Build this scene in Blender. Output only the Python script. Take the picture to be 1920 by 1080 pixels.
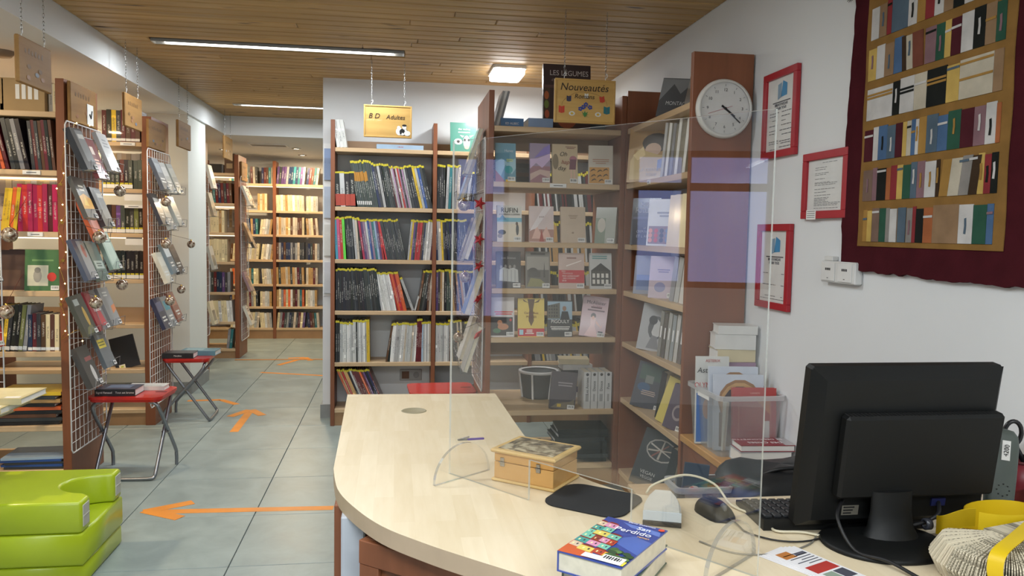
import bpy, bmesh, math, random
from mathutils import Vector, Matrix, Euler
R = random.Random(7)
D2R = math.radians
scene = bpy.context.scene
COL = scene.collection
for o in list(bpy.data.objects):
    bpy.data.objects.remove(o)

# ------------------------------------------------------------------ camera
cam_data = bpy.data.cameras.new('camera')
cam_data.sensor_fit = 'HORIZONTAL'
cam_data.sensor_width = 36.0
cam_data.lens = 27.32
cam_data.clip_start = 0.02
cam = bpy.data.objects.new('camera', cam_data)
COL.objects.link(cam)
YAW, PITCH, ROLL = 0.1492, 0.0706, 0.0184
_f = Vector((math.sin(YAW), math.cos(YAW), 0)); _r = Vector((math.cos(YAW), -math.sin(YAW), 0)); _u = Vector((0, 0, 1))
_F = _f * math.cos(PITCH) - _u * math.sin(PITCH)
_U2 = _u * math.cos(PITCH) + _f * math.sin(PITCH)
_R3 = _r * math.cos(ROLL) + _U2 * math.sin(ROLL)
_U3 = _U2 * math.cos(ROLL) - _r * math.sin(ROLL)
mw = Matrix.Identity(4)
for i in range(3):
    mw[i][0] = _R3[i]; mw[i][1] = _U3[i]; mw[i][2] = -_F[i]
mw[2][3] = 1.32
cam.matrix_world = mw
scene.camera = cam

# ------------------------------------------------------------------ world, exposure, lights
scene.view_settings.view_transform = 'Standard'
scene.view_settings.look = 'None'
scene.view_settings.gamma = 1.0
scene.view_settings.use_curve_mapping = False
scene.view_settings.exposure = 0.06
world = bpy.data.worlds.new('evening_sky')
scene.world = world
world.use_nodes = True
bg = world.node_tree.nodes['Background']
bg.inputs[0].default_value = (0.36, 0.46, 0.95, 1)
bg.inputs[1].default_value = 1.7


def lamp(name, loc, size, power, color, rot=(0, 0, 0), spread=math.pi):
    l = bpy.data.lights.new(name, 'AREA')
    l.shape = 'RECTANGLE'
    l.size, l.size_y = size
    l.energy = power
    l.color = color
    l.spread = spread
    o = bpy.data.objects.new(name, l)
    o.location = loc
    o.rotation_euler = rot
    COL.objects.link(o)
    return o


COOL = (0.93, 1.0, 1.04)
WARM = (1.0, 0.78, 0.50)
# the recessed strip lamps of the plank ceiling (y of each row); the nearer rows are above and behind the camera
STRIPS = [(-0.66, 4.70, 1.38), (-0.66, 6.90, 1.38), (-0.66, 2.50, 1.38), (-0.66, 0.30, 1.38), (0.45, -0.75, 1.38)]
STRIP_POWER = [19, 19, 23, 40, 44]
for (sx, sy, sl), pw in zip(STRIPS, STRIP_POWER):
    lamp('strip_lamp_light', (sx, sy, 2.325), (sl, 0.06), pw, COOL)
lamp('ceiling_panel_light', (0.69, 4.98, 2.295), (0.19, 0.32), 9.5, (0.95, 1.0, 1.03))
DOWN = [(-2.5, 3.3), (-2.5, 4.85), (-2.6, 6.05), (-1.06, 8.65), (-1.08, 9.38), (-1.9, 9.1), (-2.3, 7.75)]
DOWN_POWER = [28, 23, 12, 18, 12, 13, 10]
for (dx, dy), pw in zip(DOWN, DOWN_POWER):
    lamp('downlight_light', (dx, dy, 2.155), (0.09, 0.09), pw, WARM)

# ------------------------------------------------------------------ materials
MATS = {}


def lin(h):
    h = h.lstrip('#')
    c = [int(h[i:i + 2], 16) / 255 for i in (0, 2, 4)]
    return tuple((x / 12.92 if x <= 0.04045 else ((x + 0.055) / 1.055) ** 2.4) for x in c) + (1.0,)


def srgb(t):
    return tuple((x / 255 / 12.92 if x <= 10 else ((x / 255 + 0.055) / 1.055) ** 2.4) for x in t) + (1.0,)


def newmat(name):
    m = bpy.data.materials.new(name)
    m.use_nodes = True
    nt = m.node_tree
    b = nt.nodes['Principled BSDF']
    return m, nt, b


def N(nt, kind, **kw):
    n = nt.nodes.new(kind)
    for k, v in kw.items():
        if k.startswith('in_'):
            key = k[3:]
            n.inputs[int(key) if key.isdigit() else key].default_value = v
        else:
            setattr(n, k, v)
    return n


def flat(hexc, rough=0.5, metal=0.0, coat=0.0, noise=0.06, scale=14.0, spec=0.5):
    key = ('flat', hexc, rough, metal, coat, noise, scale, spec)
    if key in MATS:
        return MATS[key]
    m, nt, b = newmat('surface_' + hexc.strip('#'))
    c = lin(hexc)
    tc = N(nt, 'ShaderNodeTexCoord')
    nz = N(nt, 'ShaderNodeTexNoise', in_Scale=scale, in_Detail=3.0)
    nt.links.new(tc.outputs['Object'], nz.inputs['Vector'])
    rp = N(nt, 'ShaderNodeValToRGB')
    rp.color_ramp.elements[0].position = 0.3
    rp.color_ramp.elements[1].position = 0.7
    rp.color_ramp.elements[0].color = tuple(x * (1 - noise) for x in c[:3]) + (1,)
    rp.color_ramp.elements[1].color = tuple(min(1, x * (1 + noise)) for x in c[:3]) + (1,)
    nt.links.new(nz.outputs['Fac'], rp.inputs['Fac'])
    nt.links.new(rp.outputs['Color'], b.inputs['Base Color'])
    b.inputs['Roughness'].default_value = rough
    b.inputs['Metallic'].default_value = metal
    b.inputs['Coat Weight'].default_value = coat
    b.inputs['Coat Roughness'].default_value = 0.12
    b.inputs['Specular IOR Level'].default_value = spec
    MATS[key] = m
    return m


def wood(name, c1, c2, axis='X', scale=6.0, stretch=14.0, rough=0.45, coat=0.0, perobj=0.0, knots=False):
    key = ('wood', name)
    if key in MATS:
        return MATS[key]
    m, nt, b = newmat(name)
    tc = N(nt, 'ShaderNodeTexCoord')
    mp = N(nt, 'ShaderNodeMapping')
    s = {'X': (1, stretch, stretch), 'Y': (stretch, 1, stretch), 'Z': (stretch, stretch, 1)}[axis]
    mp.inputs['Scale'].default_value = s
    oi = N(nt, 'ShaderNodeObjectInfo')
    add = N(nt, 'ShaderNodeVectorMath', operation='ADD')
    sc = N(nt, 'ShaderNodeVectorMath', operation='SCALE')
    sc.inputs['Scale'].default_value = 40.0
    nt.links.new(oi.outputs['Random'], sc.inputs[0])
    nt.links.new(tc.outputs['Object'], add.inputs[0])
    nt.links.new(sc.outputs[0], add.inputs[1])
    nt.links.new(add.outputs[0], mp.inputs['Vector'])
    nz = N(nt, 'ShaderNodeTexNoise', in_Scale=scale / 6.0, in_Detail=6.0, in_Roughness=0.6, in_Distortion=0.4)
    nt.links.new(mp.outputs[0], nz.inputs['Vector'])
    rp = N(nt, 'ShaderNodeValToRGB')
    rp.color_ramp.elements[0].position = 0.32
    rp.color_ramp.elements[1].position = 0.68
    rp.color_ramp.elements[0].color = lin(c1)
    rp.color_ramp.elements[1].color = lin(c2)
    nt.links.new(nz.outputs['Fac'], rp.inputs['Fac'])
    out = rp.outputs['Color']
    if knots:
        vo = N(nt, 'ShaderNodeTexNoise', in_Scale=1.0, in_Detail=1.0)
        mp2 = N(nt, 'ShaderNodeMapping')
        mp2.inputs['Scale'].default_value = {'X': (4, 14, 14), 'Y': (14, 4, 14), 'Z': (14, 14, 4)}[axis]
        nt.links.new(add.outputs[0], mp2.inputs['Vector'])
        nt.links.new(mp2.outputs[0], vo.inputs['Vector'])
        r2 = N(nt, 'ShaderNodeValToRGB')
        r2.color_ramp.elements[0].position = 0.70
        r2.color_ramp.elements[1].position = 0.78
        r2.color_ramp.elements[0].color = (0, 0, 0, 1)
        r2.color_ramp.elements[1].color = (1, 1, 1, 1)
        nt.links.new(vo.outputs['Fac'], r2.inputs['Fac'])
        mxk = N(nt, 'ShaderNodeMix', data_type='RGBA')
        mxk.inputs['B'].default_value = lin('#4a2c14')
        nt.links.new(r2.outputs['Color'], mxk.inputs['Factor'])
        nt.links.new(out, mxk.inputs['A'])
        out = mxk.outputs['Result']
    if perobj:
        mr = N(nt, 'ShaderNodeMapRange')
        mr.inputs['To Min'].default_value = 1 - perobj
        mr.inputs['To Max'].default_value = 1 + perobj * 0.6
        nt.links.new(oi.outputs['Random'], mr.inputs['Value'])
        hs = N(nt, 'ShaderNodeHueSaturation')
        nt.links.new(mr.outputs[0], hs.inputs['Value'])
        nt.links.new(out, hs.inputs['Color'])
        out = hs.outputs['Color']
    nt.links.new(out, b.inputs['Base Color'])
    bp = N(nt, 'ShaderNodeBump')
    bp.inputs['Strength'].default_value = 0.06
    nt.links.new(nz.outputs['Fac'], bp.inputs['Height'])
    nt.links.new(bp.outputs[0], b.inputs['Normal'])
    b.inputs['Roughness'].default_value = rough
    b.inputs['Coat Weight'].default_value = coat
    MATS[key] = m
    return m


def emit(name, color, strength):
    key = ('emit', name)
    if key in MATS:
        return MATS[key]
    m, nt, b = newmat(name)
    b.inputs['Base Color'].default_value = (0.9, 0.9, 0.9, 1)
    b.inputs['Emission Color'].default_value = color + (1,)
    b.inputs['Emission Strength'].default_value = strength
    MATS[key] = m
    return m


def clear_plastic(name, tint=(0.97, 0.98, 0.98), base=0.045, haze=0.0, hazecol=(0.85, 0.87, 0.88), rough=0.0):
    """thin clear sheet: transparent body with a Fresnel (Schlick) gloss, optional milky haze"""
    key = ('clear', name)
    if key in MATS:
        return MATS[key]
    m, nt, b = newmat(name)
    nt.nodes.remove(b)
    out = nt.nodes['Material Output']
    tr = N(nt, 'ShaderNodeBsdfTransparent')
    tr.inputs[0].default_value = tint + (1,)
    gl = N(nt, 'ShaderNodeBsdfGlossy')
    gl.inputs['Roughness'].default_value = rough
    gl.inputs['Color'].default_value = (1, 1, 1, 1)
    lw = N(nt, 'ShaderNodeLayerWeight', in_Blend=0.5)
    pw = N(nt, 'ShaderNodeMath', operation='POWER')
    pw.inputs[1].default_value = 5.0
    nt.links.new(lw.outputs['Facing'], pw.inputs[0])
    ma = N(nt, 'ShaderNodeMath', operation='MULTIPLY_ADD')
    ma.inputs[1].default_value = 1 - base
    ma.inputs[2].default_value = base
    nt.links.new(pw.outputs[0], ma.inputs[0])
    mx = N(nt, 'ShaderNodeMixShader')
    nt.links.new(ma.outputs[0], mx.inputs[0])
    if haze > 0:
        df = N(nt, 'ShaderNodeBsdfDiffuse')
        df.inputs[0].default_value = hazecol + (1,)
        tl = N(nt, 'ShaderNodeBsdfTranslucent')
        tl.inputs[0].default_value = hazecol + (1,)
        m1 = N(nt, 'ShaderNodeMixShader', in_0=0.5)
        nt.links.new(df.outputs[0], m1.inputs[1])
        nt.links.new(tl.outputs[0], m1.inputs[2])
        m2 = N(nt, 'ShaderNodeMixShader', in_0=haze)
        nt.links.new(tr.outputs[0], m2.inputs[1])
        nt.links.new(m1.outputs[0], m2.inputs[2])
        nt.links.new(m2.outputs[0], mx.inputs[1])
    else:
        nt.links.new(tr.outputs[0], mx.inputs[1])
    nt.links.new(gl.outputs[0], mx.inputs[2])
    nt.links.new(mx.outputs[0], out.inputs['Surface'])
    MATS[key] = m
    return m


def book_material(name, gloss=0.35, coat=0.25):
    """cover colour comes from the object colour; small procedural lettering runs along the spine (UV)"""
    key = ('book', name)
    if key in MATS:
        return MATS[key]
    m, nt, b = newmat(name)
    oi = N(nt, 'ShaderNodeObjectInfo')
    uv = N(nt, 'ShaderNodeUVMap')
    uv.uv_map = 'UVMap'
    sep = N(nt, 'ShaderNodeSeparateXYZ')
    nt.links.new(uv.outputs[0], sep.inputs[0])

    def M(op, a=None, bb=None, v=None):
        n = N(nt, 'ShaderNodeMath', operation=op)
        for i, s in enumerate((a, bb, v)):
            if s is None:
                continue
            if isinstance(s, (int, float)):
                n.inputs[i].default_value = s
            else:
                nt.links.new(s, n.inputs[i])
        return n.outputs[0]
    u, v = sep.outputs[0], sep.outputs[1]
    rnd = oi.outputs['Random']
    off = M('MULTIPLY', rnd, 37.0)
    comb = N(nt, 'ShaderNodeCombineXYZ')
    nt.links.new(M('MULTIPLY', v, 85.0), comb.inputs[0])
    nt.links.new(M('MULTIPLY', u, 2.0), comb.inputs[1])
    nt.links.new(off, comb.inputs[2])
    nz = N(nt, 'ShaderNodeTexNoise', in_Scale=1.0, in_Detail=1.0)
    nt.links.new(comb.outputs[0], nz.inputs['Vector'])
    letters = M('GREATER_THAN', nz.outputs['Fac'], 0.5)
    band = M('LESS_THAN', M('ABSOLUTE', M('SUBTRACT', u, 0.5)), 0.2)
    lo = M('MULTIPLY_ADD', rnd, 0.22, 0.18)
    hi = M('ADD', lo, M('MULTIPLY_ADD', M('FRACT', M('MULTIPLY', rnd, 7.3)), 0.3, 0.22))
    rng = M('MULTIPLY', M('GREATER_THAN', v, lo), M('LESS_THAN', v, hi))
    mask = M('MULTIPLY', M('MULTIPLY', letters, band), rng)
    # lettering: light on dark covers, dark on light covers
    bw = N(nt, 'ShaderNodeRGBToBW')
    nt.links.new(oi.outputs['Color'], bw.inputs[0])
    light = M('LESS_THAN', bw.outputs[0], 0.28)
    mixc = N(nt, 'ShaderNodeMix', data_type='RGBA')
    mixc.inputs['A'].default_value = (0.05, 0.045, 0.06, 1)
    mixc.inputs['B'].default_value = (0.62, 0.6, 0.54, 1)
    nt.links.new(light, mixc.inputs['Factor'])
    # a random coloured band near the foot or the head of the spine on some books
    b2 = M('MULTIPLY', M('GREATER_THAN', M('FRACT', M('MULTIPLY', rnd, 13.7)), 0.62),
           M('MULTIPLY', M('GREATER_THAN', v, M('MULTIPLY_ADD', M('FRACT', M('MULTIPLY', rnd, 5.1)), 0.7, 0.05)),
             M('LESS_THAN', v, M('MULTIPLY_ADD', M('FRACT', M('MULTIPLY', rnd, 5.1)), 0.7, 0.13))))
    hs = N(nt, 'ShaderNodeHueSaturation')
    nt.links.new(oi.outputs['Color'], hs.inputs['Color'])
    nt.links.new(M('MULTIPLY_ADD', M('FRACT', M('MULTIPLY', rnd, 3.3)), 1.6, 0.5), hs.inputs['Value'])
    mixb = N(nt, 'ShaderNodeMix', data_type='RGBA')
    nt.links.new(b2, mixb.inputs['Factor'])
    nt.links.new(oi.outputs['Color'], mixb.inputs['A'])
    nt.links.new(hs.outputs[0], mixb.inputs['B'])
    mix = N(nt, 'ShaderNodeMix', data_type='RGBA')
    nt.links.new(M('MULTIPLY', mask, 0.6), mix.inputs['Factor'])
    nt.links.new(mixb.outputs['Result'], mix.inputs['A'])
    nt.links.new(mixc.outputs['Result'], mix.inputs['B'])
    nt.links.new(mix.outputs['Result'], b.inputs['Base Color'])
    b.inputs['Roughness'].default_value = gloss
    b.inputs['Coat Weight'].default_value = coat
    MATS[key] = m
    return m


# recurring materials
M_RED = wood('cherry_veneer', '#75452b', '#8e5638', 'Z', 5, 10, 0.42)
M_REDX = wood('cherry_veneer_flat', '#75452b', '#8e5638', 'X', 5, 10, 0.42)
M_BEECH = wood('beech_shelf', '#c0a27c', '#d0b592', 'X', 6, 12, 0.4)
M_BEECHY = wood('beech_shelf_side', '#c0a27c', '#d0b592', 'Y', 6, 12, 0.4)
M_PINE = wood('pine_plank', '#a5824f', '#c49f68', 'X', 8, 16, 0.5, perobj=0.2, knots=True)
M_SIGN = wood('varnished_pine_sign', '#ba904c', '#cfa862', 'X', 8, 10, 0.5, coat=0.1)
M_SIGNY = wood('varnished_pine_sign_side', '#8a6a3a', '#a5824c', 'Y', 8, 10, 0.35, coat=0.4)
M_BOXWOOD = wood('alder_box', '#c08e4c', '#d0a262', 'X', 6, 9, 0.4)
M_PAPER = flat('#d6cdb8', 0.8, noise=0.08, scale=60)
M_WHITEPAPER = flat('#e4e3e0', 0.7, noise=0.02)
M_WALL = flat('#d9dbdc', 0.85, noise=0.015, scale=3)
M_WHITE = flat('#e6e6e4', 0.45)
M_WIRE = flat('#d8d8d8', 0.35)
M_CHROME = flat('#a8a8a8', 0.22, metal=1.0)
M_STEEL = flat('#8d9096', 0.35, metal=0.9)
M_BLACK = flat('#151517', 0.5)
M_BLACKPL = flat('#0f1010', 0.5, noise=0.03, spec=0.3)
M_REDLAQ = flat('#b8231b', 0.3, coat=0.3)
M_YTAG = flat('#c2b428', 0.5)
M_GOLD = flat('#c8a24a', 0.3, metal=0.9)
M_BASEB = flat('#8b8e8d', 0.6)
M_BOOK = book_material('book_cloth')
M_LED = emit('warm_led', (1.0, 0.80, 0.52), 2.2)
M_TUBE = emit('strip_tube', (1.0, 0.97, 0.92), 9.0)
M_PANEL = emit('ceiling_panel_glow', (1.0, 0.98, 0.96), 14.0)
M_DOWN = emit('downlight_glow', (1.0, 0.85, 0.6), 8.0)
M_ACRYL = clear_plastic('acrylic_sheet', (0.985, 0.985, 0.98), 0.07)
M_ACRYL_EDGE = clear_plastic('acrylic_edge', (0.8, 0.84, 0.82), 0.14, haze=0.55, hazecol=(0.84, 0.88, 0.85), rough=0.12)
M_FOOT_EDGE = clear_plastic('acrylic_foot_edge', (0.72, 0.74, 0.74), 0.22, haze=0.28, hazecol=(0.70, 0.72, 0.72), rough=0.06)
M_TUB = clear_plastic('milky_tub', (0.92, 0.94, 0.95), 0.05, haze=0.17, hazecol=(0.86, 0.87, 0.88), rough=0.2)
M_WRAP = clear_plastic('clear_film', (0.97, 0.97, 0.97), 0.08, rough=0.08)


# ------------------------------------------------------------------ mesh builder
class MB:
    def __init__(s):
        s.v = []; s.f = []; s.m = []; s.smooth = []; s.uv = {}

    def add(s, verts, faces, mat=0, smooth=False):
        b = len(s.v)
        s.v += [tuple(v) for v in verts]
        for f in faces:
            s.f.append(tuple(b + i for i in f)); s.m.append(mat); s.smooth.append(smooth)
        return s

    def box(s, x0, x1, y0, y1, z0, z1, mat=0, M=None):
        vs = [Vector(p) for p in ((x0, y0, z0), (x1, y0, z0), (x1, y1, z0), (x0, y1, z0), (x0, y0, z1), (x1, y0, z1), (x1, y1, z1), (x0, y1, z1))]
        if M is not None:
            vs = [M @ v for v in vs]
        return s.add(vs, [(0, 3, 2, 1), (4, 5, 6, 7), (0, 1, 5, 4), (1, 2, 6, 5), (2, 3, 7, 6), (3, 0, 4, 7)], mat)

    def cbox(s, x0, x1, y0, y1, z0, z1, c=0.003, mat=0, M=None):
        """box with chamfered edges"""
        bm = bmesh.new()
        bmesh.ops.create_cube(bm, size=1.0)
        for v in bm.verts:
            v.co = Vector(((x0 + x1) / 2 + v.co.x * (x1 - x0), (y0 + y1) / 2 + v.co.y * (y1 - y0), (z0 + z1) / 2 + v.co.z * (z1 - z0)))
        bmesh.ops.bevel(bm, geom=list(bm.edges), offset=c, segments=1, affect='EDGES')
        bm.verts.index_update()
        vs = [(M @ v.co) if M is not None else v.co.copy() for v in bm.verts]
        fs = [[v.index for v in f.verts] for f in bm.faces]
        bm.free()
        return s.add(vs, fs, mat)

    def prism(s, pts, z0, z1, mat=0, M=None, smooth=False, sidemat=None):
        n = len(pts)
        vs = [Vector((p[0], p[1], z0)) for p in pts] + [Vector((p[0], p[1], z1)) for p in pts]
        if M is not None:
            vs = [M @ v for v in vs]
        s.add(vs, [tuple(range(n))[::-1], tuple(range(n, 2 * n))], mat)
        return s.add(vs, [(i, (i + 1) % n, n + (i + 1) % n, n + i) for i in range(n)], mat if sidemat is None else sidemat, smooth)

    def tube(s, path, r, n=8, mat=0, cap=True):
        P = [Vector(p) for p in path]
        rings = []
        up = Vector((0, 0, 1))
        prev = None
        for i, p in enumerate(P):
            t = (P[min(i + 1, len(P) - 1)] - P[max(i - 1, 0)]).normalized()
            if prev is None:
                a = t.orthogonal().normalized()
            else:
                a = (prev - t * prev.dot(t))
                a = a.normalized() if a.length > 1e-6 else t.orthogonal().normalized()
            prev = a
            b = t.cross(a)
            rr = r[i] if isinstance(r, (list, tuple)) else r
            rings.append([p + (a * math.cos(k * 2 * math.pi / n) + b * math.sin(k * 2 * math.pi / n)) * rr for k in range(n)])
        vs = [v for ring in rings for v in ring]
        fs = []
        for i in range(len(P) - 1):
            for k in range(n):
                fs.append((i * n + k, i * n + (k + 1) % n, (i + 1) * n + (k + 1) % n, (i + 1) * n + k))
        s.add(vs, fs, mat, True)
        if cap:
            s.add(rings[0], [tuple(range(n))[::-1]], mat)
            s.add(rings[-1], [tuple(range(n))], mat)
        return s

    def lathe(s, prof, n=24, mat=0, M=None, smooth=True):
        vs = []
        for r, z in prof:
            for k in range(n):
                a = 2 * math.pi * k / n
                v = Vector((r * math.cos(a), r * math.sin(a), z))
                vs.append(M @ v if M is not None else v)
        fs = []
        for i in range(len(prof) - 1):
            for k in range(n):
                fs.append((i * n + k, i * n + (k + 1) % n, (i + 1) * n + (k + 1) % n, (i + 1) * n + k))
        return s.add(vs, fs, mat, smooth)

    def mesh(s, name, mats, uvfun=None):
        me = bpy.data.meshes.new(name)
        me.from_pydata(s.v, [], s.f)
        for m in (mats if isinstance(mats, (list, tuple)) else [mats]):
            me.materials.append(m)
        me.polygons.foreach_set('material_index', s.m)
        me.polygons.foreach_set('use_smooth', s.smooth)
        if uvfun:
            uvl = me.uv_layers.new(name='UVMap')
            for p in me.polygons:
                for li in p.loop_indices:
                    uvl.data[li].uv = uvfun(p, me.vertices[me.loops[li].vertex_index].co)
        me.update()
        return me

    def build(s, name, mats, parent=None, loc=(0, 0, 0), rot=(0, 0, 0), label=None):
        return inst(name, s.mesh(name, mats), parent, loc, rot, label=label)


def smooth_path(pts, k=6):
    P = [Vector(p) for p in pts]
    out = []
    for i in range(len(P) - 1):
        p0, p1, p2, p3 = P[max(i - 1, 0)], P[i], P[i + 1], P[min(i + 2, len(P) - 1)]
        for j in range(k):
            t = j / k
            out.append(0.5 * ((2 * p1) + (p2 - p0) * t + (2 * p0 - 5 * p1 + 4 * p2 - p3) * t * t + (3 * p1 - p0 - 3 * p2 + p3) * t ** 3))
    out.append(P[-1])
    return out


def rrect(w, h, r, n=5, cx=0, cy=0):
    pts = []
    for sx, sy, a0 in ((1, 1, 0), (-1, 1, 90), (-1, -1, 180), (1, -1, 270)):
        for k in range(n + 1):
            a = D2R(a0 + 90 * k / n)
            pts.append((cx + sx * (w / 2 - r) + r * math.cos(a), cy + sy * (h / 2 - r) + r * math.sin(a)))
    return pts


def inst(name, me, parent=None, loc=(0, 0, 0), rot=(0, 0, 0), scale=None, label=None):
    o = bpy.data.objects.new(name, me)
    COL.objects.link(o)
    o.location = loc
    o.rotation_euler = rot
    if scale:
        o.scale = scale
    if parent is not None:
        o.parent = parent
    if label:
        o['label'] = label
    return o


LABELS = {}


def tag(o, label, cat, group=None):
    if label in LABELS and not group:
        print('DUP LABEL', label)
    LABELS[label] = 1
    o['label'] = label; o['category'] = cat
    if group:
        o['group'] = group
    return o


def thing(name, label, cat, loc=(0, 0, 0), rot=(0, 0, 0), group=None):
    o = bpy.data.objects.new(name, None)
    o.empty_display_size = 0.05
    COL.objects.link(o)
    o.location = loc; o.rotation_euler = rot
    return tag(o, label, cat, group)


def struct(o):
    o['kind'] = 'structure'
    return o


# ---- lettering: font curves, all turned into meshes at the end in one go
TEXTS = []


def text(parent, s, loc, size, mat, rot=(math.pi / 2, 0, 0), name='lettering', shear=0.0, align='CENTER', xs=1.0, label=None):
    cu = bpy.data.curves.new(name, 'FONT')
    cu.body = s; cu.size = size; cu.shear = shear; cu.align_x = align; cu.align_y = 'CENTER'
    cu.extrude = 0.0002
    cu.resolution_u = 3
    cu.materials.append(mat)
    o = bpy.data.objects.new(name + '_curve', cu)
    COL.objects.link(o)
    o.parent = parent; o.location = loc; o.rotation_euler = rot
    o.scale = (xs, 1, 1)
    TEXTS.append((o, name, label))


def flush_text():
    dg = bpy.context.evaluated_depsgraph_get()
    for o, name, label in TEXTS:
        me = bpy.data.meshes.new_from_object(o.evaluated_get(dg))
        n = inst(name, me, o.parent, o.location, o.rotation_euler, o.scale, label)
        cu = o.data
        bpy.data.objects.remove(o)
        bpy.data.curves.remove(cu)


PAL = {'black': '#1b1b1d', 'charcoal': '#36393a', 'dark green': '#3a4540', 'grey': '#85868a', 'light grey': '#b4b4b2', 'white': '#d9d8d4',
       'cream': '#d8c9a2', 'red': '#b42c2c', 'dark red': '#5d1f24', 'pink': '#c9567c', 'magenta': '#ab1f4c', 'purple': '#5a4070', 'blue': '#2f5296',
       'navy': '#1f2b4a', 'teal': '#2f6d72', 'cyan': '#4aa2c0', 'green': '#3c7f3c', 'lime': '#62cf43', 'yellow': '#d8b52c', 'orange': '#cc5e2e',
       'tan': '#b28c58', 'brown': '#5c3c2a', 'pale blue': '#9fb6cc', 'beige': '#c4b7a4', 'mauve': '#9a7a94', 'olive': '#6f7340'}


def ordn(n):
    return str(n) + ('th' if 10 <= n % 100 <= 20 else {1: 'st', 2: 'nd', 3: 'rd'}.get(n % 10, 'th'))


# ---- books standing spine out: unit mesh x 0..1 (thickness), y 0..1 (depth), z 0..1 (height)
def spine_mesh(bt, tagged):
    mb = MB()
    mb.box(0, bt, 0.0, 1, 0, 1, 0)
    mb.box(1 - bt, 1, 0.0, 1, 0, 1, 0)
    mb.box(bt, 1 - bt, 0.0, 0.012, 0, 1, 0)
    mb.box(bt, 1 - bt, 0.012, 0.98, 0.012, 0.985, 1)
    if tagged == 'top':
        mb.box(-0.02, 1.02, -0.004, 0.05, 0.952, 1.002, 2)
    elif tagged in ('redfoot', 'goldband'):
        mb.box(-0.02, 1.02, -0.004, 0.05, 0.952, 1.002, 2)
        if tagged == 'redfoot':
            mb.box(-0.001, 1.001, -0.002, 0.3, 0.03, 0.36, 4)
        else:
            mb.box(-0.001, 1.001, -0.002, 0.3, 0.56, 0.76, 5)
            mb.box(0.2, 0.8, -0.002, 0.01, 0.05, 0.13, 3)
    elif tagged == 'foot':
        mb.box(0.0, 1.0, -0.004, 0.02, 0.03, 0.11, 3)
    elif tagged == 'both':
        mb.box(0.0, 1.0, -0.004, 0.02, 0.02, 0.15, 3)
        mb.box(0.1, 0.9, -0.005, 0.02, 0.15, 0.21, 2)

    def uvf(p, co):
        if p.normal.y < -0.7:
            return (co.x, co.z)
        return (0.0, 0.0)
    return mb.mesh('book_' + str(tagged), [M_BOOK, M_PAPER, M_YTAG, M_WHITEPAPER, flat('#b04636', 0.4), flat('#b07a2a', 0.4)], uvf)


SPINES = {}


def spine(bt, tagged):
    k = (bt, tagged)
    if k not in SPINES:
        SPINES[k] = spine_mesh(bt, tagged)
    return SPINES[k]


def vary(hexc, amt=0.18):
    c = lin(hexc)
    k = 1 + R.uniform(-amt, amt)
    return tuple(max(0, min(1, x * k + R.uniform(-amt, amt) * 0.03)) for x in c[:3]) + (1,)


def book_row(origin, rz, z, specs, kind, where, group, dy=0.012, start=1, cat='book'):
    """origin: left front corner of the shelf; specs: (x, [colours], n, t, h, d, lean degrees, tag)"""
    rot = Matrix.Rotation(rz, 3, 'Z')
    k = start - 1
    for x, cols, n, t, h, d, lean, tg in specs:
        a = D2R(lean)
        for i in range(n):
            k += 1
            c = cols[i % len(cols)] if len(cols) >= n or len(cols) == 1 else R.choice(cols)
            tt = t * R.uniform(0.93, 1.0)
            hh = h * R.uniform(0.965, 1.0)
            al = a * R.uniform(0.97, 1.03) if abs(lean) > 1 else a
            px = x + (t / math.cos(a)) * i
            zz = z + (t * math.sin(al) if al > 0 else 0) + 0.0005
            p = rot @ Vector((px, dy + R.uniform(0, 0.006), 0))
            nm = kind.replace(' ', '_')
            o = inst(nm, spine(0.12 if t < 0.016 else 0.07, tg), None, (origin[0] + p.x, origin[1] + p.y, zz), (0, al, rz), (tt, d, hh))
            o.color = vary(PAL[c])
            tag(o, f"{c} {kind}, {ordn(k)} from left, {where}", cat, group)
    return k


# ---- books showing the front cover
def lighter(c, k=1.13):
    h = PAL.get(c, c).lstrip('#')
    if len(h) != 6:
        h = '333333'
    return '#' + ''.join('%02x' % min(250, int(int(h[i:i + 2], 16) * k)) for i in (0, 2, 4))


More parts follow.
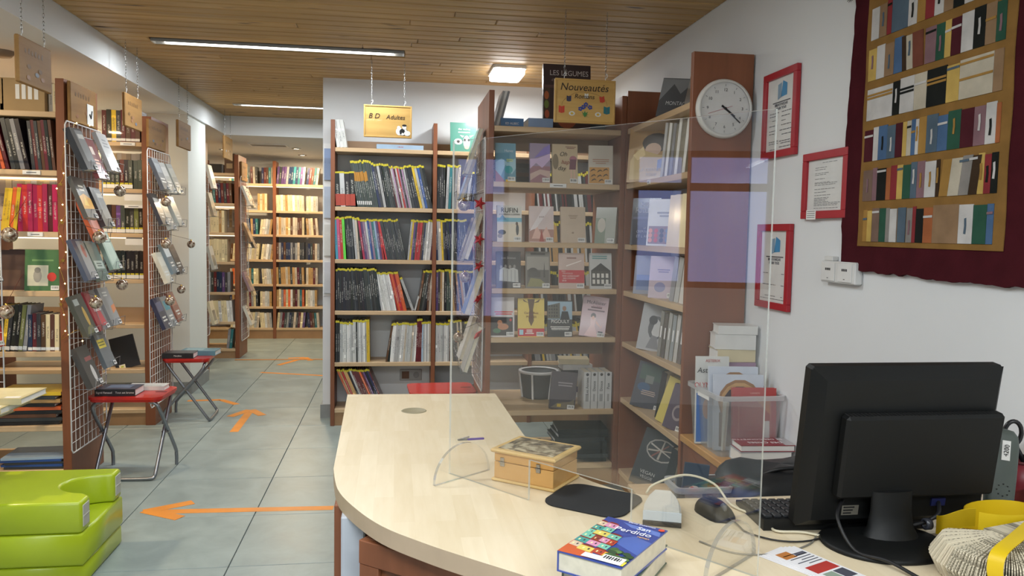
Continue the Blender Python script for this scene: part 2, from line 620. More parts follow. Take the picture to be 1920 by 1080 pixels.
def cover_parts(root, w, h, t, col, prints=(), texts=(), sticker=True, coat=0.35, round_back=False, texture=None):
    bt = min(0.0022, t * 0.2)
    mat = flat(lighter(col), 0.38, coat=coat)
    mb = MB()
    mb.box(-w / 2, w / 2, 0, bt, 0, h)
    mb.box(-w / 2, w / 2, t - bt, t, 0, h)
    mb.box(-w / 2, -w / 2 + bt, bt, t - bt, 0, h)
    cov = mb.build('cover', mat, root)
    mb = MB()
    mb.box(-w / 2 + bt, w / 2 - 0.002, bt, t - bt, 0.0025, h - 0.0025)
    mb.build('page_block', M_PAPER, root)
    if prints:
        mb = MB(); mats = []
        for i, pr in enumerate(prints):
            kind, c = pr[0], lighter(pr[-1])
            m = flat(c, 0.38, coat=coat)
            if m not in mats:
                mats.append(m)
            mi = mats.index(m)
            y = -0.00025 - min(0.00012, 0.0017 / len(prints)) * i

            def q(a, b):
                return ((a - 0.5) * w, y, b * h)
            if kind == 'r':
                _, x0, z0, x1, z1, _c = pr
                mb.add([q(x0, z0), q(x1, z0), q(x1, z1), q(x0, z1)], [(0, 1, 2, 3)], mi)
            elif kind == 'e':
                _, cx, cz, rx, rz_, _c = pr
                n = 14
                mb.add([q(cx + rx * math.cos(2 * math.pi * j / n), cz + rz_ * math.sin(2 * math.pi * j / n)) for j in range(n)], [tuple(range(n))], mi)
            elif kind == 'p':
                pts = pr[1]
                mb.add([q(a, b) for a, b in pts], [tuple(range(len(pts)))], mi)
            elif kind == 'l':   # small print as dark lines
                _, x0, z0, x1, z1, nl, _c = pr
                for j in range(nl):
                    zz = z1 + (z0 - z1) * (j + 0.5) / nl
                    ln = R.uniform(0.6, 1.0) * (x1 - x0) / 2
                    cxx = (x0 + x1) / 2
                    hh = (z1 - z0) / nl * 0.25
                    mb.add([q(cxx - ln, zz - hh), q(cxx + ln, zz - hh), q(cxx + ln, zz + hh), q(cxx - ln, zz + hh)], [(0, 1, 2, 3)], mi)
        mb.build('cover_print', mats, cov)
    for tx in texts:
        s, cx, cz, size, c = tx[:5]
        text(cov, s, ((cx - 0.5) * w, -0.003, cz * h), size * h, flat(PAL.get(c, c), 0.4), name='cover_title', shear=tx[5] if len(tx) > 5 else 0.0, xs=tx[6] if len(tx) > 6 else 1.0)
    if sticker:
        mb = MB()
        mb.box(w * 0.5 - 0.042, w * 0.5 - 0.004, -0.0032, -0.0022, 0.004, 0.026, 0)
        for j in range(7):
            xx = w * 0.5 - 0.038 + j * 0.0045
            mb.box(xx, xx + R.uniform(0.001, 0.0028), -0.0036, -0.0031, 0.011, 0.022, 1)
        mb.build('barcode_label', [M_WHITEPAPER, M_BLACK], cov)


def facing_book(label, loc, rz, w, h, t, tilt, col, prints=(), texts=(), sticker=True, group=None, roll=0.0, cat='book', name='book', coat=0.35):
    root = thing(name, label, cat, loc, (-D2R(tilt), D2R(roll), D2R(rz)), group)
    cover_parts(root, w, h, t, col, prints, texts, sticker, coat)
    return root


def flat_book(label, loc, rz, w, d, t, col, group=None, prints=(), texts=(), name='book', sticker=False, spine_text=None, spine_col='white'):
    """book lying flat; local x width, spine along the -y side"""
    root = thing(name, label, 'book', loc, (0, 0, D2R(rz)), group)
    bt = min(0.0025, t * 0.18)
    mat = flat(PAL.get(col, col), 0.4, coat=0.25)
    mb = MB()
    mb.box(-w / 2, w / 2, -d / 2, d / 2, 0, bt)
    mb.box(-w / 2, w / 2, -d / 2, d / 2, t - bt, t)
    mb.box(-w / 2, w / 2, -d / 2, -d / 2 + bt, bt, t - bt)
    cov = mb.build('cover', mat, root)
    mb = MB()
    mb.box(-w / 2 + 0.003, w / 2 - 0.003, -d / 2 + bt, d / 2 - 0.003, bt, t - bt)
    mb.build('page_block', M_WHITEPAPER, root)
    if prints:
        mb = MB(); mats = []
        for i, (x0, y0, x1, y1, c) in enumerate(prints):
            m = flat(PAL.get(c, c), 0.4, coat=0.25)
            if m not in mats:
                mats.append(m)
            zz = t + 0.0003 + 0.0001 * i
            mb.add([((x0 - .5) * w, (y0 - .5) * d, zz), ((x1 - .5) * w, (y0 - .5) * d, zz), ((x1 - .5) * w, (y1 - .5) * d, zz), ((x0 - .5) * w, (y1 - .5) * d, zz)], [(0, 1, 2, 3)], mats.index(m))
        mb.build('cover_print', mats, cov)
    for s, cx, cy, size, c in texts:
        text(cov, s, ((cx - .5) * w, (cy - .5) * d, t + 0.002), size, flat(PAL.get(c, c), 0.4), rot=(0, 0, 0), name='cover_title')
    if spine_text:
        text(cov, spine_text, (0, -d / 2 - 0.0008, t / 2), min(t * 0.4, 0.016), flat(PAL.get(spine_col, spine_col), 0.4), name='spine_title')
    return root

# ================================================================== SETTING
XR, XB, ZC, ZS = 1.43, -1.585, 2.355, 2.19      # right wall, edge of the lower ceiling, plank ceiling, lower ceiling
YW, YB, YF, YFAR = 5.526, -1.6, 7.6, 9.9        # comics wall, wall behind, far bulkhead, far wall
XL = -4.2

# ---- floor: square tiles with recessed joints
mb = MB(); mb.box(XL - 0.1, XR + 0.1, YB - 0.1, YFAR + 0.1, -0.06, -0.006)
floor = struct(mb.build('floor', flat('#55585a', 0.8)))
M_TILE = None
m, nt, b = newmat('stone_tile')
tc = N(nt, 'ShaderNodeTexCoord'); oi = N(nt, 'ShaderNodeObjectInfo')
va = N(nt, 'ShaderNodeVectorMath', operation='MULTIPLY_ADD'); va.inputs[1].default_value = (1, 1, 1)
sc_ = N(nt, 'ShaderNodeVectorMath', operation='SCALE'); sc_.inputs['Scale'].default_value = 30
nt.links.new(oi.outputs['Random'], sc_.inputs[0]); nt.links.new(tc.outputs['Object'], va.inputs[0]); nt.links.new(sc_.outputs[0], va.inputs[2])
n1 = N(nt, 'ShaderNodeTexNoise', in_Scale=5.0, in_Detail=7.0, in_Roughness=0.62, in_Distortion=0.5)
nt.links.new(va.outputs[0], n1.inputs['Vector'])
rp = N(nt, 'ShaderNodeValToRGB')
rp.color_ramp.elements[0].position = 0.33; rp.color_ramp.elements[0].color = lin('#808c8a')
rp.color_ramp.elements[1].position = 0.7; rp.color_ramp.elements[1].color = lin('#97a3a0')
nt.links.new(n1.outputs['Fac'], rp.inputs['Fac']); nt.links.new(rp.outputs['Color'], b.inputs['Base Color'])
rr = N(nt, 'ShaderNodeMapRange'); rr.inputs['To Min'].default_value = 0.28; rr.inputs['To Max'].default_value = 0.45
nt.links.new(n1.outputs['Fac'], rr.inputs['Value']); nt.links.new(rr.outputs[0], b.inputs['Roughness'])
M_TILE = m
P = 0.5571
mb = MB(); mb.cbox(0.0018, P - 0.0018, 0.0018, P - 0.0018, -0.012, 0.0, 0.0015)
tile_me = mb.mesh('tile', M_TILE)
for i in range(-7, 4):
    for j in range(-9, 11):
        x, y = -0.6368 + i * P, 4.1914 + j * P
        if x > XR or y > YFAR or y + P < YB + 0.2:
            continue
        if (x + P > XR):
            mbx = MB(); mbx.cbox(0.0018, XR - x - 0.002, 0.0018, P - 0.0018, -0.012, 0.0, 0.0015)
            inst('tile', mbx.mesh('tile_cut', M_TILE), floor, (x, y, 0))
        else:
            inst('tile', tile_me, floor, (x, y, 0))

# ---- plank ceiling
mb = MB(); mb.box(XB, XR, YB, YF, ZC + 0.012, ZC + 0.3)
ceiling = struct(mb.build('ceiling', flat('#3a2818', 0.9)))
pitch = 0.094
pw = pitch - 0.008
plank = {}


def plank_mesh(x0, x1):
    k = (round(x0, 3), round(x1, 3))
    if k not in plank:
        q = MB()
        M_ = Matrix.Identity(4)
        q.cbox(x0, x1, 0, pw, 0, 0.014, 0.005)
        plank[k] = q.mesh('plank', M_PINE)
    return plank[k]


def recessed(y):
    """x spans left free of lamps in this plank row"""
    cuts = []
    for sx, sy, sl in STRIPS:
        if y < sy + 0.04 and y + pw > sy - 0.04:
            cuts.append((sx - sl / 2 - 0.012, sx + sl / 2 + 0.012))
    return cuts


y = YB
while y < YF - 0.01:
    cuts = recessed(y)
    j = R.uniform(-1.2, 1.0)
    edges = [XB, XR]
    if not cuts:
        inst('plank', plank_mesh(XB, j), ceiling, (0, y, ZC)); inst('plank', plank_mesh(j + 0.002, XR), ceiling, (0, y, ZC))
    else:
        a, b_ = cuts[0]
        if a > XB:
            inst('plank', plank_mesh(XB, a), ceiling, (0, y, ZC))
        if b_ < XR:
            inst('plank', plank_mesh(b_, XR), ceiling, (0, y, ZC))
    y += pitch

# lower plaster ceilings: on the left beyond the beam, and at the far end
mb = MB(); mb.box(XL, XB, YB, YFAR, ZS, ZC + 0.3)
struct(mb.build('ceiling_left', M_WALL))
mb = MB(); mb.box(XB, XR, YF, YFAR, ZS - 0.01, ZC + 0.3)
struct(mb.build('ceiling_far', M_WALL))

# ---- walls
mb = MB(); mb.box(XR, XR + 0.15, YB, YFAR, 0, ZC + 0.3)
struct(mb.build('wall_right', M_WALL))
mb = MB(); mb.box(-0.5, XR, YW, YW + 0.18, 0, ZC + 0.01)
struct(mb.build('wall_comics', M_WALL))
mb = MB(); mb.box(XL, XR, YFAR, YFAR + 0.15, 0, ZC + 0.3)
struct(mb.build('wall_far', M_WALL))
mb = MB(); mb.box(-2.9, -1.605, 6.41, 6.98, 0, ZS)
struct(mb.build('wall_stub', flat('#d9dbd6', 0.85, noise=0.015, scale=3)))
mb = MB(); mb.box(XL, XR, YB - 0.15, YB, 0, ZC + 0.3)
struct(mb.build('wall_back', M_WALL))
# left wall, pierced by the shop windows and a glazed door that look on the evening street
WL = [(-1.2, -0.2, 0.95, 1.95), (0.10, 1.18, 0.92, 1.98), (2.15, 2.62, 0.6, 1.95)]
mb = MB()
ys = [YB] + [v for w_ in WL for v in w_[:2]] + [YFAR]
for i in range(0, len(ys), 2):
    mb.box(XL - 0.15, XL, ys[i], ys[i + 1], 0, ZC + 0.3)
for y0, y1, z0, z1 in WL:
    mb.box(XL - 0.15, XL, y0, y1, 0, z0); mb.box(XL - 0.15, XL, y0, y1, z1, ZC + 0.3)
struct(mb.build('wall_left', M_WALL))
for i, (y0, y1, z0, z1) in enumerate(WL):
    mb = MB(); f = 0.045
    mb.box(XL - 0.11, XL - 0.04, y0, y0 + f, z0, z1); mb.box(XL - 0.11, XL - 0.04, y1 - f, y1, z0, z1)
    mb.box(XL - 0.11, XL - 0.04, y0 + f, y1 - f, z0, z0 + f); mb.box(XL - 0.11, XL - 0.04, y0 + f, y1 - f, z1 - f, z1)
    ym = y0 + (y1 - y0) * (0.62 if i == 1 else 0.5)
    mb.box(XL - 0.10, XL - 0.05, ym - 0.035, ym + 0.035, z0 + f, z1 - f)
    mb.box(XL - 0.10, XL - 0.05, y0 + f, y1 - f, z0 + (z1 - z0) * 0.74 - 0.03, z0 + (z1 - z0) * 0.74 + 0.03)
    wn = struct(mb.build('window_%d' % (i + 1), flat('#4a2c1c', 0.5)))
    g = MB(); g.box(XL - 0.08, XL - 0.075, y0 + f, y1 - f, z0 + f, z1 - f)
    g.build('pane', M_ACRYL, wn)

# ---- baseboards
mb = MB(); mb.box(-0.515, -0.44, YW - 0.014, YW, 0, 0.095); mb.box(-0.514, -0.5, YW, YW + 0.18, 0, 0.095)
struct(mb.build('baseboard_comics', M_BASEB))
mb = MB(); mb.box(-2.9, -1.592, 6.396, 6.41, 0, 0.095); mb.box(-1.605, -1.591, 6.41, 6.98, 0, 0.095)
struct(mb.build('baseboard_stub', M_BASEB))
mb = MB(); mb.box(XR - 0.014, XR, YB, 2.5, 0, 0.095)
struct(mb.build('baseboard_right', M_BASEB))
mb = MB(); mb.box(-1.585, -0.50, 8.02, 8.055, 0, 0.004)
struct(mb.build('trim_1', flat('#c98a4a', 0.4, metal=0.3)))

# ---- lamps of the ceilings
for (sx, sy, sl), which in zip(STRIPS, ['long recessed strip lamp in the plank ceiling, nearer of the two in view', 'recessed strip lamp in the plank ceiling, farther one half hidden by the wall',
                                       'recessed strip lamp in planks left of the reception desk, overhead', 'recessed strip lamp in planks behind the viewer, left', 'recessed strip lamp in planks behind the viewer, right']):
    t = thing('strip_lamp', which, 'lamp', (sx, sy, ZC))
    mb = MB(); h = sl / 2
    mb.box(-h - 0.01, h + 0.01, -0.038, -0.03, -0.004, 0.05); mb.box(-h - 0.01, h + 0.01, 0.03, 0.038, -0.004, 0.05)
    mb.box(-h - 0.01, -h, -0.03, 0.03, -0.004, 0.05); mb.box(h, h + 0.01, -0.03, 0.03, -0.004, 0.05)
    mb.box(-h, h, -0.03, 0.03, 0.04, 0.05)
    mb.build('housing', flat('#c9c9c5', 0.3, metal=0.5), t)
    mb = MB(); mb.box(-h + 0.05, h - 0.05, -0.024, 0.024, 0.004, 0.012)
    mb.build('tube', M_TUBE, t)
t = thing('ceiling_lamp', 'small bright rounded square lamp on the plank ceiling', 'lamp', (0.69, 4.98, ZC))
mb = MB(); mb.prism(rrect(0.205, 0.32, 0.03), -0.02, 0.0)
mb.build('lamp_base', M_WHITE, t)
mb = MB(); mb.prism(rrect(0.19, 0.305, 0.03), -0.05, -0.02)
mb.build('diffuser', M_PANEL, t)
WHERE = ['above the first bookcase aisle on the left', 'above the second bookcase on the left', 'beyond the second bookcase on the left', 'left one of the far room by the air vent',
         'right one of the far room by the far wall', 'at the far left of the far room', 'above the gridded far bookcase']
for (dx, dy), wtxt in zip(DOWN, WHERE):
    zc = ZS if dx < XB else ZS - 0.01
    t = thing('downlight', 'small round recessed spot lamp ' + wtxt, 'lamp', (dx, dy, zc))
    mb = MB(); mb.lathe([(0.036, -0.001), (0.036, -0.008), (0.05, -0.007), (0.052, 0.0)], 20)
    mb.build('trim_ring', M_CHROME, t)
    mb = MB(); mb.lathe([(0.0, -0.004), (0.036, -0.004)], 20)
    mb.build('lens', M_DOWN, t)
t = thing('disc_lamp', 'round dark disc lamp under the plaster ceiling at the far left', 'lamp', (-1.985, 4.34, ZS))  # disc of a ceiling spot lamp, modelled without glow
mb = MB(); mb.lathe([(0, -0.03), (0.05, -0.028), (0.062, -0.012), (0.066, 0)], 24); mb.build('body', flat('#8a7a68', 0.5), t)
t = thing('air_vent', 'white slatted air vent in the ceiling of the far room', 'vent', (-1.30, 8.35, ZS - 0.01))
mb = MB(); mb.box(-0.19, 0.19, -0.1, -0.085, -0.012, 0); mb.box(-0.19, 0.19, 0.085, 0.1, -0.012, 0); mb.box(-0.19, -0.175, -0.085, 0.085, -0.012, 0); mb.box(0.175, 0.19, -0.085, 0.085, -0.012, 0)
mb.build('frame', M_WHITE, t)
for k in range(9):
    mb = MB(); mb.box(-0.175, 0.175, -0.08 + k * 0.0185, -0.072 + k * 0.0185, -0.01, -0.002)
    mb.build('slat', flat('#9a9a98', 0.5), t)

# ================================================================== BOOKCASES
def bookcase(label, loc, rz, uprights, depth, h, levels, st=0.027, ut=None, plinth=0.09, rails=(), leds=(), updepth=None, labels=(), toprail=False, bshelf=None, heights=None):
    t = thing('bookcase', label, 'bookcase', loc, (0, 0, D2R(rz)))
    for i, (a, b_) in enumerate(uprights):
        hh = heights[i] if heights else h
        mb = MB(); mb.cbox(a, b_, 0, updepth or depth, 0, hh, 0.0015)
        mb.build('upright', M_RED, t)
    for i in range(len(uprights) - 1):
        a, b_ = uprights[i][1], uprights[i + 1][0]
        for z in levels:
            mb = MB(); mb.cbox(a + 0.0005, b_ - 0.0005, 0.004, depth - 0.002, z - st, z, 0.002)
            mb.build('shelf', bshelf or M_BEECH, t)
        if plinth:
            mb = MB(); mb.box(a, b_, 0.012, 0.03, 0, levels[-1] - st)
            mb.build('plinth', M_BEECH if plinth == 'beech' else flat('#a07c58', 0.5), t)
        for z0, z1 in rails:
            mb = MB(); mb.box(a, b_, depth - 0.016, depth - 0.002, z0, z1)
            mb.build('back_rail', flat('#9c7f63', 0.55), t)
    for a, b_, z, y_ in leds:
        mb = MB(); mb.box(a, b_, y_, y_ + 0.012, z - st - 0.01, z - st - 0.001)
        mb.build('led_strip', M_LED, t)
    for x, z, w_ in labels:
        mb = MB(); mb.box(x - w_ / 2, x + w_ / 2, -0.001, 0.004, z - st + 0.004, z - 0.003, 0)
        mb.box(x - w_ * 0.28, x + w_ * 0.28, -0.0014, -0.0008, z - st / 2 - 0.002, z - st / 2 + 0.002, 1)
        mb.build('shelf_label', [M_WHITEPAPER, flat('#555555')], t)
    return t


LEV = [1.862, 1.474, 1.125, 0.780, 0.431, 0.116]
bd = bookcase('tall comics bookcase with cherry uprights against the grey back wall', (-0.428, 5.278, 0), 0, [(0, 0.027), (0.672, 0.698), (1.343, 1.369), (1.83, 1.856)], 0.242, 2.042, LEV, rails=[(1.862, 1.93)],)
LB = [1.856, 1.578, 1.275, 1.038, 0.786, 0.405, 0.118]
nb = bookcase('open cherry bookcase of new novels facing the desk', (0.455, 3.905, 0), 0, [(0, 0.027), (0.685, 0.711)], 0.27, 2.03, LB, updepth=0.55, rails=[(1.76, 1.829), (0.66, 0.755)], labels=[(0.36, 1.578, 0.085)])
LC = [1.862, 1.583, 1.273, 1.033, 0.767, 0.473, 0.092]
cb = bookcase('cherry bookcase along the right wall with a wide end panel', (1.167, 3.90, 0), -90, [(-0.022, 0.003), (0.862, 0.889)], 0.256, 2.055, LC, bshelf=M_BEECH, labels=[(0.37, 1.583, 0.035)])
L1 = [1.869, 1.585, 1.284, 0.991, 0.689, 0.314, 0.09]
u1 = bookcase('nearest left bookcase with lit shelves and a cherry end panel', (-2.62, 4.124, 0), 0, [(0, 0.03), (0.975, 1.015)], 0.43, 2.03, L1, leds=[(0.03, 0.975, 1.585, 0.2), (0.03, 0.975, 1.284, 0.2)], labels=[(0.86, 1.585, 0.08), (0.87, 1.284, 0.07)])
L2 = [1.862, 1.560, 1.272, 0.972, 0.675, 0.376, 0.108]
u2 = bookcase('second left bookcase with a gridded cherry end panel', (-2.62, 5.39, 0), 0, [(0, 0.03), (0.985, 1.047)], 0.38, 2.03, L2, leds=[(0.03, 0.985, 1.560, 0.2), (0.03, 0.985, 1.272, 0.2)], labels=[(0.90, 1.862, 0.09), (0.93, 1.46, 0.11)])
u4 = bookcase('bookcase just behind the white wall stub, edge on', (-2.6, 7.02, 0), 0, [(0, 0.03), (0.89, 0.925)], 0.34, 2.07, L2, leds=[])
L3 = [1.865, 1.565, 1.272, 0.978, 0.672, 0.372, 0.098]
u3 = bookcase('narrow far bookcase with a wire grid on its end panel', (-2.62, 8.14, 0), 0, [(0, 0.03), (1.02, 1.06)], 0.42, 2.05, L3, leds=[(0.03, 1.02, 1.565, 0.2), (0.03, 1.02, 1.865, 0.2), (0.03, 1.02, 1.272, 0.2)])
LF = [1.85, 1.534, 1.249, 0.95, 0.656, 0.387, 0.129]
uf = bookcase('wall of cherry bookcases at the end of the far room', (-2.25, 9.6, 0), 0, [(0, 0.03), (0.80, 0.835), (1.62, 1.655)], 0.24, 2.12, LF, leds=[(0.835, 1.62, 1.85, 0.06), (0.03, 0.8, 1.85, 0.06)])

# grid with chosen wires
WIREV = {}


def wire(name, L, r, axis):
    k = (round(L, 3), r, axis)
    if k not in WIREV:
        mb = MB()
        mb.tube([(0, 0, 0), (0, 0, L)] if axis == 'z' else [(0, 0, 0), (L, 0, 0)], r, 5)
        WIREV[k] = mb.mesh('wire', M_WIRE)
    return WIREV[k]


def wire_grid(label, loc, rz, w, h, nx, nz, holders=()):
    t = thing('wire_grid_panel', label, 'grid', loc, (0, 0, D2R(rz)))
    mb = MB()
    c = 0.02
    pts = [(c, 0, 0), (w - c, 0, 0), (w, 0, c), (w, 0, h - c), (w - c, 0, h), (c, 0, h), (0, 0, h - c), (0, 0, c), (c, 0, 0)]
    mb.tube(pts, 0.0036, 6, cap=False)
    mb.build('frame', M_WIRE, t)
    for i in range(1, nx):
        inst('wire', wire('v', h, 0.0017, 'z'), t, (w * i / nx, 0, 0))
    for j in range(1, nz):
        inst('wire', wire('h', w, 0.0017, 'x'), t, (0, -0.003, h * j / nz))
    for x, z, hw in holders:
        mb = MB()
        mb.tube([(x - hw, -0.004, z + 0.06), (x - hw, -0.01, z - 0.004), (x - hw, -0.108, z - 0.004), (x - hw, -0.112, z + 0.045), (x + hw, -0.112, z + 0.045), (x + hw, -0.108, z - 0.004), (x + hw, -0.01, z - 0.004), (x + hw, -0.004, z + 0.06)], 0.0017, 5)
        mb.build('book_holder', M_STEEL, t)
    return t


# ================================================================== RECEPTION DESK
desk = thing('reception_desk', 'curved pale beech reception desk with cherry front panels', 'desk', (0, 0, 0))
out = [(-0.165, 2.77), (-0.152, 2.2), (-0.146, 1.90)]
out += [(v.x, v.y) for v in smooth_path([(-0.146, 1.90, 0), (-0.125, 1.745, 0), (-0.084, 1.628, 0), (-0.022, 1.511, 0), (0.061, 1.415, 0), (0.137, 1.341, 0), (0.202, 1.281, 0), (0.36, 1.135, 0), (0.56, 0.985, 0), (0.80, 0.86, 0), (1.05, 0.79, 0), (1.425, 0.76, 0)], 5)][1:]
out += [(1.425, 1.604), (0.758, 1.604), (0.62, 1.612)]
out += [(v.x, v.y) for v in smooth_path([(0.62, 1.612, 0), (0.525, 1.66, 0), (0.45, 1.765, 0), (0.40, 1.90, 0), (0.372, 2.10, 0), (0.360, 2.755, 0)], 5)][1:]
m, nt, b = newmat('beech_butcher_block')
tc = N(nt, 'ShaderNodeTexCoord')
mp = N(nt, 'ShaderNodeMapping'); mp.inputs['Rotation'].default_value = (0, 0, math.pi / 2)
nt.links.new(tc.outputs['Object'], mp.inputs['Vector'])
bk = N(nt, 'ShaderNodeTexBrick', in_Scale=1.0)
bk.inputs['Brick Width'].default_value = 0.24; bk.inputs['Row Height'].default_value = 0.042; bk.inputs['Mortar Size'].default_value = 0.0004
bk.inputs['Color1'].default_value = (0.25, 0.25, 0.25, 1); bk.inputs['Color2'].default_value = (0.85, 0.85, 0.85, 1); bk.inputs['Mortar'].default_value = (0.4, 0.4, 0.4, 1)
bk.offset = 0.37
nt.links.new(mp.outputs[0], bk.inputs['Vector'])
mp2 = N(nt, 'ShaderNodeMapping'); mp2.inputs['Scale'].default_value = (40, 5, 20)
nt.links.new(tc.outputs['Object'], mp2.inputs['Vector'])
nz = N(nt, 'ShaderNodeTexNoise', in_Scale=1.5, in_Detail=5.0); nt.links.new(mp2.outputs[0], nz.inputs['Vector'])
mx = N(nt, 'ShaderNodeMix', data_type='FLOAT'); mx.inputs['Factor'].default_value = 0.5
nt.links.new(bk.outputs['Color'], mx.inputs['A']); nt.links.new(nz.outputs['Fac'], mx.inputs['B'])
rp = N(nt, 'ShaderNodeValToRGB'); rp.color_ramp.elements[0].color = lin('#d6c3a0'); rp.color_ramp.elements[1].color = lin('#e6d7ba')
rp.color_ramp.elements[0].position = 0.2; rp.color_ramp.elements[1].position = 0.8
nt.links.new(mx.outputs['Result'], rp.inputs['Fac']); nt.links.new(rp.outputs['Color'], b.inputs['Base Color'])
b.inputs['Roughness'].default_value = 0.26
M_DESK = m
mb = MB(); mb.prism(out, 0.704, 0.74, 0, sidemat=1)
mb.build('worktop', [M_DESK, flat('#bba48a', 0.4)], desk)
mb = MB(); mb.lathe([(0, 0.0), (0.036, 0.0), (0.039, 0.0015), (0.041, 0.0002)], 24)
mb.build('cable_port_cap', flat('#8d8468', 0.5), desk, (0.062, 2.50, 0.7402))
mb = MB(); mb.cbox(-0.132, -0.112, 1.74, 2.70, 0, 0.704, 0.002); mb.build('side_panel', M_RED, desk)
mb = MB(); mb.cbox(-0.10, 0.32, 2.66, 2.68, 0.0, 0.704, 0.002); mb.build('end_panel', M_REDX, desk)
mb = MB(); mb.cbox(-0.112, -0.062, 1.665, 1.715, 0, 0.704, 0.003); mb.build('post', flat('#b9bec6', 0.5), desk)
d1 = Vector((0.56 + 0.045, 0.985 + 0.055, 0)) - Vector((-0.062, 1.585, 0)); L_ = d1.length; a_ = math.atan2(d1.y, d1.x)
mb = MB()
mb.cbox(0, L_, 0, 0.02, 0.0, 0.69, 0.002)
mb.cbox(0.0, 0.05, -0.012, 0.0, 0.0, 0.64, 0.002); mb.cbox(L_ - 0.05, L_, -0.012, 0.0, 0.0, 0.64, 0.002); mb.cbox(0, L_, -0.014, 0, 0.64, 0.69, 0.002)
mb.build('front_panel', M_RED, desk, (-0.062, 1.585, 0), (0, 0, a_))
mb = MB(); mb.cbox(0.62, 1.42, 1.02, 1.04, 0, 0.704, 0.002); mb.build('front_panel', M_RED, desk)

# ---- acrylic sneeze guard with a serving slot, on two feet
gd = Vector((0.453, -0.581, 0)).normalized(); ga = math.atan2(gd.y, gd.x)
guard = thing('acrylic_screen', 'clear acrylic counter screen with serving slot on the beech desk', 'screen', (0.132, 1.834, 0.74), (0, 0, ga))
W_, H_, t_ = 0.787, 0.79, 0.006
s0, s1, sh = 0.258, 0.525, 0.089
prof = [(0, 0), (s0, 0), (s0, sh), (s1, sh), (s1, 0), (W_, 0), (W_, H_), (0, H_)]
mb = MB()
for yy in (-t_ / 2, t_ / 2):
    vs = [(x, yy, z) for x, z in prof]
    mb.add(vs, [tuple(range(8))] if yy < 0 else [tuple(range(8))[::-1]], 0)
n = 8
vs = [(x, -t_ / 2, z) for x, z in prof] + [(x, t_ / 2, z) for x, z in prof]
mb.add(vs, [(i, (i + 1) % n, n + (i + 1) % n, n + i) for i in range(n)], 1)
mb.build('sheet', [M_ACRYL, M_ACRYL_EDGE], guard, (0, 0, 0.001))
for fx in (0.045, 0.737):
    q = [(-0.088, 0)] + [(-0.088 * math.cos(a * math.pi / 20), 0.083 * math.sin(a * math.pi / 20)) for a in range(1, 10)]
    q += [(0.004, 0.083)] + [(0.088 * math.sin(a * math.pi / 20) ** 1, 0.083 * math.cos(a * math.pi / 20)) for a in range(1, 10)] + [(0.088, 0)]
    mb = MB(); k = len(q)
    for xx in (-0.004, 0.004):
        mb.add([(xx, a, b_) for a, b_ in q], [tuple(range(k)) if xx > 0 else tuple(range(k))[::-1]], 0)
    mb.add([(-0.004, a, b_) for a, b_ in q] + [(0.004, a, b_) for a, b_ in q], [(i, (i + 1) % k, k + (i + 1) % k, k + i) for i in range(k)], 1)
    mb.build('foot', [M_ACRYL, M_FOOT_EDGE], guard, (fx, 0, 0.0012))
# purple nail clipper lying on the rear of the left foot
c_ = Vector((0.132, 1.834, 0)) + gd * 0.045
t = thing('nail_clipper', 'small purple nail clipper perched on the screen foot', 'clipper', (c_.x + 0.012, c_.y + 0.02, 0.8255), (0, 0, D2R(8)))
mb = MB(); mb.prism(rrect(0.042, 0.009, 0.0035), 0, 0.003); mb.build('handle', flat('#5d3f98', 0.3), t, (0.021, 0, 0))
mb = MB(); mb.prism(rrect(0.03, 0.007, 0.003), 0, 0.0025); mb.prism(rrect(0.03, 0.007, 0.003), 0.004, 0.006, M=Matrix.Rotation(D2R(-12), 4, 'Y'))
mb.build('jaws', M_CHROME, t, (-0.008, 0, 0))

# ================================================================== BOOKS OF THE COMICS BOOKCASE
O1 = (-0.401, 5.278); G = 'comic albums in the tall comics bookcase'
K = 'comic album'
BOX = 'of the comics bookcase'
Dp = 0.205


def shelfname(i, bay):
    return ['top', 'second', 'third', 'fourth', 'fifth', 'lowest'][i] + ' shelf, ' + ['left', 'middle'][bay] + ' bay ' + BOX


W3 = ['charcoal', 'black', 'black', 'charcoal']
book_row(O1, 0, LEV[1], [
    (0.006, ['black', 'light grey', 'black', 'black'], 4, 0.0325, 0.236, Dp, -3, 'redfoot'),
    (0.148, ['dark green'], 8, 0.0122, 0.315, Dp, -10, 'goldband'), (0.2475, ['dark green'], 3, 0.0122, 0.315, Dp, -10, 'top'),
    (0.287, ['navy', 'charcoal', 'light grey'], 3, 0.0165, 0.30, Dp, -11, 'top'),
    (0.342, W3, 5, 0.0118, 0.30, Dp, -11, 'top'),
    (0.404, ['dark red', 'light grey', 'mauve', 'dark red', 'light grey', 'red', 'mauve', 'charcoal', 'mauve', 'light grey'], 10, 0.0102, 0.285, Dp, -12, 'top'),
    (0.512, ['charcoal', 'black', 'black', 'yellow', 'light grey', 'blue', 'charcoal', 'black'], 8, 0.0165, 0.295, Dp, -13, 'top')],
    K, shelfname(1, 0), G)
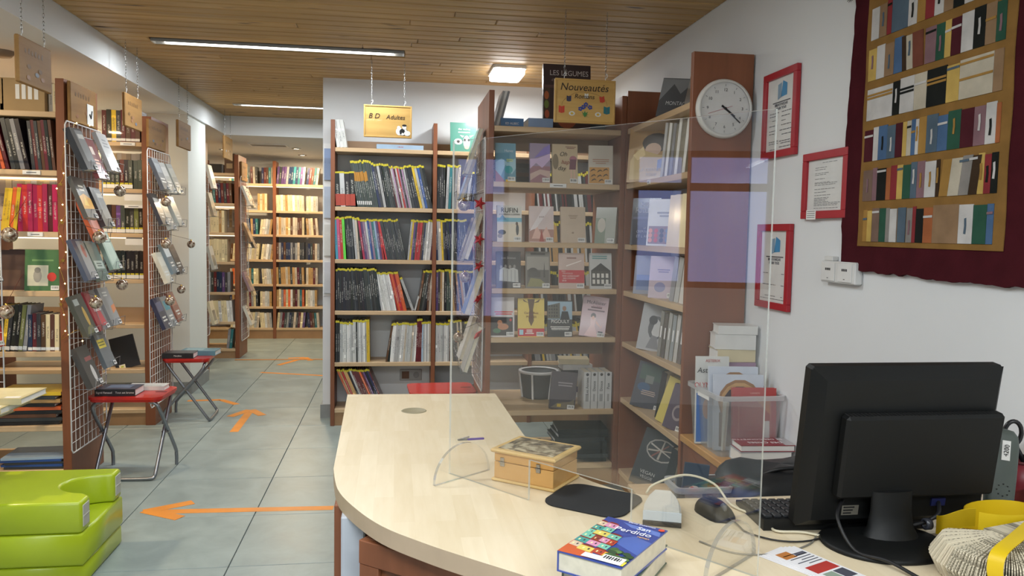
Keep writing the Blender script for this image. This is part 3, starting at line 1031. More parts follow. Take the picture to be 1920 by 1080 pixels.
book_row(O1, 0, LEV[2], [
    (0.006, ['cyan', 'pink', 'red', 'lime'], 4, 0.0172, 0.285, Dp, -3, 'top'),
    (0.082, ['black', 'charcoal', 'black', 'charcoal'], 4, 0.0118, 0.29, Dp, -4, 'top'),
    (0.135, ['light grey', 'beige', 'black'], 3, 0.0150, 0.285, Dp, -5, 'top'),
    (0.186, ['magenta', 'purple', 'mauve', 'light grey', 'blue', 'mauve', 'teal', 'pale blue', 'purple', 'red'], 10, 0.0140, 0.275, Dp, -8, 'top'),
    (0.334, ['red'] + ['charcoal'] * 11, 12, 0.0112, 0.28, Dp, -12, 'top'),
    (0.478, ['light grey', 'yellow', 'purple', 'navy', 'red', 'red', 'red', 'brown', 'navy', 'light grey', 'white', 'white', 'white', 'dark red'], 14, 0.0116, 0.275, Dp, 5, 'top')],
    K, shelfname(2, 0), G)
book_row(O1, 0, LEV[3], [
    (0.006, ['black'], 10, 0.0125, 0.285, Dp, 0, 'top'),
    (0.133, ['black', 'charcoal', 'black', 'black'], 13, 0.0131, 0.29, Dp, -6, 'top'),
    (0.308, ['light grey', 'white', 'light grey'], 8, 0.0125, 0.265, Dp, -11, 'top'),
    (0.414, ['orange', 'red', 'orange'], 6, 0.0105, 0.275, Dp, -13, 'top'),
    (0.512, ['light grey'], 1, 0.017, 0.245, Dp, -21, 'top'),
    (0.528, ['light grey'], 1, 0.010, 0.10, 0.14, 14, None),
    (0.545, ['brown', 'black', 'charcoal', 'black'], 4, 0.0145, 0.285, Dp, 9, 'top'),
    (0.612, ['brown', 'beige'], 2, 0.014, 0.275, Dp, 2, 'top')],
    K, shelfname(3, 0), G)
book_row(O1, 0, LEV[4], [
    (0.006, ['black', 'black'], 2, 0.0125, 0.29, Dp, 0, 'top'),
    (0.034, ['light grey', 'white', 'light grey'], 9, 0.0098, 0.275, Dp, 0, 'top'),
    (0.123, ['white', 'white', 'black', 'light grey', 'white', 'light grey', 'white', 'white', 'light grey', 'yellow', 'yellow'], 11, 0.0100, 0.29, Dp, -1, 'top'),
    (0.338, ['brown', 'black'], 2, 0.0125, 0.27, Dp, 9, 'top'),
    (0.367, ['light grey', 'white', 'light grey', 'beige'], 14, 0.0122, 0.27, Dp, 4, 'top'),
    (0.541, ['dark red'], 3, 0.012, 0.295, Dp, 1.5, 'top'),
    (0.579, ['pale blue', 'light grey', 'white', 'light grey', 'white', 'beige'], 6, 0.0105, 0.28, Dp, 0, 'top')],
    K, shelfname(4, 0), G)
book_row(O1, 0, LEV[5], [
    (0.125, ['orange', 'tan', 'red', 'tan', 'tan', 'black', 'light grey', 'dark red', 'dark red', 'dark red', 'dark red', 'orange', 'dark red', 'purple', 'black', 'navy', 'dark red'], 17, 0.0118, 0.29, Dp, -23, 'top')],
    K, shelfname(5, 0), G)
O2 = (0.270, 5.278)
book_row(O2, 0, LEV[1], [
    (0.004, ['black', 'black', 'charcoal', 'black'], 4, 0.0135, 0.30, Dp, 0, 'top'),
    (0.060, ['light grey', 'teal', 'charcoal', 'grey', 'beige'], 5, 0.0185, 0.30, Dp, 2, 'top'),
    (0.160, ['orange', 'charcoal', 'light grey', 'black', 'navy', 'black', 'dark red', 'grey'], 8, 0.017, 0.26, Dp, 7, 'top')],
    K, shelfname(1, 1), G)
book_row(O2, 0, LEV[2], [
    (0.004, ['navy', 'light grey', 'beige', 'yellow', 'charcoal', 'black'], 6, 0.0125, 0.28, Dp, -3, 'top'),
    (0.084, ['charcoal', 'black', 'navy'], 12, 0.0125, 0.285, Dp, -6, 'top'), (0.26, ['grey', 'black', 'red'], 6, 0.014, 0.28, Dp, -6, 'top')],
    K, shelfname(2, 1), G)
book_row(O2, 0, LEV[3], [
    (0.004, ['purple', 'charcoal', 'tan', 'beige'], 4, 0.0135, 0.285, Dp, 0, 'top'),
    (0.062, ['dark green', 'black', 'black'], 4, 0.0135, 0.285, Dp, 0, 'top'),
    (0.122, ['black', 'light grey', 'white', 'brown', 'tan', 'brown'], 7, 0.0135, 0.28, Dp, -7, 'top'), (0.24, ['brown', 'navy', 'black'], 8, 0.014, 0.28, Dp, -7, 'top')],
    K, shelfname(3, 1), G)
book_row(O2, 0, LEV[4], [
    (0.004, ['light grey', 'white', 'light grey'], 8, 0.0118, 0.27, Dp, 0, 'top'),
    (0.102, ['charcoal', 'black', 'brown', 'beige', 'charcoal'], 8, 0.0115, 0.29, Dp, -3, 'top'), (0.215, ['charcoal', 'grey'], 7, 0.0135, 0.28, Dp, -3, 'top')],
    K, shelfname(4, 1), G)
# the rest of the comics, only glimpsed through the open novel bookcase: one mass per shelf
def stuff_row(name, origin, z, x0, x1, t, h, d, cols, lean=0.0):
    mb = MB(); mats = [flat(PAL[c], 0.4) for c in cols] + [M_PAPER, M_YTAG]
    x = x0
    a = D2R(lean)
    while x < x1:
        tt = t * R.uniform(0.8, 1.3); hh = h * R.uniform(0.9, 1.0)
        Mx = Matrix.Translation((x, 0, 0)) @ Matrix.Rotation(a, 4, 'Y')
        mi = R.randrange(len(cols))
        mb.box(0, tt * 0.94, 0, d, 0.001, hh, mi, Mx)
        mb.box(0.001, tt * 0.9, -0.001, 0.01, hh * 0.93, hh + 0.0004, len(cols) + 1, Mx)
        x += tt / math.cos(a)
    o = mb.build(name, mats, None, (origin[0], origin[1] + 0.015, z))
    o['kind'] = 'stuff'
    return o


for i, (cols, lean, nm) in enumerate([(['charcoal', 'light grey', 'black', 'dark red'], -7, 'second'), (['black', 'charcoal', 'tan', 'light grey'], -5, 'third'), (['charcoal', 'brown', 'black', 'light grey'], -6, 'fourth'), (['charcoal', 'light grey', 'black', 'yellow', 'grey'], -10, 'fifth')]):
    o = stuff_row('comic_albums', (0.941, 5.278), LEV[i + 1], 0.03, 0.42, 0.013, 0.285, Dp, cols, lean)
    tag(o, 'dark comic albums packed on the %s shelf, right bay, behind the novel bookcase' % nm, 'books', 'packed comic albums behind the novel bookcase')
# things on top of the comics bookcase
book_row((-0.401, 5.278), 0, LEV[0], [(0.012, ['white', 'white', 'white'], 3, 0.022, 0.185, 0.16, -9, None)], 'book', 'top of the comics bookcase', 'white books on top of the comics bookcase')
flat_book('grey and white album lying flat on the comics bookcase below the sign', (0.02, 5.40, LEV[0] + 0.0005), 2, 0.31, 0.22, 0.03, 'pale blue', prints=[(0.0, 0, 0.4, 1, 'blue')], spine_text='+ BLOG', spine_col='red')
facing_book('teal book with a white cow face, standing on the comics bookcase', (0.452, 5.34, LEV[0]), 4, 0.18, 0.205, 0.012, 8, '#3e7a6a', sticker=False,
            prints=[('e', 0.30, 0.36, 0.16, 0.10, '#d9d8d4'), ('e', 0.30, 0.36, 0.06, 0.05, '#2a2420'), ('e', 0.62, 0.35, 0.13, 0.22, '#e2e0da'), ('p', [(0.46, 0.5), (0.36, 0.58), (0.52, 0.56)], '#e2e0da'), ('p', [(0.76, 0.5), (0.9, 0.6), (0.72, 0.57)], '#e2e0da'),
                    ('e', 0.62, 0.18, 0.09, 0.07, '#c9a090'), ('e', 0.55, 0.42, 0.04, 0.05, '#20201e'), ('e', 0.70, 0.42, 0.04, 0.05, '#20201e'), ('r', 0.3, 0.66, 0.75, 0.69, '#d8e2da')],
            texts=[('des vaches', 0.53, 0.78, 0.095, '#f0efe8')])
# flat pile in the lowest middle bay
for k, c in enumerate(['black', 'white', 'charcoal', 'white', 'black']):
    flat_book(['black album at the foot of', 'white album second from the foot of', 'dark grey album amid', 'white album second from the top of', 'black album topmost of'][k] + ' the flat pile, lowest middle bay',
              (0.45 + R.uniform(-.01, .01), 5.40, LEV[5] + 0.002 + k * 0.0225), 0, 0.29, 0.21, 0.022, c, 'flat albums in the lowest middle bay')
    
# wall sockets behind the lowest shelf
for sx, nm in ((-0.325 + 0.40, 'open square wall socket box beside the white socket, behind lowest comics shelf'), (0.17 - 0.02, 'white wall socket with round recess behind the lowest comics shelf')):
    t = thing('wall_socket', nm, 'socket', (sx, YW, 0.30))
    mb = MB(); mb.cbox(-0.04, 0.04, -0.010, 0, -0.04, 0.04, 0.003); mb.build('plate', flat('#a9a6a4', 0.5), t)
    mb = MB()
    if sx > 0.1:
        mb.lathe([(0, 0.001), (0.018, 0.001), (0.021, 0.003), (0.021, 0.0)], 20, M=Matrix.Translation((0, -0.0115, 0)) @ Matrix.Rotation(D2R(90), 4, 'X'))
        mb.lathe([(0, 0.004), (0.003, 0.004), (0.003, 0)], 8, M=Matrix.Translation((-0.008, -0.0115, 0)) @ Matrix.Rotation(D2R(90), 4, 'X'))
        mb.lathe([(0, 0.004), (0.003, 0.004), (0.003, 0)], 8, M=Matrix.Translation((0.008, -0.0115, 0)) @ Matrix.Rotation(D2R(90), 4, 'X'))
        mb.build('recess', [flat('#8f8c8a')], t)
    else:
        mb.box(-0.026, 0.026, -0.0115, -0.0095, -0.026, 0.026); mb.build('recess', [flat('#6a4630')], t)

# brochure holder on the end of the grey wall
t = thing('brochure_holder', 'narrow clear leaflet holder on the edge of the grey wall', 'holder', (-0.466, YW, 0.86))
mb = MB(); mb.box(-0.03, 0.03, -0.004, 0, 0, 1.05); mb.build('back_plate', M_WHITE, t)
for k, zz in enumerate((0.02, 0.28, 0.54, 0.80)):
    mb = MB(); mb.box(-0.028, 0.028, -0.030, -0.028, zz, zz + 0.15); mb.box(-0.028, 0.028, -0.030, -0.004, zz - 0.002, zz); mb.build('pocket', M_ACRYL, t)
    mb = MB(); mb.box(-0.024, 0.024, -0.016, -0.008, zz + 0.001, zz + 0.215); mb.build('leaflet', flat(['#c9ccd2', '#d5d5d0', '#b9c4d6', '#8fa3c8'][k], 0.5), t)

# ================================================================== NOVEL BOOKCASE (front y 3.905)
NY = 3.915
GN = None


def nov(label, u, lvl, w, h, t, col, prints=(), texts=(), tilt=9, dy=0.0, **kw):
    x = 0.484 + (u - 925) * 0.00278
    return facing_book(label, (x, NY + 0.012 + dy, LB[lvl]), kw.pop('rz', 0), w, h, t, tilt, col, prints, texts, **kw)


nov('blue novel with icy peaks and yellow label, first on the highest display shelf', 948, 1, 0.105, 0.20, 0.02, '#5f8a9c',
    [('p', [(0, 0.3), (0.25, 0.12), (0.5, 0.45), (0.8, 0.2), (1, 0.35), (1, 0.62), (0.6, 0.5), (0.3, 0.6), (0, 0.5)], '#8fb0ba'), ('e', 0.65, 0.32, 0.2, 0.1, '#3f8f94'), ('p', [(0, 0), (0.5, 0), (0.0, 0.3)], '#9a6a66'), ('r', 0.5, 0.005, 0.98, 0.06, '#d8b452'), ('l', 0.45, 0.52, 0.95, 0.6, 2, '#b8c270')],
    [('Haney', 0.66, 0.80, 0.09, '#dfe6ea')])
nov('mauve novel with a rocky sunset landscape on the highest display shelf', 1012, 1, 0.105, 0.205, 0.03, '#8d7f96',
    [('r', 0, 0, 1, 0.42, '#8f6a72'), ('p', [(0, 0.35), (0.3, 0.5), (0.6, 0.38), (1, 0.6), (1, 0.75), (0.4, 0.62), (0, 0.6)], '#b9a4c4'), ('p', [(0.2, 0.62), (1, 0.75), (1, 0.98), (0.7, 0.9)], '#7a6cae'), ('p', [(0, 0.05), (0.5, 0.22), (1, 0.12), (1, 0.3), (0.5, 0.34), (0, 0.22)], '#b49c94')])
nov('cream novel with handwritten title and pink dress on the highest display shelf', 1059, 1, 0.132, 0.205, 0.025, '#b8a68a',
    [('e', 0.82, 0.62, 0.15, 0.09, '#a06a78'), ('p', [(0.7, 0.62), (0.95, 0.62), (0.92, 0.36), (0.66, 0.36)], '#6f4a56'), ('r', 0.72, 0.12, 0.76, 0.36, '#c9a498'), ('r', 0.84, 0.12, 0.88, 0.36, '#c9a498'), ('e', 0.12, 0.55, 0.12, 0.2, '#7a6c58'), ('l', 0.5, 0.88, 0.95, 0.95, 2, '#7a5044')],
    [('Oh', 0.42, 0.74, 0.15, '#2a2622', 0.3), ('hap', 0.5, 0.54, 0.15, '#9a4a3c', 0.3), ('day', 0.35, 0.38, 0.15, '#2a2622', 0.3)])
nov('pale novel with ochre birds pattern, last on the highest display shelf', 1126, 1, 0.125, 0.205, 0.03, '#b9b2a6',
    [('r', 0.03, 0.03, 0.85, 0.44, '#b98a48')] + [('p', [(x0, z0), (x0 + 0.14, z0 + 0.05), (x0 + 0.24, z0 + 0.03), (x0 + 0.16, z0 + 0.085), (x0 + 0.06, z0 + 0.06)], '#4a3622') for x0, z0 in ((0.06, 0.32), (0.34, 0.30), (0.58, 0.33), (0.08, 0.18), (0.33, 0.17), (0.58, 0.19), (0.1, 0.07), (0.4, 0.06))] + [('l', 0.15, 0.52, 0.85, 0.66, 3, '#a8826c')], rz=-8)
nov('grey novel with a beach scene and large dark capitals', 957, 2, 0.128, 0.188, 0.02, '#c3c1bb',
    [('r', 0.0, 0.55, 1, 0.66, '#6fa4b4'), ('r', 0, 0.02, 1, 0.5, '#c9bfae'), ('p', [(0.05, 0.6), (0.4, 0.6), (0.22, 0.74)], '#5f8aa4'), ('e', 0.82, 0.34, 0.06, 0.16, '#3f4448'), ('e', 0.8, 0.5, 0.05, 0.05, '#5a4a40'), ('e', 0.2, 0.26, 0.16, 0.07, '#5a5f5e'), ('e', 0.12, 0.16, 0.1, 0.06, '#8a8072')],
    [('RUFIN', 0.5, 0.86, 0.19, '#2a2b2c', 0, 0.9), ('LE FLAMBEUR DE LA CASPIENNE', 0.5, 0.75, 0.055, '#3a3a3a', 0, 0.72)])
nov('pale pink novel with draped legs picture on the second display shelf', 1017, 2, 0.128, 0.188, 0.02, '#c2b2b0',
    [('r', 0, 0.02, 1, 0.36, '#a07a70'), ('p', [(0.1, 0.1), (0.3, 0.46), (0.5, 0.2), (0.7, 0.44), (0.9, 0.1)], '#c9a498'), ('p', [(0.4, 0.02), (0.5, 0.36), (0.6, 0.02)], '#9a4a44'), ('p', [(0.0, 0.3), (0.6, 0.98), (0.9, 0.98), (0.3, 0.4)], '#cfc6c6')],
    [('JULIE', 0.5, 0.70, 0.06, '#8a6a60')])
nov('plain beige novel with tiny centred title on the second display shelf', 1077, 2, 0.13, 0.188, 0.025, '#b7a592',
    [('l', 0.3, 0.66, 0.7, 0.78, 3, '#8f7a64'), ('e', 0.48, 0.28, 0.05, 0.025, '#8f7a64')])
nov('greenish novel turned sideways, last on the second display shelf', 1136, 2, 0.11, 0.19, 0.03, '#8f8f84', [('r', 0, 0, 0.5, 0.7, '#6a7460'), ('e', 0.3, 0.5, 0.2, 0.2, '#a8a092')], rz=-32)
nov('dark charcoal novel with white draped sheet, first on the third display shelf', 957, 3, 0.128, 0.19, 0.02, '#37373a',
    [('p', [(0.12, 0.2), (0.9, 0.16), (0.88, 0.5), (0.7, 0.56), (0.5, 0.52), (0.3, 0.57), (0.14, 0.5)], '#a9a9a6'), ('e', 0.2, 0.57, 0.05, 0.05, '#7d7b78'), ('e', 0.38, 0.59, 0.05, 0.05, '#7d7b78'), ('e', 0.56, 0.58, 0.05, 0.05, '#7d7b78'), ('e', 0.74, 0.59, 0.05, 0.05, '#7d7b78')] + [('r', x, 0.17, x + 0.02, 0.5, '#77777a') for x in (0.28, 0.45, 0.6, 0.75)],
    [('Les Sirenes', 0.5, 0.82, 0.085, '#b0aeac', 0.2)])
nov('grey novel with a domed building photo on the third display shelf', 1012, 3, 0.128, 0.192, 0.02, '#6f6c66',
    [('r', 0.05, 0.05, 0.95, 0.86, '#5a5752'), ('r', 0.05, 0.5, 0.95, 0.86, '#8c8880'), ('e', 0.3, 0.46, 0.2, 0.1, '#3f3c38'), ('r', 0.1, 0.3, 0.6, 0.46, '#46433e'), ('p', [(0.72, 0.3), (0.76, 0.72), (0.80, 0.3)], '#3f3c38'), ('p', [(0.05, 0.05), (0.95, 0.05), (0.6, 0.25), (0.2, 0.28)], '#7d7a50'), ('r', 0.2, 0.9, 0.8, 0.96, '#3c3a38')])
nov('beige novel with a red prize band on the third display shelf', 1076, 3, 0.135, 0.186, 0.02, '#b8a39a',
    [('r', 0, 0.16, 1.0, 0.52, '#b23a40'), ('l', 0.3, 0.82, 0.7, 0.9, 1, '#8a6a60'), ('p', [(0.3, 0.62), (0.9, 0.78), (0.88, 0.80), (0.28, 0.65)], '#d8cfc8')],
    [('PRIX', 0.18, 0.48, 0.055, '#e6d8d0'), ('DELACALLE', 0.34, 0.425, 0.055, '#e6d8d0'), ('PRIX GONCOURT', 0.46, 0.35, 0.06, '#f2e9e2'), ('DES LYCEENS', 0.40, 0.285, 0.06, '#f2e9e2'), ('2018', 0.20, 0.22, 0.06, '#f2e9e2')])
nov('white novel with a half timbered house, last on the third display shelf', 1132, 3, 0.118, 0.188, 0.02, '#b4b4b2',
    [('r', 0.06, 0.08, 0.94, 0.5, '#4c4a46'), ('p', [(0.04, 0.5), (0.5, 0.72), (0.96, 0.5)], '#3a3836')] + [('r', x, 0.14 + z, x + 0.12, 0.26 + z, '#c9c7c0') for x in (0.12, 0.32, 0.52, 0.72) for z in (0, 0.17)] + [('l', 0.1, 0.82, 0.8, 0.94, 2, '#5a8a86')])
nov('white novel with a dark square picture, first on the fourth display shelf', 946, 4, 0.13, 0.205, 0.02, '#bdb6b2',
    [('r', 0.06, 0.04, 0.94, 0.50, '#24221f'), ('e', 0.55, 0.26, 0.22, 0.08, '#a8704c'), ('e', 0.42, 0.36, 0.1, 0.07, '#a8704c'), ('e', 0.3, 0.16, 0.16, 0.06, '#3f6a4c'), ('e', 0.85, 0.43, 0.05, 0.035, '#b2302c'), ('l', 0.2, 0.55, 0.95, 0.66, 2, '#c0392b')])
nov('yellow novel with dancer figure and a red band', 1001, 4, 0.138, 0.20, 0.02, '#cdb45c',
    [('r', 0, 0.02, 1.0, 0.22, '#b5303a'), ('p', [(0.36, 0.98), (0.64, 0.98), (0.57, 0.7), (0.6, 0.42), (0.5, 0.28), (0.4, 0.42), (0.43, 0.7)], '#5a4022'), ('p', [(0.4, 0.88), (0.18, 0.98), (0.22, 0.92)], '#5a4022'), ('p', [(0.6, 0.88), (0.84, 0.98), (0.78, 0.9)], '#5a4022'), ('r', 0.05, 0.06, 0.2, 0.19, '#9fc4d0'), ('l', 0.25, 0.07, 0.62, 0.2, 3, '#f0d8d0')],
    [('Carlos Ruiz', 0.5, 0.62, 0.08, '#7a3a2a'), ('POETES', 0.5, 0.52, 0.08, '#7a3a2a')], tilt=7)
nov('dark novel with apartment block and standing man, fourth display shelf', 1056, 4, 0.13, 0.19, 0.02, '#3b3c3c',
    [('r', 0, 0.48, 1, 0.97, '#8fa6b4'), ('p', [(0, 0.5), (0, 0.86), (0.5, 0.94), (0.5, 0.5)], '#5c5a50')] + [('r', x, z, x + 0.06, z + 0.05, '#2f302e') for x in (0.04, 0.14, 0.24, 0.34) for z in (0.55, 0.64, 0.73, 0.82)] + [('e', 0.68, 0.78, 0.08, 0.07, '#8a6a54'), ('p', [(0.48, 0.42), (0.92, 0.42), (0.82, 0.7), (0.58, 0.7)], '#26282a'), ('l', 0.1, 0.2, 0.9, 0.3, 2, '#d0cec8')],
    [('PIGOULY', 0.5, 0.42, 0.135, '#ecebe6', 0, 0.92), ('Longtemps je me suis', 0.5, 0.28, 0.06, '#d6d4ce'), ('couche de bonheur', 0.5, 0.20, 0.06, '#d6d4ce')])
nov('pink novel with a woman in a summer dress, leaning, fourth display shelf', 1116, 4, 0.135, 0.215, 0.035, '#ab8f94',
    [('e', 0.47, 0.52, 0.1, 0.07, '#33262a'), ('p', [(0.36, 0.48), (0.58, 0.48), (0.56, 0.28), (0.72, 0.02), (0.2, 0.02), (0.40, 0.28)], '#c4a2a2'), ('e', 0.47, 0.47, 0.055, 0.05, '#c29484'), ('p', [(0.58, 0.42), (0.8, 0.26), (0.86, 0.36), (0.82, 0.24), (0.6, 0.34)], '#c29484'), ('p', [(0.72, 0.04), (0.9, 0.04), (0.9, 0.16), (0.72, 0.16)], '#28242a'), ('l', 0.2, 0.62, 0.9, 0.76, 2, '#5a3a44')],
    [('Tracy', 0.55, 0.93, 0.06, '#d8c4c4'), ('McAlister', 0.52, 0.84, 0.12, '#4a3038'), ('La Valse', 0.58, 0.75, 0.07, '#8a3a48', 0.2)], tilt=12, rz=-10, roll=7)
nov('slate grey novel standing alone on the low shelf', 1062, 5, 0.138, 0.195, 0.02, '#4c474c',
    [('p', [(0.05, 0.03), (0.95, 0.03), (0.95, 0.3), (0.8, 0.22), (0.3, 0.16)], '#6f675a'), ('r', 0.3, 0.06, 0.45, 0.14, '#b49c4a'), ('l', 0.25, 0.6, 0.85, 0.74, 2, '#8a8488')], tilt=7, roll=6)
for k in range(4):
    t_ = 0.037
    o = facing_book('white spined thick novel, %s of four alike' % ['first', 'second', 'third', 'fourth'][k], (1.0 + k * 0.038, 3.93, LB[5]), 0, 0.035, 0.195, 0.14, 0, 'light grey', [('l', 0.25, 0.1, 0.75, 0.5, 1, '#8a8a88'), ('e', 0.5, 0.93, 0.22, 0.04, '#2a2a2c')], sticker=False, group='four white spined volumes on the low shelf')
    text(o, ['Les Annees', 'Douce', 'Douce', 'Paix'][k], (0, -0.001, 0.12), 0.02, M_BLACK, rot=(math.pi / 2, -math.pi / 2, 0), name='spine_title')
# behind the display: dark flat albums, basket, pile
for k in range(6):
    flat_book('dark flat album in the stack on the highest display shelf, ' + ['lowest', 'second lowest', 'third from the bottom', 'third from the top', 'second from the top', 'topmost'][k], (0.63 + R.uniform(-.008, .008), 4.28, LB[1] + 0.001 + k * 0.024), 0, 0.20, 0.14, 0.023, ['charcoal', 'black', 'brown'][k % 3], 'dark flat albums on the highest display shelf')
t = thing('wire_basket', 'round white rimmed basket on the low shelf of the novel bookcase', 'basket', (0.80, 4.25, LB[5] - 0.0)); 
nbr = MB(); nbr.box(0.482, 1.14, 4.18, 4.45, LB[5] - 0.027, LB[5]); nbr.box(0.482, 1.14, 4.18, 4.45, LB[1] - 0.027, LB[1]); nbr.box(0.482, 1.14, 4.18, 4.45, LB[6] - 0.027, LB[6])
nbr.build('rear_shelf', M_BEECH, nb, (-0.455, -3.905, 0))
mb = MB(); mb.lathe([(0.085, 0.0), (0.105, 0.13), (0.108, 0.145), (0.100, 0.145), (0.08, 0.005), (0, 0.005)], 28); mb.build('bowl', flat('#3b3f3e', 0.6), t)
mb = MB(); mb.lathe([(0.103, 0.138), (0.114, 0.14), (0.114, 0.152), (0.103, 0.154), (0.099, 0.148)], 28); mb.build('rim', M_WHITE, t)
for k in range(6):
    mb = MB(); a = k * math.pi / 3; mb.tube([(0.092 * math.cos(a), 0.092 * math.sin(a), 0.0), (0.110 * math.cos(a), 0.110 * math.sin(a), 0.142)], 0.006, 6); mb.build('rib', M_WHITE, t)
for k in range(7):
    flat_book('pale booklet in the tilted pile behind the slate novel, ' + ['lowest', 'second', 'third', 'middle', 'fifth', 'sixth', 'topmost'][k], (1.0 + 0.006 * (k % 3), 4.27, LB[5] + 0.001 + k * 0.031), -8 + 5 * (k % 3), 0.17, 0.12, 0.03, ['white', 'purple', 'cream', 'white', 'black', 'white', 'cream'][k], 'pale booklets piled behind the slate novel')
for k in range(8):
    flat_book('dark magazine lying on the lowest shelf of the novel bookcase, ' + ['lowest', 'second', 'third', 'fourth', 'fifth', 'sixth', 'seventh', 'topmost'][k], (0.98 + R.uniform(-.02, .02), 4.03, LB[6] + 0.001 + k * 0.022), R.uniform(-4, 4), 0.27, 0.20, 0.021, ['black', 'charcoal', 'black', 'black'][k % 4], 'dark magazines on the lowest shelf')
for k in range(4):
    flat_book('grey magazine in the slipped pile near the desk edge, ' + ['lowest', 'second', 'third', 'topmost'][k], (0.66 + 0.015 * k, 4.03, LB[6] + 0.001 + k * 0.02), -20 + 9 * k, 0.2, 0.18, 0.019, ['black', 'white', 'charcoal', 'black'][k], 'grey magazines in the slipped pile')
# on top of the novel bookcase
mbt = MB(); mbt.box(0.482, 1.14, 4.18, 4.45, LB[0] - 0.027, LB[0]); mbt.build('top_board', M_BEECH, nb, (-0.455, -3.905, 0))
for k in range(3):
    facing_book('grey album leaning on the left upright atop the novel bookcase, %s' % ['front', 'middle', 'rear'][k], (0.497 + 0.013 * k, 4.03, LB[0]), 0, 0.012, 0.2, 0.16, 0, ['#8d8d8c', '#c0c0bc', '#77787c'][k], sticker=False, roll=14, group='grey albums leaning atop the novel bookcase')
b_ = flat_book('blue book lying flat atop the novel bookcase with white capitals', (0.59, 4.12, LB[0] + 0.001), 0, 0.12, 0.19, 0.055, '#3f6f9e', spine_text='ED ALBEC')
flat_book('pale blue box of a book lying atop the novel bookcase', (0.74, 4.12, LB[0] + 0.001), 0, 0.13, 0.19, 0.06, '#8aa3c4', prints=[(0.3, 0.2, 0.7, 0.8, '#5b7fb0')])
facing_book('large dark vegetable book standing behind the hanging new titles sign', (0.905, 4.14, LB[0]), 0, 0.26, 0.375, 0.03, 5, '#3d2f30', sticker=False,
            prints=[('r', 0.02, 0.02, 0.14, 0.66, '#4a3a30'), ('e', 0.07, 0.55, 0.05, 0.06, '#a85f38'), ('e', 0.07, 0.42, 0.05, 0.06, '#6a7a3c'), ('e', 0.08, 0.28, 0.05, 0.06, '#a8563c'), ('e', 0.07, 0.14, 0.05, 0.06, '#b49a4a'), ('r', 0.0, 0.66, 1, 0.7, '#5a4240'), ('e', 0.6, 0.4, 0.3, 0.2, '#5f6a3a'), ('e', 0.5, 0.2, 0.2, 0.12, '#8a4a34')],
            texts=[('LES LÉGUMES', 0.54, 0.87, 0.105, '#cfc8c4', 0, 0.92), ("d'Hier et d'Aujourd'hui", 0.52, 0.77, 0.055, '#a08c84', 0, 0.95)])
flat_book('dark box seen past the sign on the corner of the bookcase', (1.06, 4.28, LB[0] + 0.001), 0, 0.14, 0.16, 0.20, '#3c474a')

# ================================================================== RIGHT-WALL BOOKCASE (books face the aisle)
def rb(label, x, y, lvl, rz, w, h, t, tilt, col, prints=(), texts=(), **kw):
    return facing_book(label, (x, y, LC[lvl]), rz, w, h, t, tilt, col, prints, texts, **kw)


rb('large tan album with crouching figure on the upper shelf by the right wall', 1.235, 3.70, 1, -38, 0.255, 0.27, 0.02, 8, '#a8875c',
   [('e', 0.55, 0.72, 0.28, 0.18, '#4a4038'), ('e', 0.5, 0.6, 0.16, 0.12, '#c4a894'), ('p', [(0.05, 0.05), (0.9, 0.05), (0.95, 0.45), (0.6, 0.5), (0.2, 0.62), (0.05, 0.4)], '#c0a878'), ('p', [(0.1, 0.5), (0.3, 0.66), (0.35, 0.5), (0.2, 0.4)], '#d6c090'), ('p', [(0.6, 0.2), (0.95, 0.45), (0.95, 0.5), (0.6, 0.4)], '#7d8ab0')],
   [('LA DERNIERE', 0.5, 0.22, 0.08, '#e6dcc4'), ('REINE', 0.5, 0.13, 0.08, '#e6dcc4')])
for k, (yy, c) in enumerate([(3.45, 'light grey'), (3.41, 'white'), (3.37, 'grey'), (3.32, 'white'), (3.24, 'white'), (3.17, 'beige')]):
    rb('pale album leaning on the upper shelf by the right wall, %s from the tan album' % ordn(k + 1), 1.20 + 0.006 * k, yy, 1, -80, 0.022, 0.25 - 0.006 * (k % 3), 0.19, 0, PAL[c], sticker=False, roll=9, group='pale albums beside the tan album')
rb('dark novel with large white author capitals, right wall shelf', 1.215, 3.72, 2, -40, 0.15, 0.235, 0.04, 8, '#33323c',
   [('r', 0.05, 0.55, 0.95, 0.6, '#54546a'), ('e', 0.5, 0.46, 0.3, 0.08, '#43434f')], [('KEN', 0.5, 0.86, 0.13, '#d4d4d8'), ('FOLLETT', 0.5, 0.73, 0.15, '#d4d4d8', 0, 0.8), ('LE', 0.5, 0.36, 0.06, '#b4b4bc'), ('CREPUSCULE', 0.5, 0.28, 0.07, '#b4b4bc', 0, 0.9), ('ET L AUBE', 0.5, 0.18, 0.08, '#b4b4bc')])
rb('white novel with a crowd picture, right wall shelf', 1.215, 3.47, 2, -40, 0.145, 0.22, 0.02, 8, '#c6c6c8',
   [('r', 0.05, 0.04, 0.95, 0.42, '#7d6a70')] + [('e', 0.12 + 0.19 * (k % 5), 0.12 + 0.1 * (k // 5), 0.07, 0.05, ['#c98a7a', '#3a3a46', '#d8d0cc', '#b04a4a', '#6a7a9a'][(k * 3) % 5]) for k in range(15)] + [('l', 0.3, 0.6, 0.8, 0.74, 2, '#8a8a90')])
for k, (yy, c) in enumerate([(3.31, 'beige'), (3.24, 'beige'), (3.16, 'cream')]):
    rb('beige novel beside the crowd picture novel, %s towards the end panel' % ordn(k + 1), 1.21, yy, 2, -55, 0.06, 0.23, 0.13, 6, PAL[c], sticker=False, group='beige novels beside the crowd picture novel')
rb('violet grey novel, left of the pale one on the middle right wall shelf', 1.215, 3.66, 3, -40, 0.14, 0.19, 0.02, 8, '#8a8c9a', [('r', 0.1, 0.1, 0.9, 0.5, '#6f7fa4')])
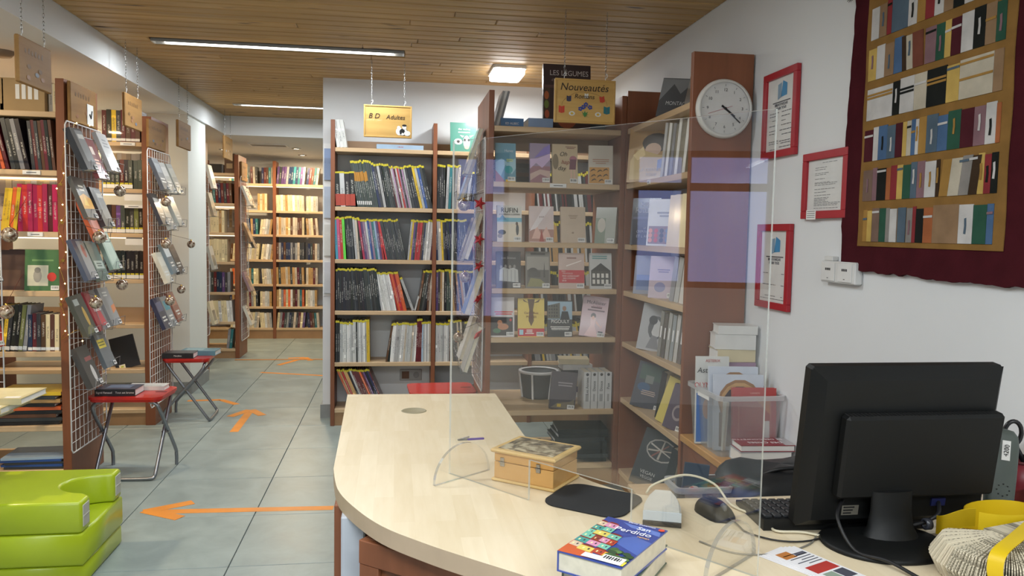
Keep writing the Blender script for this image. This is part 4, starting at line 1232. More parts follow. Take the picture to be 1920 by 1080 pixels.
rb('pale pink novel on the middle right wall shelf', 1.21, 3.42, 3, -40, 0.135, 0.195, 0.02, 8, '#b4a6b0', [('e', 0.4, 0.26, 0.2, 0.12, '#8a8aa8'), ('l', 0.2, 0.6, 0.8, 0.7, 2, '#7a7090')])
for k, yy in enumerate((3.27, 3.21, 3.15)):
    rb('grey novel leaning near the end panel, middle shelf, %s' % ordn(k + 1), 1.20, yy, 3, -72, 0.03, 0.2, 0.14, 0, ['#8d8d92', '#a9a9a6', '#c0bcb6'][k], sticker=False, roll=10, group='grey novels near the end panel')
rb('silver novel with an engraved classical head, right wall shelf', 1.215, 3.56, 4, -38, 0.155, 0.225, 0.02, 10, '#9c9c9e',
   [('e', 0.52, 0.5, 0.25, 0.26, '#5a5a5c'), ('p', [(0.5, 0.72), (0.68, 0.6), (0.72, 0.45), (0.66, 0.34), (0.5, 0.26), (0.4, 0.4)], '#b8b8b8'), ('p', [(0.3, 0.05), (0.7, 0.05), (0.6, 0.32), (0.44, 0.34)], '#77777a'), ('e', 0.4, 0.66, 0.14, 0.1, '#3f3f42')], roll=6)
for k in range(6):
    rb('film wrapped novel leaning beside the engraved head, %s' % ordn(k + 1), 1.195 + 0.004 * k, 3.40 - 0.042 * k, 4, -78, 0.026, 0.215 - 0.006 * (k % 2), 0.145, 0, ['#7d7d7a', '#5a5552', '#9a9a98', '#8a8f92', '#b0aeaa', '#6a6462'][k], [('l', 0.3, 0.3, 0.7, 0.8, 1, '#e0e0de')], sticker=False, roll=9, group='film wrapped novels beside the engraved head')
rb('dark novel with green and blue cover leaning, lower right wall shelf', 1.215, 3.62, 5, -38, 0.165, 0.225, 0.03, 14, '#3a3a42',
   [('r', 0.1, 0.62, 0.9, 0.95, '#3c4f44'), ('r', 0.3, 0.55, 0.55, 0.72, '#6a6f68'), ('e', 0.3, 0.45, 0.2, 0.1, '#2c4a6a'), ('l', 0.25, 0.28, 0.7, 0.4, 3, '#a08c80')], roll=8)
rb('black spined novel leaning behind the yellow one', 1.205, 3.42, 5, -70, 0.035, 0.23, 0.15, 0, '#26262a', sticker=False, roll=12)
rb('pale yellow novel leaning, lower right wall shelf', 1.20, 3.33, 5, -60, 0.09, 0.215, 0.03, 10, '#b8a85a', roll=14, sticker=False)
rb('plum novel with pale emblem leaning by the end panel', 1.20, 3.20, 5, -52, 0.11, 0.2, 0.03, 10, '#4f4450', [('e', 0.5, 0.4, 0.25, 0.18, '#8a7f80'), ('e', 0.5, 0.4, 0.18, 0.12, '#4f4450')], roll=12)
rb('black album with a white sketched wreath, lowest right wall shelf', 1.225, 3.56, 6, -38, 0.215, 0.28, 0.03, 20, '#2b2b2c',
   [('e', 0.5, 0.68, 0.36, 0.2, '#9a948e'), ('e', 0.5, 0.68, 0.33, 0.175, '#2b2b2c'), ('p', [(0.2, 0.62), (0.8, 0.72), (0.8, 0.74), (0.2, 0.65)], '#a39a90'), ('p', [(0.3, 0.55), (0.62, 0.82), (0.64, 0.8), (0.33, 0.53)], '#7a4a40'), ('p', [(0.45, 0.52), (0.5, 0.85), (0.53, 0.85), (0.5, 0.52)], '#a39a90'), ('p', [(0.22, 0.74), (0.78, 0.6), (0.78, 0.62), (0.22, 0.77)], '#b0a8a0')],
   [('VEGAN', 0.36, 0.24, 0.085, '#c9c5c0'), ('VEGGIE', 0.36, 0.16, 0.07, '#c9c5c0')], roll=12)
rb('black spined album behind the wreath album', 1.235, 3.38, 6, -66, 0.05, 0.27, 0.15, 0, '#232326', sticker=False, roll=16)
rb('grey mountain photo album standing atop the right wall bookcase', 1.26, 3.45, 0, -35, 0.19, 0.19, 0.02, 16, '#4a4c4e',
   [('p', [(0.0, 0.4), (0.3, 0.85), (0.5, 0.6), (0.75, 0.9), (1, 0.5), (1, 0.98), (0, 0.98)], '#77797b')], [('MONTAGNE', 0.5, 0.34, 0.14, '#cfd0d0', 0, 0.8)], roll=6)
for k in range(2):
    rb('dark album leaning behind the mountain album, %s' % ['front', 'rear'][k], 1.24, 3.28 - 0.06 * k, 0, -70, 0.035, 0.18, 0.15, 0, ['#4f4840', '#6a6054'][k], sticker=False, roll=18)

# ---- clock on the end panel
EP = 3.90 - 0.889
ck = thing('wall_clock', 'round white wall clock on the cherry end panel', 'clock', (1.296, EP, 1.832))
RX = Matrix.Rotation(D2R(90), 4, 'X')
mb = MB(); mb.lathe([(0, 0.0), (0.116, 0.0), (0.118, 0.012), (0.114, 0.026), (0.106, 0.032), (0.103, 0.026)], 56, M=RX); mb.build('case', flat('#d5d3cd', 0.35), ck)
mb = MB(); mb.lathe([(0, 0.0225), (0.1035, 0.0225)], 56, M=RX); mb.build('dial', flat('#d6d6d3', 0.5), ck)
for k in range(1, 13):
    a = D2R(90 - 30 * k)
    text(ck, str(k), (0.073 * math.cos(a), -0.0235, 0.073 * math.sin(a)), 0.017, flat('#46464a'), name='numeral')
mb = MB()
for k in range(12):
    a = D2R(30 * k); M_ = Matrix.Rotation(a, 4, 'Y')
    mb.box(-0.0006, 0.0006, -0.0237, -0.0229, 0.087, 0.095, M=M_)
mb.build('hour_marks', flat('#55555a'), ck)['kind'] = 'stuff'


def hand(ang, L, w, y, mat, nm, tail=0.018):
    mb = MB(); M_ = Matrix.Rotation(D2R(ang), 4, 'Y')
    mb.box(-w / 2, w / 2, y - 0.001, y, -tail, L, M=M_); mb.build(nm, mat, ck)


hand(127, 0.052, 0.0075, -0.0245, M_BLACK, 'hour_hand')
hand(131, 0.085, 0.005, -0.0262, M_BLACK, 'minute_hand')
hand(252, 0.075, 0.0014, -0.0280, flat('#a04048'), 'second_hand', 0.03)
mb = MB(); mb.lathe([(0, 0.0295), (0.005, 0.0295), (0.005, 0.023)], 14, M=RX); mb.build('hub', M_BLACK, ck)

# ================================================================== LEFT BOOKCASES
U1 = (-1.645, 4.124)      # right inner end of the first left bookcase; rows are laid out from x = -0.42 (frame edge) to 0


def U1row(lv, specs, kind, where, group, **kw):
    book_row(U1, 0, L1[lv], specs, kind, where, group, **kw)


S1 = 'of the nearest left bookcase'
U1row(1, [(-0.40, ['teal', 'cyan', 'navy'], 3, 0.035, 0.255, 0.17, -3, None), (-0.285, ['grey', 'dark red', 'orange', 'dark red'], 4, 0.016, 0.25, 0.17, -13, None), (-0.212, ['charcoal', 'black', 'grey', 'black'], 4, 0.0205, 0.255, 0.17, -11, None), (-0.118, ['charcoal', 'dark red', 'charcoal', 'brown', 'dark red', 'black', 'brown'], 7, 0.0155, 0.245, 0.17, -5, None)],
      'magazine album', 'second shelf ' + S1, 'album row on the second shelf of the nearest left bookcase')
U1row(2, [(-0.268, ['yellow', 'yellow', 'orange', 'yellow', 'yellow'], 4, 0.0185, 0.215, 0.14, 7, None), (-0.188, ['magenta', 'red', 'magenta', 'magenta', 'red', 'magenta', 'dark red', 'magenta'], 8, 0.0228, 0.235, 0.14, 0, None)],
      'paperback comic', 'third shelf ' + S1, 'yellow and red paperback comics')
U1row(4, [(-0.40, ['orange', 'charcoal', 'navy'], 3, 0.026, 0.19, 0.14, 6, 'foot'), (-0.318, ['black', 'charcoal', 'yellow', 'charcoal', 'black', 'black', 'olive', 'grey'], 8, 0.019, 0.235, 0.14, 7, 'foot'), (-0.158, ['navy', 'dark red', 'charcoal', 'brown', 'cream', 'brown', 'cream'], 7, 0.0205, 0.19, 0.14, 1, 'foot')],
      'paperback', 'fifth shelf ' + S1, 'paperbacks with white foot labels')
# second row of books lit from behind on the raised back step
for lv, z_, cols in ((1, L1[1], ['cream', 'beige', 'tan']), (2, L1[2], ['cream', 'white', 'beige'])):
    mb = MB(); mb.box(-0.96, 0.0, 0.20, 0.40, 0.0, 0.085 if lv == 1 else 0.07); o_ = mb.build('back_step', M_BEECH, u1, (0.975, 0, z_))
    book_row((U1[0], U1[1] + 0.20), 0, z_ + (0.085 if lv == 1 else 0.07), [(-0.42, cols, 14, 0.030, 0.175 if lv == 1 else 0.19, 0.13, 0, None)], 'pale novel', 'lit rear row, %s shelf %s' % (['', 'second', 'third'][lv], S1), 'pale novels of the lit rear rows', dy=0.01)
facing_book('green picture book with a white animal drawing and red dot', (-1.735, 4.15, L1[3]), 0, 0.165, 0.205, 0.02, 6, '#43653f', [('r', 0.08, 0.12, 0.66, 0.62, '#b8b5a0'), ('e', 0.36, 0.36, 0.12, 0.16, '#8d8a80'), ('e', 0.36, 0.5, 0.09, 0.07, '#77746c'), ('e', 0.76, 0.34, 0.13, 0.11, '#b4392e'), ('r', 0.2, 0.72, 0.8, 0.76, '#6a8a58')])
facing_book('dark brown album facing out beside the green picture book', (-1.935, 4.19, L1[3]), 0, 0.2, 0.2, 0.02, 8, '#3f2d24', [('r', 0.1, 0.1, 0.9, 0.5, '#4f3a2e')], sticker=False)
flat_book('dark album lying atop a case behind the green picture book', (-1.80, 4.32, L1[3] + 0.17), 0, 0.26, 0.12, 0.03, 'black', prints=[(0.4, 0.1, 0.7, 0.3, 'white')])
t = thing('book_case_box', 'dark box behind the green picture book on the fourth shelf', 'box', (-1.80, 4.32, L1[3]))
mb = MB(); mb.cbox(-0.13, 0.13, -0.06, 0.06, 0, 0.168, 0.003); mb.build('body', M_BLACK, t)
mb = MB(); mb.cbox(-0.132, 0.132, -0.062, -0.056, 0.05, 0.10, 0.001); mb.build('label_strip', flat('#4a3a30'), t)
for k in range(9):
    c = ['black', 'charcoal', 'brown', 'black', 'orange', 'black', 'tan', 'charcoal', 'yellow'][k]
    flat_book('%s album, %s from the bottom of the flat pile on the sixth left shelf' % (c, ordn(k + 1)), (-1.83 + R.uniform(-.015, .015), 4.26, L1[5] + 0.001 + k * 0.0185), R.uniform(-3, 3), 0.31, 0.22, 0.0175, c, 'flat comic albums on the sixth left shelf', prints=[(0.2, 0.0, 0.9, 0.3, 'yellow' if k == 8 else 'black')])
for k in range(5):
    c = ['charcoal', 'blue', 'charcoal', 'blue', 'pale blue'][k]
    flat_book('%s magazine, %s from the bottom of the pile on the lowest left shelf' % (c, ordn(k + 1)), (-1.80 + R.uniform(-.02, .02), 4.25, L1[6] + 0.001 + k * 0.012), R.uniform(-4, 4), 0.29, 0.21, 0.0115, c, 'blue magazines on the lowest left shelf')
# magazine boxes on top
M_CARD = flat('#b39468', 0.7)
for k, (bx, tone) in enumerate([(-1.93, 'cream'), (-1.795, 'tan')]):
    t = thing('magazine_box', ['open beige magazine box holding papers atop the left bookcase', 'closed tan cardboard box behind the hanging sign atop the left bookcase'][k], 'box', (bx, 4.22, L1[0]))
    w_ = 0.10 if k == 0 else 0.2; hh = 0.15
    mb = MB()
    mb.box(-w_ / 2, -w_ / 2 + 0.006, -0.09, 0.13, 0, hh); mb.box(w_ / 2 - 0.006, w_ / 2, -0.09, 0.13, 0, hh); mb.box(-w_ / 2 + 0.006, w_ / 2 - 0.006, -0.09, -0.084, 0, 0.03 if k == 0 else hh); mb.box(-w_ / 2 + 0.006, w_ / 2 - 0.006, 0.124, 0.13, 0, hh); mb.box(-w_ / 2 + 0.006, w_ / 2 - 0.006, -0.084, 0.124, 0, 0.004)
    mb.build('body', flat('#c2a878' if k == 0 else '#a3875e', 0.7), t)
    if k:
        mb = MB(); mb.box(-w_ / 2 - 0.002, w_ / 2 + 0.002, -0.092, 0.132, hh, hh + 0.004); mb.build('lid', flat('#a3875e', 0.7), t)
        for q in range(4):
            mb = MB(); mb.box(-0.03 + q * 0.028, -0.012 + q * 0.028, -0.0912, -0.0895, 0.055, 0.125); mb.build('white_label', M_WHITEPAPER, t, label='white label strip')
    else:
        mb = MB()
        for q in range(5):
            mb.box(-0.04 + q * 0.016, -0.029 + q * 0.016, -0.08, 0.11, 0.005, 0.135 + 0.004 * (q % 2))
        mb.build('papers', flat('#cdbb92', 0.7), t)
book_row((-1.69, 4.14), 0, L1[0], [(0.003, ['beige', 'cream'], 2, 0.02, 0.14, 0.15, 0, None)], 'novel', 'top of the nearest left bookcase', 'novels atop the nearest left bookcase')

# second left bookcase
S2 = 'of the second left bookcase'
U2 = (-1.635, 5.39)
book_row(U2, 0, L2[0], [(-0.245, ['dark red', 'black', 'yellow', 'charcoal', 'dark red', 'brown', 'dark red', 'brown'], 8, 0.029, 0.205, 0.15, 0, 'foot')], 'thick novel', 'top shelf ' + S2, 'thick novels on top of the second left bookcase')
book_row(U2, 0, L2[1], [(-0.25, ['black', 'dark red', 'charcoal', 'dark green', 'dark green'], 7, 0.027, 0.19, 0.14, 0, 'both'), (-0.058, ['dark green', 'dark green'], 2, 0.028, 0.19, 0.15, 0, None)], 'crime novel', 'second shelf ' + S2, 'dark crime novels, second shelf')
book_row(U2, 0, L2[2], [(-0.25, ['charcoal', 'black', 'brown', 'purple', 'dark green', 'black', 'charcoal', 'olive', 'black'], 9, 0.0275, 0.185, 0.14, 0, 'both')], 'crime novel', 'third shelf ' + S2, 'dark crime novels, third shelf')
book_row(U2, 0, L2[3], [(-0.25, ['black'], 9, 0.0275, 0.185, 0.14, 0, 'both')], 'crime novel', 'fourth shelf ' + S2, 'dark crime novels, fourth shelf')
for lv in (1, 2, 3):
    mb = MB(); mb.box(-0.95, -0.0, 0.18, 0.36, 0.0, 0.06); mb.build('back_step', M_BEECH, u2, (0.985, 0, L2[lv]))
book_row((U2[0], U2[1] + 0.19), 0, L2[1] + 0.06, [(-0.25, ['cream', 'white', 'beige'], 8, 0.03, 0.19, 0.12, 0, None)], 'pale novel', 'rear row, second shelf ' + S2, 'pale novels of the rear row, second left bookcase')
for lv in (2, 3):
    t = thing('shelf_sign', 'blank white strip label under the %s shelf %s' % (['', '', 'second', 'third'][lv], S2), 'label', (-1.69, 5.392, L2[lv - 1] - 0.075))
    mb = MB(); mb.box(-0.055, 0.055, -0.003, 0, 0, 0.04); mb.build('card', M_WHITEPAPER, t)
    mb = MB(); mb.box(-0.05, 0.05, 0.0, 0.003, 0.038, 0.05); mb.build('clip', M_STEEL, t)
facing_book('black album leaning askew on the sixth shelf of the second left bookcase', (-1.76, 5.46, L2[5]), 10, 0.15, 0.215, 0.02, 10, '#19191b', [('r', 0.15, 0.02, 0.4, 0.14, '#cfcab4'), ('r', 0.22, 0.05, 0.33, 0.1, '#a8b23c')], sticker=False, roll=-14)
mb = MB(); mb.box(-0.95, 0, 0.03, 0.045, 0.0, 0.10); mb.build('divider', M_BEECH, u2, (0.985, 0.1, L2[4]))

# ---- book grid on the end panels
def gbook(label, x, y, z, rz, col, prints=(), texts=(), w=0.14, h=0.21, t=0.025, tilt=22, roll=0, sticker=True):
    return facing_book(label, (x, y, z + 0.004), rz, w, h, t, tilt, col, prints, texts, sticker=sticker, roll=roll, coat=0.8)


G1X = -1.575
g1 = [(4.13, 1.590, 'black'), (4.28, 1.556, 'dark red'), (4.455, 1.606, 'grey'), (4.12, 1.352, 'smoke'), (4.35, 1.312, 'black'), (4.235, 1.24, 'orange'), (4.11, 1.048, 'blue'), (4.27, 1.035, 'green'), (4.45, 1.085, 'pale'), (4.09, 0.775, 'olive'), (4.25, 0.782, 'red'), (4.43, 0.785, 'grey2'), (4.34, 0.575, 'slate'), (4.14, 0.512, 'dark')]
GW = [(y_ - 4.05, z_ - 0.19, 0.07) for y_, z_, _ in g1]
wire_grid('white wire grid full of books on the nearest left end panel', (G1X, 4.05, 0.19), 90, 0.47, 1.63, 9, 30, GW)
GB1 = {
    'black': ('black thriller with grey cover band, top left of the nearest grid', '#26282d', [('r', 0.35, 0.2, 1, 0.95, '#6a6d70'), ('r', 0.45, 0.75, 0.95, 0.86, '#a8a8a4'), ('p', [(0.4, 0.1), (0.9, 0.1), (0.8, 0.6), (0.5, 0.4)], '#8d9194')], ()),
    'dark red': ('dark red novel with white square picture, top row of the nearest grid', '#6a3236', [('r', 0.3, 0.6, 0.6, 0.8, '#c9bdb4'), ('l', 0.2, 0.35, 0.8, 0.5, 2, '#d8a890'), ('p', [(0.3, 0.05), (0.6, 0.05), (0.7, 0.3), (0.2, 0.3)], '#8a4a4a')], ()),
    'grey': ('pale grey novel, top right of the nearest grid', '#a3a5a6', [('l', 0.2, 0.6, 0.8, 0.85, 3, '#7a7c80'), ('r', 0.1, 0.1, 0.9, 0.4, '#8d9092')], ()),
    'smoke': ('smoky grey novel with yellow glow, second row of the nearest grid', '#4c4a46', [('p', [(0, 0.2), (1, 0.25), (1, 0.5), (0.5, 0.6), (0, 0.5)], '#c9932e'), ('p', [(0.2, 0.3), (0.6, 0.3), (0.5, 0.55)], '#e0b850'), ('l', 0.2, 0.64, 0.8, 0.82, 2, '#d8d4c8')], ()),
    'black': ('black thriller with grey cover band, top left of the nearest grid', '#26282d', [('r', 0.35, 0.2, 1, 0.95, '#6a6d70'), ('r', 0.45, 0.75, 0.95, 0.86, '#a8a8a4')], ()),
    'orange': ('orange and pink novel half hidden low in the second grid row', '#b85a34', [('e', 0.5, 0.4, 0.3, 0.25, '#c98a7a'), ('r', 0, 0.75, 1, 1, '#c9a088')], ()),
    'blue': ('blue grey novel with a grey figure, third row left of the nearest grid', '#3f4658', [('r', 0.35, 0.05, 1, 0.95, '#8a8a8a'), ('e', 0.7, 0.7, 0.14, 0.16, '#a05048')], ()),
    'green': ('greenish grey novel in the middle of the third grid row', '#5a6a62', [('r', 0.1, 0.3, 0.9, 0.5, '#a3aea6'), ('l', 0.2, 0.34, 0.8, 0.46, 2, '#4a5650')], ()),
    'pale': ('pale green novel at right of the third grid row', '#8da298', [('p', [(0.1, 0.1), (0.9, 0.3), (0.8, 0.9), (0.2, 0.7)], '#a8bab0')], ()),
    'olive': ('dark olive novel with a standing yellow figure, fourth grid row', '#3f413a', [('e', 0.6, 0.45, 0.12, 0.25, '#b0904a'), ('r', 0.1, 0.75, 0.5, 0.9, '#9aa09a'), ('p', [(0.1, 0.05), (0.9, 0.05), (0.7, 0.25), (0.3, 0.2)], '#6a6a4c')], ()),
    'red': ('red and grey novel with white capitals, fourth grid row', '#8a3038', [('p', [(0.3, 0.0), (1, 0.0), (1, 1), (0.5, 1)], '#6d6a6c'), ('p', [(0.35, 0.1), (0.9, 0.1), (0.6, 0.9)], '#a84048')], (('TUBERS', 0.5, 0.52, 0.15, '#ecebe6', 0, 0.85),)),
    'grey2': ('grey novel with an orange corner, fourth grid row right', '#86888a', [('p', [(0.55, 0.3), (1, 0.4), (1, 0.55), (0.6, 0.5)], '#c07850'), ('l', 0.2, 0.75, 0.8, 0.9, 2, '#bcbcb8')], ()),
    'slate': ('slate novel with a yellow label across, fifth grid row', '#5f666c', [('r', 0.05, 0.5, 0.75, 0.72, '#c9b83a'), ('l', 0.1, 0.54, 0.7, 0.68, 2, '#6a6a2a')], ()),
    'dark': ('dark novel with a white kneeling figure, lowest of the nearest grid', '#3c3a3a', [('e', 0.6, 0.3, 0.14, 0.22, '#b4b2b0'), ('r', 0.35, 0.62, 0.9, 0.72, '#8a4a4c')], ()),
}
done = set()
for y_, z_, k in g1:
    lab, col, pr, tx = GB1[k]
    if k in done:
        lab = 'black novel with blurred portrait, second row of the nearest grid'
    done.add(k)
    gbook(lab, G1X + 0.097, y_, z_, 90, col, pr, tx, t=0.03 if k in ('black', 'dark') else 0.022, roll=R.uniform(-3, 3), h=0.215)
G2X = -1.545
g2 = [(5.28, 1.553), (5.43, 1.540), (5.60, 1.545), (5.24, 1.33), (5.42, 1.30), (5.62, 1.325), (5.33, 0.955), (5.46, 1.01), (5.62, 1.0), (5.27, 0.665), (5.42, 0.66), (5.58, 0.675)]
wire_grid('white wire grid full of books on the second left end panel', (G2X, 5.20, 0.155), 90, 0.50, 1.655, 10, 32, [(a - 5.20, z_ - 0.155, 0.06) for a, z_ in g2])
cols2 = ['#4a4f58', '#9a9b98', '#8d8f88', '#33353c', '#8a8d8c', '#a4a6a0', '#c4bfb0', '#5f6c74', '#3f3d3c', '#2e3148', '#7d8284', '#8a5a4c']
names2 = ['steel blue thriller', 'silvery novel in film', 'pale grey novel in film', 'black novel with white strip', 'film wrapped grey novel', 'film wrapped white novel', 'cream booklet with two holes', 'narrow blue white novel', 'charcoal novel', 'navy novel', 'teal and grey novel', 'rust brown novel']
pos2 = ['first row left', 'first row middle', 'first row right', 'second row left', 'second row middle', 'second row right', 'third row left', 'third row middle', 'third row right', 'lowest row left', 'lowest row middle', 'lowest row right']
for i, (y_, z_) in enumerate(g2):
    gbook('%s on the second left grid, %s' % (names2[i], pos2[i]), G2X + 0.097, y_, z_, 90, cols2[i], [('r', 0.1, 0.55, 0.9, 0.85, ['#7d848c', '#b8b8b4', '#a8a89c', '#c0c0bc', '#6a6d6c', '#8a8a84', '#cfcabc', '#c8d0d4', '#4f4c4a', '#4a5070', '#3f8a9a', '#a8705c'][i]), ('l', 0.15, 0.2, 0.85, 0.4, 2, '#cfcfca')], h=0.21, w=0.13, roll=R.uniform(-3, 3))
G3X = -1.545
g3 = [(8.25, 1.55), (8.42, 1.53), (8.27, 1.18), (8.44, 1.12), (8.25, 0.68), (8.42, 0.62), (8.30, 0.33)]
wire_grid('white wire grid of books on the far bookcase end panel', (G3X, 8.17, 0.17), 90, 0.40, 1.67, 8, 28, [(a - 8.17, z_ - 0.17, 0.06) for a, z_ in g3])
for i, (y_, z_) in enumerate(g3):
    gbook('%s on the far end panel grid, %s' % (['white novel', 'beige novel', 'brown novel', 'dark grey novel', 'mauve novel', 'cream novel', 'pale booklet'][i], ordn(i + 1) + ' from the top'), G3X + 0.097, y_, z_, 90, ['#c4c0b4', '#b0a48c', '#7d6248', '#4a4845', '#8d7478', '#bfae8c', '#cfcabc'][i], [('r', 0.2, 0.2, 0.8, 0.5, '#8a7a68'), ('l', 0.2, 0.65, 0.8, 0.85, 2, '#5a5048')], sticker=False)
for i, (z_, c) in enumerate([(1.66, '#b8b0a0'), (1.72 - 0.30, '#8d7d68'), (0.95, '#a8a49a'), (0.46, '#c0b498')]):
    gbook('%s on the edge on bookcase behind the wall stub' % ['pale album in film, highest', 'brown card, second', 'grey album in film, third', 'tan album in film, lowest'][i], -1.665 + 0.09, 7.21, z_, 90, c, [('r', 0.15, 0.15, 0.85, 0.6, '#77705f')], sticker=False, tilt=14)
wire_grid('white wire rack holding albums behind the wall stub', (-1.668, 7.05, 0.35), 90, 0.3, 1.5, 6, 20, [(0.16, z_ - 0.35, 0.06) for z_ in (1.66, 1.42, 0.95, 0.46)])
# grid on the novel bookcase's left side, books face left
GBX = 0.443
gb = [(4.12, 1.62), (4.40, 1.50), (4.06, 1.18), (4.33, 1.16), (4.02, 0.90), (4.02, 0.60), (4.30, 0.62)]
wire_grid('white wire grid with albums on the side of the novel bookcase', (GBX, 4.43, 0.50), -90, 0.50, 1.30, 10, 25, [(4.43 - a, z_ - 0.50, 0.08) for a, z_ in gb])
for i, (y_, z_) in enumerate(gb):
    gbook('%s on the side grid of the novel bookcase, %s' % (['grey album with yellow marks', 'pale blue album', 'thin grey green album', 'black album', 'blue and white thick album', 'film wrapped grey album', 'white album'][i], ['upper front', 'upper rear', 'second row front', 'second row rear', 'third row front', 'lowest front', 'lowest rear'][i]), GBX - 0.097, y_, z_, -90, ['#7d7d78', '#8a9ab4', '#8a8a80', '#3a3a3c', '#6f86a8', '#9a9a98', '#c0c0bc'][i], [('r', 0.1, 0.3, 0.5, 0.6, '#c9b83a' if i == 0 else '#a8a8a4')], w=0.16, h=0.25, t=0.022 if i != 4 else 0.035, tilt=18, sticker=False)

# ---- far room books
NV = ['cream', 'beige', 'white', 'light grey', 'tan', 'cream', 'dark red', 'navy', 'teal', 'brown', 'beige', 'orange', 'grey', 'charcoal']
CR = ['cream', 'cream', 'white', 'beige', 'light grey', 'cream', 'tan']
DKM = ['navy', 'dark red', 'brown', 'teal', 'beige', 'grey', 'charcoal', 'cream', 'purple']
for lv in range(7):
    for bay, (x0, n) in enumerate([(0.30, 17), (0.835, 17)]):
        cols = [[DKM, DKM], [CR, CR], [NV, ['tan', 'beige', 'cream', 'brown', 'beige']], [NV, ['navy', 'charcoal', 'brown', 'beige', 'grey']], [NV, ['charcoal', 'beige', 'tan', 'dark red']], [NV, NV], [CR, DKM]][lv][bay]
        if lv == 1 and bay == 0:
            n = 5; x0 = 0.62
        h = R.choice([0.19, 0.2, 0.21])
        t_ = 0.027
        sp = [(0.004, cols, n - 5, t_, h, 0.14, R.choice([0, 0, -2, 5]), None)]
        sp.append((0.004 + (n - 5) * t_ + R.uniform(0.01, 0.05), cols, 5 if n > 10 else 2, t_, h * 0.97, 0.14, R.choice([0, 0, 7, -4]), None))
        if n == 5:
            sp = [(0.004, cols, 4, t_, 0.2, 0.14, 0, None)]
        sp[0] = (sp[0][0], [R.choice(cols) for _ in range(max(sp[0][2], 1))]) + sp[0][2:]
        book_row((-2.25 + x0, 9.6), 0, LF[lv], sp, 'novel', '%s shelf, %s bay of the far wall bookcases' % (['highest', 'second', 'third', 'fourth', 'fifth', 'sixth', 'lowest'][lv], ['left', 'right'][bay]), 'novels on the far wall bookcases')
S3 = 'of the narrow far bookcase'
for lv in range(1, 7):
    n = [0, 9, 6, 7, 8, 9, 2][lv]
    h = [0, 0.2, 0.22, 0.23, 0.205, 0.215, 0.2][lv]
    x0 = -0.26 if lv != 6 else -0.09
    book_row((-1.60, 8.14), 0, L3[lv], [(x0, [R.choice([DKM, CR, CR, DKM, CR, NV][lv - 1]) for _ in range(n)], n, 0.0265, h, 0.15, [0, -3, 0, 0, 0, -4, 6][lv], None)], 'novel', '%s shelf %s' % (['', 'second', 'third', 'fourth', 'fifth', 'sixth', 'lowest'][lv], S3), 'novels on the narrow far bookcase')
for lv, hh in ((1, 0.05), (2, 0.05)):
    mb = MB(); mb.box(-0.9, 0, 0.19, 0.4, 0, hh); mb.build('back_step', M_BEECH, u3, (1.02, 0, L3[lv]))
    book_row((-1.60, 8.33), 0, L3[lv] + hh, [(-0.26, [R.choice(CR) for _ in range(9)], 9, 0.028, 0.19, 0.12, 0, None)], 'pale novel', 'lit rear row, %s shelf, narrow far bookcase' % ['', 'second', 'third'][lv], 'pale novels of the lit rear rows, narrow far bookcase')
t = thing('wooden_box', 'dark wooden box standing atop the narrow far bookcase', 'box', (-1.66, 8.32, L3[0] + 0.001)); mb = MB(); mb.cbox(-0.05, 0.05, -0.1, 0.1, 0, 0.2, 0.004); mb.build('body', flat('#5c4432', 0.6), t); mb = MB(); mb.box(-0.03, 0.03, -0.104, -0.1, 0.05, 0.1); mb.build('label_card', flat('#a08a6a'), t)
flat_book('dark album lying atop the narrow far bookcase at left', (-1.80, 8.3, L3[0] + 0.001), 0, 0.14, 0.2, 0.09, 'black', prints=[(0.2, 0.2, 0.8, 0.8, 'grey')])

# ================================================================== HANGING SIGNS
def chain(parent, x, y, z0, L, r=0.0055):
    mb = MB()
    n = int(L / (r * 3.0)); 
    for k in range(n):
        zc = z0 + (k + 0.5) * L / n
        M_ = Matrix.Translation((x, y, zc)) @ Matrix.Rotation(D2R(90 * (k % 2) + 20), 4, 'Z')
        pts = [(M_ @ Vector((r * 0.62 * math.cos(a), 0, r * 2.0 * math.sin(a)))) for a in [2 * math.pi * q / 7 for q in range(8)]]
        mb.tube(pts, 0.0010, 4, cap=False)
    o = mb.build('chain', M_CHROME, parent)
    o['kind'] = 'stuff'
    mb = MB()
    hk = [(x, y, z0 + 0.002 + 0.012), (x + 0.006, y, z0 + 0.018), (x + 0.009, y, z0 + 0.011), (x + 0.006, y, z0 + 0.003), (x, y, z0), (x, y, z0 - 0.012)]
    mb.tube(smooth_path(hk, 3), 0.0016, 6)
    mb.build('hook', M_WHITE, parent)


def hanging_sign(label, loc, rz, w, h, mat, ztop, chains=True, frame=True):
    t = thing('hanging_sign', label, 'sign', loc, (0, 0, D2R(rz)))
    mb = MB(); mb.cbox(-w / 2, w / 2, -0.009, 0.009, 0, h, 0.004); mb.build('board', mat, t)
    if frame:
        mb = MB()
        f = 0.009
        for x0, x1, z0, z1 in ((-w / 2, w / 2, 0, f), (-w / 2, w / 2, h - f, h), (-w / 2, -w / 2 + f, f, h - f), (w / 2 - f, w / 2, f, h - f)):
            mb.cbox(x0, x1, -0.0125, -0.0085, z0, z1, 0.0015)
        mb.build('edge_moulding', mat, t)
    if chains:
        for sx in (-0.34, 0.34):
            chain(t, sx * w, 0, h + 0.012, ztop - loc[2] - h - 0.012)
    return t


DK = flat('#2b2018', 0.5)
s = hanging_sign('hanging wooden sign reading BD Adultes over the comics bookcase', (-0.054, 4.9, 1.891), 2.0, 0.292, 0.195, M_SIGN, ZC)
text(s, 'B D', (-0.085, -0.0105, 0.128), 0.043, DK, shear=0.25)
text(s, 'Adultes', (0.045, -0.0105, 0.124), 0.037, DK, shear=0.25)
mb = MB(); mats = [flat('#e6e4de'), flat('#1d1d1f')]


